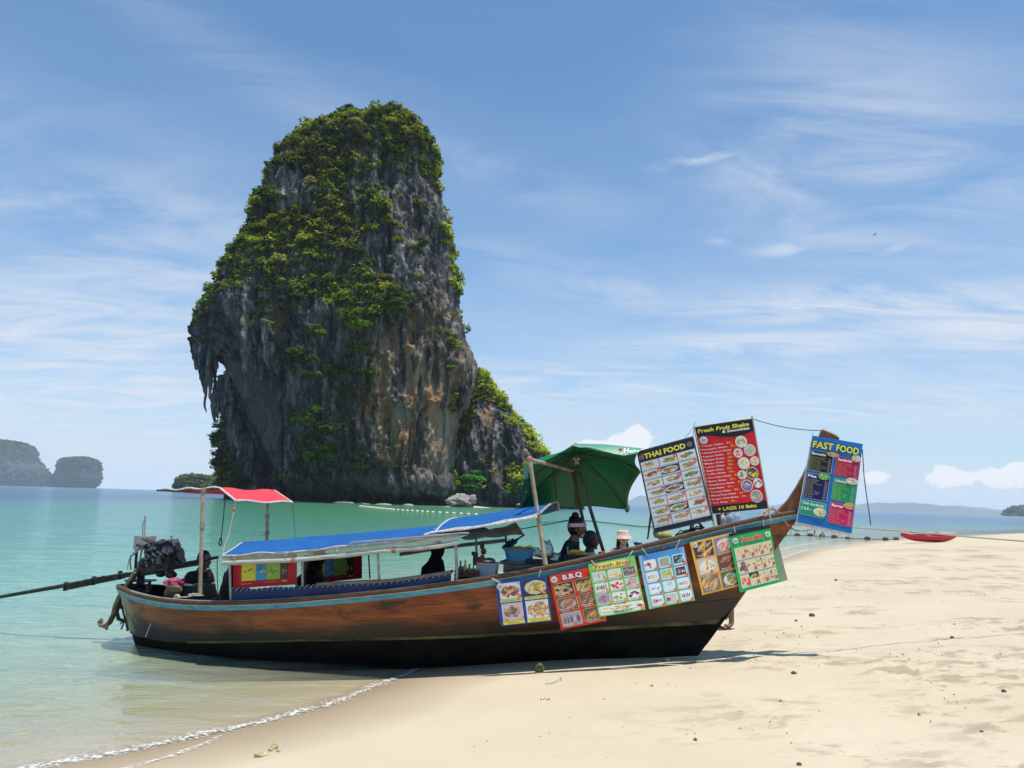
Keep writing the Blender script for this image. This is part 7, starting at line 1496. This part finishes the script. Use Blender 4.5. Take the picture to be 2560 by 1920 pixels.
p = hull_board('drinks_menu', 'blue and green drinks menu with twelve small white cards', (1596, 1390), (1709, 1366), (1737, 1501), (1623, 1523), (.06, .26, .62))
g = G(); n_ = 16; P = np.array([[p.m(x, y, 1) for x in np.linspace(.001, .999, 9)] for y in np.linspace(.001, .999, n_)]); yy = np.linspace(0, 1, n_)[:, None] + .08 * np.sin(np.linspace(0, 7, 9))[None]; cA, cB, cC = np.array((.22, .58, .12)), np.array((.10, .50, .50)), np.array((.04, .22, .62)); kk = np.clip(yy, 0, 1)[..., None]
colg = np.where(kk < .4, cA + (cB - cA) * kk / .4, cB + (cC - cB) * (kk - .4) / .6); colg[:, 0] = colg[:, 0] * .4 + np.array((.45, .60, .75)) * .6; colg[:, 8] = colg[:, 8] * .5 + np.array((.40, .60, .75)) * .5; g.grid(P); make('tinted_ground', g, VC_PRINT, p.root, smooth=False, col=colg.reshape(-1, 3))
DR = [((.78, .78, .80), [(.60, .04, .05), (.25, .03, .04)], 'ball'), ((.30, .40, .35), [(.70, .15, .15), (.70, .55, .10), (.2, .5, .3)], 'slice'), ((.02, .06, .12), [(.20, .38, .42), (.6, .7, .75)], 'stick'), ((.74, .76, .78), [(.10, .28, .08), (.75, .60, .10), (.15, .15, .45)], 'tall'), ((.35, .55, .25), [(.80, .60, .10), (.20, .50, .12), (.75, .35, .1)], 'ball'), ((.05, .05, .07), [(.55, .06, .05), (.75, .72, .7)], 'tall'), ((.78, .82, .86), [(.10, .30, .62), (.2, .45, .7)], 'slice'), ((.66, .76, .84), [(.62, .72, .82), (.70, .78, .86)], 'ball'), ((.78, .80, .80), [(.22, .12, .07), (.45, .35, .28)], 'tall'), ((.80, .82, .82), [(.45, .04, .02), (.2, .02, .02)], 'tall'), ((.60, .55, .50), [(.70, .55, .45), (.18, .05, .04)], 'ball'), ((.76, .80, .80), [(.35, .05, .22), (.10, .05, .05), (.25, .60, .15)], 'tall')]
gb = G()
for r in range(4):
    y1 = .885 - r * .222; y0 = y1 - .19
    for c, (x0, x1) in enumerate(rowx(3, .075, .955, .055)):
        p.rrect(x0 - .008, y0 - .006, x1 + .008, y1 + .006, .035, 2, 'card_rim', (.45, .68, .80)); p.rrect(x0, y0, x1, y1, .03, 3, 'photo_card', (.76, .80, .82)); b_, cc, st_ = DR[r * 3 + c]; p.photo(x0 + .02, y0 + .03, x1 - .02, y1 - .015, b_, None, cc, st_, nx=16, ny=14, n=7 if st_ in ('ball', 'tall') else 12, k=4, name='drink_photo'); badge(gb, p, x1 - .01, y0 + .01, .036)
make('price_badge', gb, pmat((.78, .16, .05)), p.root, smooth=False, kind='stuff'); p.text('ICE', .49, .395, .03, .10, (.3, .35, .4), .01, 6, 1)
strings(p, [(p.m(.2, .97), RAILP(1605)), (p.m(.8, .97), RAILP(1700))])

p = hull_board('snack_menu', 'orange menu with six fried snack photos left of the Pancake menu', (1724, 1356), (1830, 1331), (1852, 1464), (1756, 1488), (.80, .42, .03))
for r, (y1, y0) in enumerate(((.965, .675), (.645, .355), (.325, .035))):
    for c, (x0, x1) in enumerate(((.05, .50), (.545, .985))):
        q = r * 2 + c; p.rrect(x0 - .012, y0 - .008, x1 + .012, y1 + .008, .04, 1, 'photo_rim', (.82, .60, .25)); p.photo(x0, y0, x1, y1, [(.04, .04, .05), (.22, .20, .28), (.60, .45, .35), (.12, .05, .05), (.20, .14, .14), (.10, .12, .06)][q], [None, (.72, .70, .68), (.72, .74, .74), None, None, (.62, .62, .60)][q], [[(.75, .50, .12), (.80, .30, .08)], [(.75, .62, .40), (.65, .15, .10)], [(.78, .68, .30), (.55, .70, .15), (.75, .15, .08)], [(.55, .22, .10), (.40, .14, .06)], [(.70, .42, .16), (.60, .34, .12)], [(.42, .20, .08), (.25, .4, .1)]][q], ['stick', 'stick', 'slice', 'ball', 'stick', 'ball'][q], n=[14, 12, 16, 9, 30, 12][q], nx=26, ny=20)
gb = G(); [badge(gb, p, x, y, .035) for x, y in ((.36, .72), (.80, .72), (.35, .39), (.80, .39), (.46, .30), (.80, .07))]; make('price_badge', gb, pmat((.72, .10, .04)), p.root, smooth=False, kind='stuff'); halal(p, .10, .93, .06)
gt = G(); [p.text(t_, x, y, .022, w_, W_, .01, 4, 1, g=gt) for t_, x, y, w_ in (('Tempura prawn', .08, .71, .22), ('Spring roll', .60, .70, .2), ('Fish fillet', .08, .38, .2), ('Meat ball', .60, .37, .2), ('French fries', .10, .06, .2), ('Chicken nugget', .60, .06, .22))]; make('dish_names', gt, pmat(W_), p.root, smooth=False)

p0 = Poster('back_sign', 'pale green back of another menu showing past the bow behind the Pancake menu', [bp(1905, 1340, -.10), bp(1947, 1362, -.10), bp(1969, 1450, -.10), bp(1925, 1462, -.10)], (.42, .50, .38), HG)
p = hull_board('pancake_menu', 'bright green Pancake menu tied right at the bow', (1823, 1341), (1925, 1319), (1952, 1455), (1850, 1481), (.01, .42, .10), .085, .075)
p.text('Pancake', .23, .855, .085, .56, (.80, .62, .55), .07, 3); p.text('Pancake', .23, .857, .085, .56, (.62, .02, .03), .025, 5); halal(p, .11, .90, .065); halal(p, .90, .895, .065)
gb = G(); gt = G()
PC = [[(.70, .55, .28), (.75, .62, .36)], [(.45, .12, .06), (.35, .08, .05)], [(.62, .42, .16), (.50, .30, .10)], [(.50, .12, .10), (.72, .55, .32)], [(.12, .07, .08), (.20, .12, .12)], [(.35, .10, .04), (.42, .16, .06)], [(.60, .55, .16), (.15, .20, .05)], [(.35, .04, .04), (.72, .58, .32)], [(.65, .22, .12), (.55, .14, .08)], [(.65, .42, .22), (.70, .50, .3)], [(.72, .46, .16), (.62, .36, .12)], [(.22, .16, .06), (.55, .42, .18)]]
for r in range(3):
    y1 = .775 - r * .245; y0 = y1 - .20
    for c, (x0, x1) in enumerate(rowx(4, .055, .955, .006)):
        q = r * 4 + c; p.photo(x0, y0, x1, y1, (.68, .56, .38), None, PC[q], ['slice', 'blob', 'blob', 'blob', 'ball', 'blob', 'fine', 'blob', 'ball', 'slice', 'blob', 'fine'][q], nx=16, ny=16, n=[10, 6, 14, 12, 14, 4, 40, 5, 12, 12, 12, 40][q], k=2, bg2=(.02, .04, .02) if q == 9 else None)
        p.quad(x0 + .008, y0 - .032, x1 - .004, y0 - .003, 2, 'caption_strip', (.72, .78, .72)); badge(gb, p, x1 - .035, y0 + .03, .036)
        p.text(['Banana', 'Nutella', 'Mango', 'Strawberry', 'Raisin', 'Chocolate', 'Durian', 'Jam', 'Papaya', 'Egg Ham', 'Cheese', 'Mixed'][q], x0 + .03, y0 - .026, .016, .15, (.05, .22, .08), .01, 4, 1, g=gt)
make('price_badge', gb, pmat((.70, .08, .04)), p.root, smooth=False, kind='stuff'); make('pancake_names', gt, pmat((.05, .22, .08)), p.root, smooth=False)
g = G(); g.box(p.m(.5, 1.02, -1), (p.w, .012, .03), [(p.c[1] - p.c[0]) / p.w, p.n, BU]); make('top_batten', g, M_IRON, p.root, smooth=False)
strings(p, [(p.m(.15, 1), RAILP(1835)), (p.m(.85, 1), RAILP(1908))])

# --- ice cream posters inside the boat
def ice(label, TL, TR, BR, BL, v, name='ice_cream_poster'):
    p = Poster(name, label, [bp(*TL, v), bp(*TR, v), bp(*BR, v), bp(*BL, v)], (.55, .012, .022), 'red ice cream posters hung inside the boat', 'poster', bulge=.003)
    p.quad(.135, .20, .36, .97, 1, 'yellow_strip', (.78, .70, .03)); p.quad(.36, .20, .525, .97, 1, 'blue_strip', (.03, .34, .62)); p.quad(.525, .20, .745, .97, 1, 'green_strip', (.26, .50, .05)); p.quad(.745, .20, .86, .97, 1, 'dark_strip', (.05, .025, .035))
    p.photo(.15, .22, .35, .66, (.78, .70, .03), None, [(.60, .20, .03), (.75, .72, .3), (.3, .12, .04)], 'fine', 2, 18, 18, n=12, name='ice_cream_photo'); p.photo(.37, .22, .52, .66, (.03, .34, .62), None, [(.70, .70, .72), (.02, .04, .2), (.5, .1, .1)], 'blob', 2, 14, 18, n=8, name='ice_cream_photo'); p.photo(.53, .22, .74, .66, (.26, .50, .05), None, [(.55, .60, .30), (.10, .25, .05), (.7, .4, .2)], 'slice', 2, 18, 18, n=10, name='ice_cream_photo'); p.photo(.75, .22, .855, .66, (.05, .025, .035), None, [(.14, .04, .10), (.55, .45, .15)], 'tall', 2, 10, 18, n=5, name='ice_cream_photo')
    for cx, cc in ((.26, (.60, .52, .05)), (.44, (.12, .40, .60)), (.63, (.35, .50, .08))): p.disc(cx, .86, .07, 2, 'round_emblem', cc)
    p.text('ice cream menu', .5, .125, .022, .18, W_, .0, 3, 1); p.text('price list', .14, .105, .03, .16, W_, .0, 3, 1); p.quad(.77, .12, .855, .155, 2, 'small_logo', (.75, .55, .03)); return p
p = ice('sunlit red poster of ice creams on coloured strips at the rear of the boat roof', (583, 1388), (742, 1377), (742, 1461), (583, 1471), .74)
p = ice('second red ice cream poster hanging in shade on the far side of the boat', (759, 1388), (905, 1378), (905, 1446), (762, 1461), -.80)

# ================================================================== LINES, ROPES, FLOATS
def line_thing(name, label, cat, pts, r, m, group=None):
    pts = [np.asarray(q, float) for q in pts]; g = G(); g.tube(pts, r, 6); return make(name, g, m, None, loc=pts[0], label=label, cat=cat, group=group)
a_, b_ = bp(1881, 1047, vS), bp(2056, 1076, 0); line_thing('signal_line', 'thin cord from the top of the red board to the prow tip', 'cord', rope_pts(a_, b_, .035, 14), .0055, M_ROPEOLD)
line_thing('guy_cord', 'thin dark cord dropping from the right edge of the FAST FOOD banner', 'cord', [bp(2156, 1124, .2), bp(2160, 1190, .35), bp(2168, 1250, .5), bp(2177, 1312, .62)], .005, M_ROPEDARK)
P = [bp(2128, 1318, .0), atY(2300, 1331, 9.0), atY(2430, 1343, 9.2), atY(2560, 1353, 9.4), atY(2800, 1374, 9.9), atY(3300, 1420, 11), atY(4200, 1510, 13)]; P = P[:-1] + [np.array([P[-1][0], P[-1][1], gz(P[-1][0], P[-1][1])])]
line_thing('mooring_rope', 'taut pale mooring rope running from the bow out of the picture to the right', 'rope', P, .010, M_ROPE)
g = G(); g.tube(P3((1974, 1318, 0), (1990, 1327, .02), (2012, 1327, .04), (2032, 1322, .06), (2055, 1317, .05), (2090, 1316, .0), (2128, 1318, 0)), .010, 6); g.tube(P3((1974, 1316, 0), (1978, 1312, .03), (1993, 1311, .04)), .008, 6)
a = np.linspace(0, 2 * np.pi, 20); c = bp(2046.5, 1334, .05); g.tube([c + BA * .045 * math.cos(q) + BU * .052 * math.sin(q) for q in a], .009, 6, False); g.tube(P3((1978, 1322, 0), (1976, 1338, 0)), .004, 5); g.tube(P3((2017, 1324, .04), (2018, 1338, .04)), .004, 5)
make('bow_rope', g, M_ROPE, None, loc=bp(1974, 1318, 0), label='loose looped rope hanging under the tip of the bow', cat='rope')
M_FLOAT = mat('cream_float', (.70, .66, .42), rough=.5, scale=5)
def float_line(label, pts, n, r, m, dr=.03, z=.02):
    pts = np.array([atZ(x, y, .04) for x, y in pts]); seg = np.r_[0, np.cumsum(np.linalg.norm(np.diff(pts, axis=0), axis=1))]; t = thing('float_line', label, 'float line', pts[0])
    f = lambda s: np.array([np.interp(s, seg, pts[:, q]) for q in range(3)]); g = G(); g.tube([f(s) for s in np.linspace(0, seg[-1], 60)], dr, 5); make('float_rope', g, M_ROPEOLD, t)
    me = None
    for s in np.linspace(0, seg[-1], n):
        c = f(s) + BU * z
        if me is None: g = G(); g.ell((0, 0, 0), (r * 1.4, r, r), 10, 7); o = make('float', g, m, t); me = o.data; o.data.transform(Matrix.Translation(Vector(tuple(world_loc(t))))); o.location = tuple(c - world_loc(t))
        else: o = link('float', me, t); o.location = tuple(c - world_loc(t))
    return t
float_line('line of small cream floats strung across the green water before the island', [(900, 1266), (985, 1275), (1080, 1281), (1190, 1287)], 34, .17, M_FLOAT, .02)
float_line('sagging float line on the pale water between parasol and Thai food board', [(1455, 1300), (1520, 1307), (1600, 1316), (1700, 1318)], 30, .07, mat('dirty_float', (.30, .30, .20)), .04)
float_line('short string of dark floats on the shallows left of the red kayak', [(1960, 1338), (2030, 1339), (2110, 1345), (2210, 1349), (2240, 1349)], 9, .16, mat('dark_float', (.07, .05, .03)), .03)

# ---- red kayak
kc = atZ(2322, 1349, .50); KX = np.array([1.0, .10, 0]); KX /= np.linalg.norm(KX); KN = np.array([KX[1], -KX[0], 0])
t = thing('kayak', 'red kayak pulled up at the far edge of the beach', 'kayak', kc - BU * .1); Lk = 145 * kc[1] / FPX / 2
g = G(); rows = []
for s in np.linspace(-1, 1, 25):
    w = .40 * (1 - abs(s) ** 2.4) + .01; up = .22 * abs(s) ** 3; rows.append([kc + KX * Lk * s + KN * w * x + BU * (z * (1 - .5 * abs(s) ** 3) + up) for x, z in ((-1, .18), (-.8, .0), (-.3, -.12), (.3, -.12), (.8, 0), (1, .18), (.6, .22), (0, .24), (-.6, .22))])
g.grid(np.array(rows), close=True); make('kayak_hull', g, mat('red_kayak_plastic', (.45, .015, .04), rough=.35, bump=0), t)
for s in (-.32, .3): g = G(); g.ell(kc + KX * Lk * s + BU * .24, (.45, .26, .05), 16, 6, [KX, KN, BU]); make('cockpit', g, mat('dark_cockpit', (.06, .01, .015)), t)
g = G(); g.box(kc + KX * Lk * .60 + BU * .36, (1.0, .5, .10), [KX, KN, BU]); make('seat_pad', g, M_HEM, t, smooth=False)
g = G(); g.tube([kc - KX * 1.6 + BU * .34, kc + KX * .6 + BU * .38], .02, 6); make('paddle', g, M_HEM, t)

# ---- stones and rubbish on the sand
def ongr(px, py, dz=0.):
    z = .3
    for _ in range(12): q = atZ(px, py, z); z = gz(q[0], q[1])
    return np.array([q[0], q[1], z + dz])
m_moss = mat('mossy_stone', (.10, .10, .04), c2=(.26, .25, .12), rough=.95, scale=12, bump=.9, bscale=40)
m_coral = mat('yellow_coral', (.42, .36, .14), c2=(.66, .56, .34), rough=.95, scale=14, bump=1.0, bscale=50)
m_stone = mat('grey_brown_stone', (.08, .065, .05), c2=(.18, .15, .11), rough=.95, scale=12, bump=.9, bscale=40)
boulder('mossy_stone', ongr(1349, 1680, .035), (.048, .045, .05), 3, m_moss, 'fist-sized mossy green stone at the edge of the boat shadow', 'stone', nu=26, nv=18, amp=.5, fr=1.8)
t = thing('coral_chunk', 'broken yellowish coral chunk lying on the wet sand in the foreground', 'coral', ongr(665, 1885))
for i, (px, py, r) in enumerate(((646, 1893, (.030, .024, .020)), (660, 1889, (.026, .022, .014)), (686, 1872, (.026, .022, .024)), (676, 1878, (.020, .016, .018)), (696, 1880, (.014, .012, .012)))):
    g = G(); g.ell((0, 0, 0), r, 20, 14); V = np.concatenate(g.v); u = V / .02; d = 1 + .45 * fbm(u[:, 0], u[:, 1], u[:, 2], 3, i + 60); g.v = [V * d[:, None] + ongr(px, py, r[2] * .5)]; make('coral_lobe', g, m_coral, t, sharp=None)
for px, py, r, lab in ((2030, 1541, .06, 'dark rounded stone alone on the pale sand right of the bow'), (1990, 1553, .030, 'small brown stone left of the dark rounded stone'), (1985, 1685, .035, 'brown pebble in the churned sand below the bow shadow'), (1668, 1652, .04, 'crumbly lump of sand-coloured coral at the shadow edge under the bow'), (2090, 1452, .05, 'small stone far up the beach between prow and kayak'), (1511, 1749, .012, 'tiny dark pebble on the smooth sand in the foreground'), (1425, 1796, .010, 'tiny pebble nearest the bottom of the smooth sand'), (2455, 1832, .02, 'small dark pebble at the lower right'), (1998, 1913, .022, 'brown pebble at the bottom edge of the picture'), (2380, 1595, .03, 'small stone in the churned sand right of the bow shadow'), (2510, 1730, .028, 'flat brown stone at the right edge'), (1951, 1753, .013, 'little dark pebble below the bow shadow tip')):
    r *= .75; boulder('beach_stone', ongr(px, py, r * .4), (r, r * .8, r * .65), int(px), m_stone if px != 1668 else m_coral, lab, 'stone', 'stones scattered on the sand', 16, 11, .45, 1.7)
P = [ongr(1362, 1711, .008), ongr(1378, 1710, .006), ongr(1392, 1705, .01), ongr(1404, 1702, .03), ongr(1402, 1696, .01)]; line_thing('blue_string', 'scrap of pale blue string on the sand before the boat', 'string', P, .0035, mat('blue_string', (.20, .26, .50)))
g = G(); rng = np.random.default_rng(9)
for q in range(10):
    a_ = ongr(1352 + rng.uniform(0, 22) , 1748 + rng.uniform(-3, 3), .003); g.ell(a_, (.006, .005, .004), 6, 5)
make('shell_bits', g, m_stone, None, kind='stuff', label='scattered bits of broken shell on the sand')
# crumbs of damp sand, coral grit and shell strewn over the trodden sand: too many to count
rng = np.random.default_rng(31); n = 9000; xx = rng.uniform(-.8, 16, n * 6); yy = rng.uniform(3.9, 26, n * 6)
shd = shore(xx, yy); pa_ = fbm(xx * .75, yy * .95, 3, 4, 21); pb_ = fbm(xx * 5, yy * 6.5, 7, 4, 41); k = (shd > 2.0) & (rng.uniform(size=len(xx)) < np.clip((pa_ + .05) * 2.5, .03, 1) * np.clip(pb_ * 4 + .2, .05, 1) * np.clip((xx + 1.0) / 4, .06, 1) * np.clip(14 / yy, .2, 1)); xx, yy = xx[k][:n], yy[k][:n]
zz = ground_z(xx, yy); base = np.array([(1, 0, 0), (0, 1, 0), (-1, 0, 0), (0, -1, 0), (0, 0, 1)], float); m_ = len(xx)
rr = rng.lognormal(-4.9, .6, m_).clip(.002, .013); V = base[None] * rr[:, None, None] * (1 + .5 * rng.normal(size=(m_, 5, 1))) * np.array([1, 1, .7]); V += np.stack([xx, yy, zz - .001 * 0], -1)[:, None]; F = np.array([(0, 1, 4), (1, 2, 4), (2, 3, 4), (3, 0, 4)]); F = (F[None] + 5 * np.arange(m_)[:, None, None]).reshape(-1, 3)
cc = np.array([(.17, .12, .07), (.26, .20, .12), (.10, .08, .05), (.45, .40, .32)])[rng.choice(4, m_, p=[.4, .35, .15, .10])]
make('sand_crumbs', RG(V.reshape(-1, 3), F), vcol_mat('sand_crumb', .95), None, smooth=False, col=np.repeat(cc[:, None], 5, 1).reshape(-1, 3), kind='stuff')
# a tiny far-off bird in the sky
bc = atY(2186, 587, 60); g = G(); g.ell(bc, (.10, .05, .04), 8, 6); g.add([bc, bc + np.array([.05, .3, .08]), bc + np.array([-.06, .28, .07]), bc + np.array([.05, -.3, .08]), bc + np.array([-.06, -.28, .07])], [(0, 1, 2), (0, 4, 3)]); make('bird', g, M_IRON, None, loc=bc, smooth=False, label='tiny dark bird high in the blue sky right of the island', cat='bird')
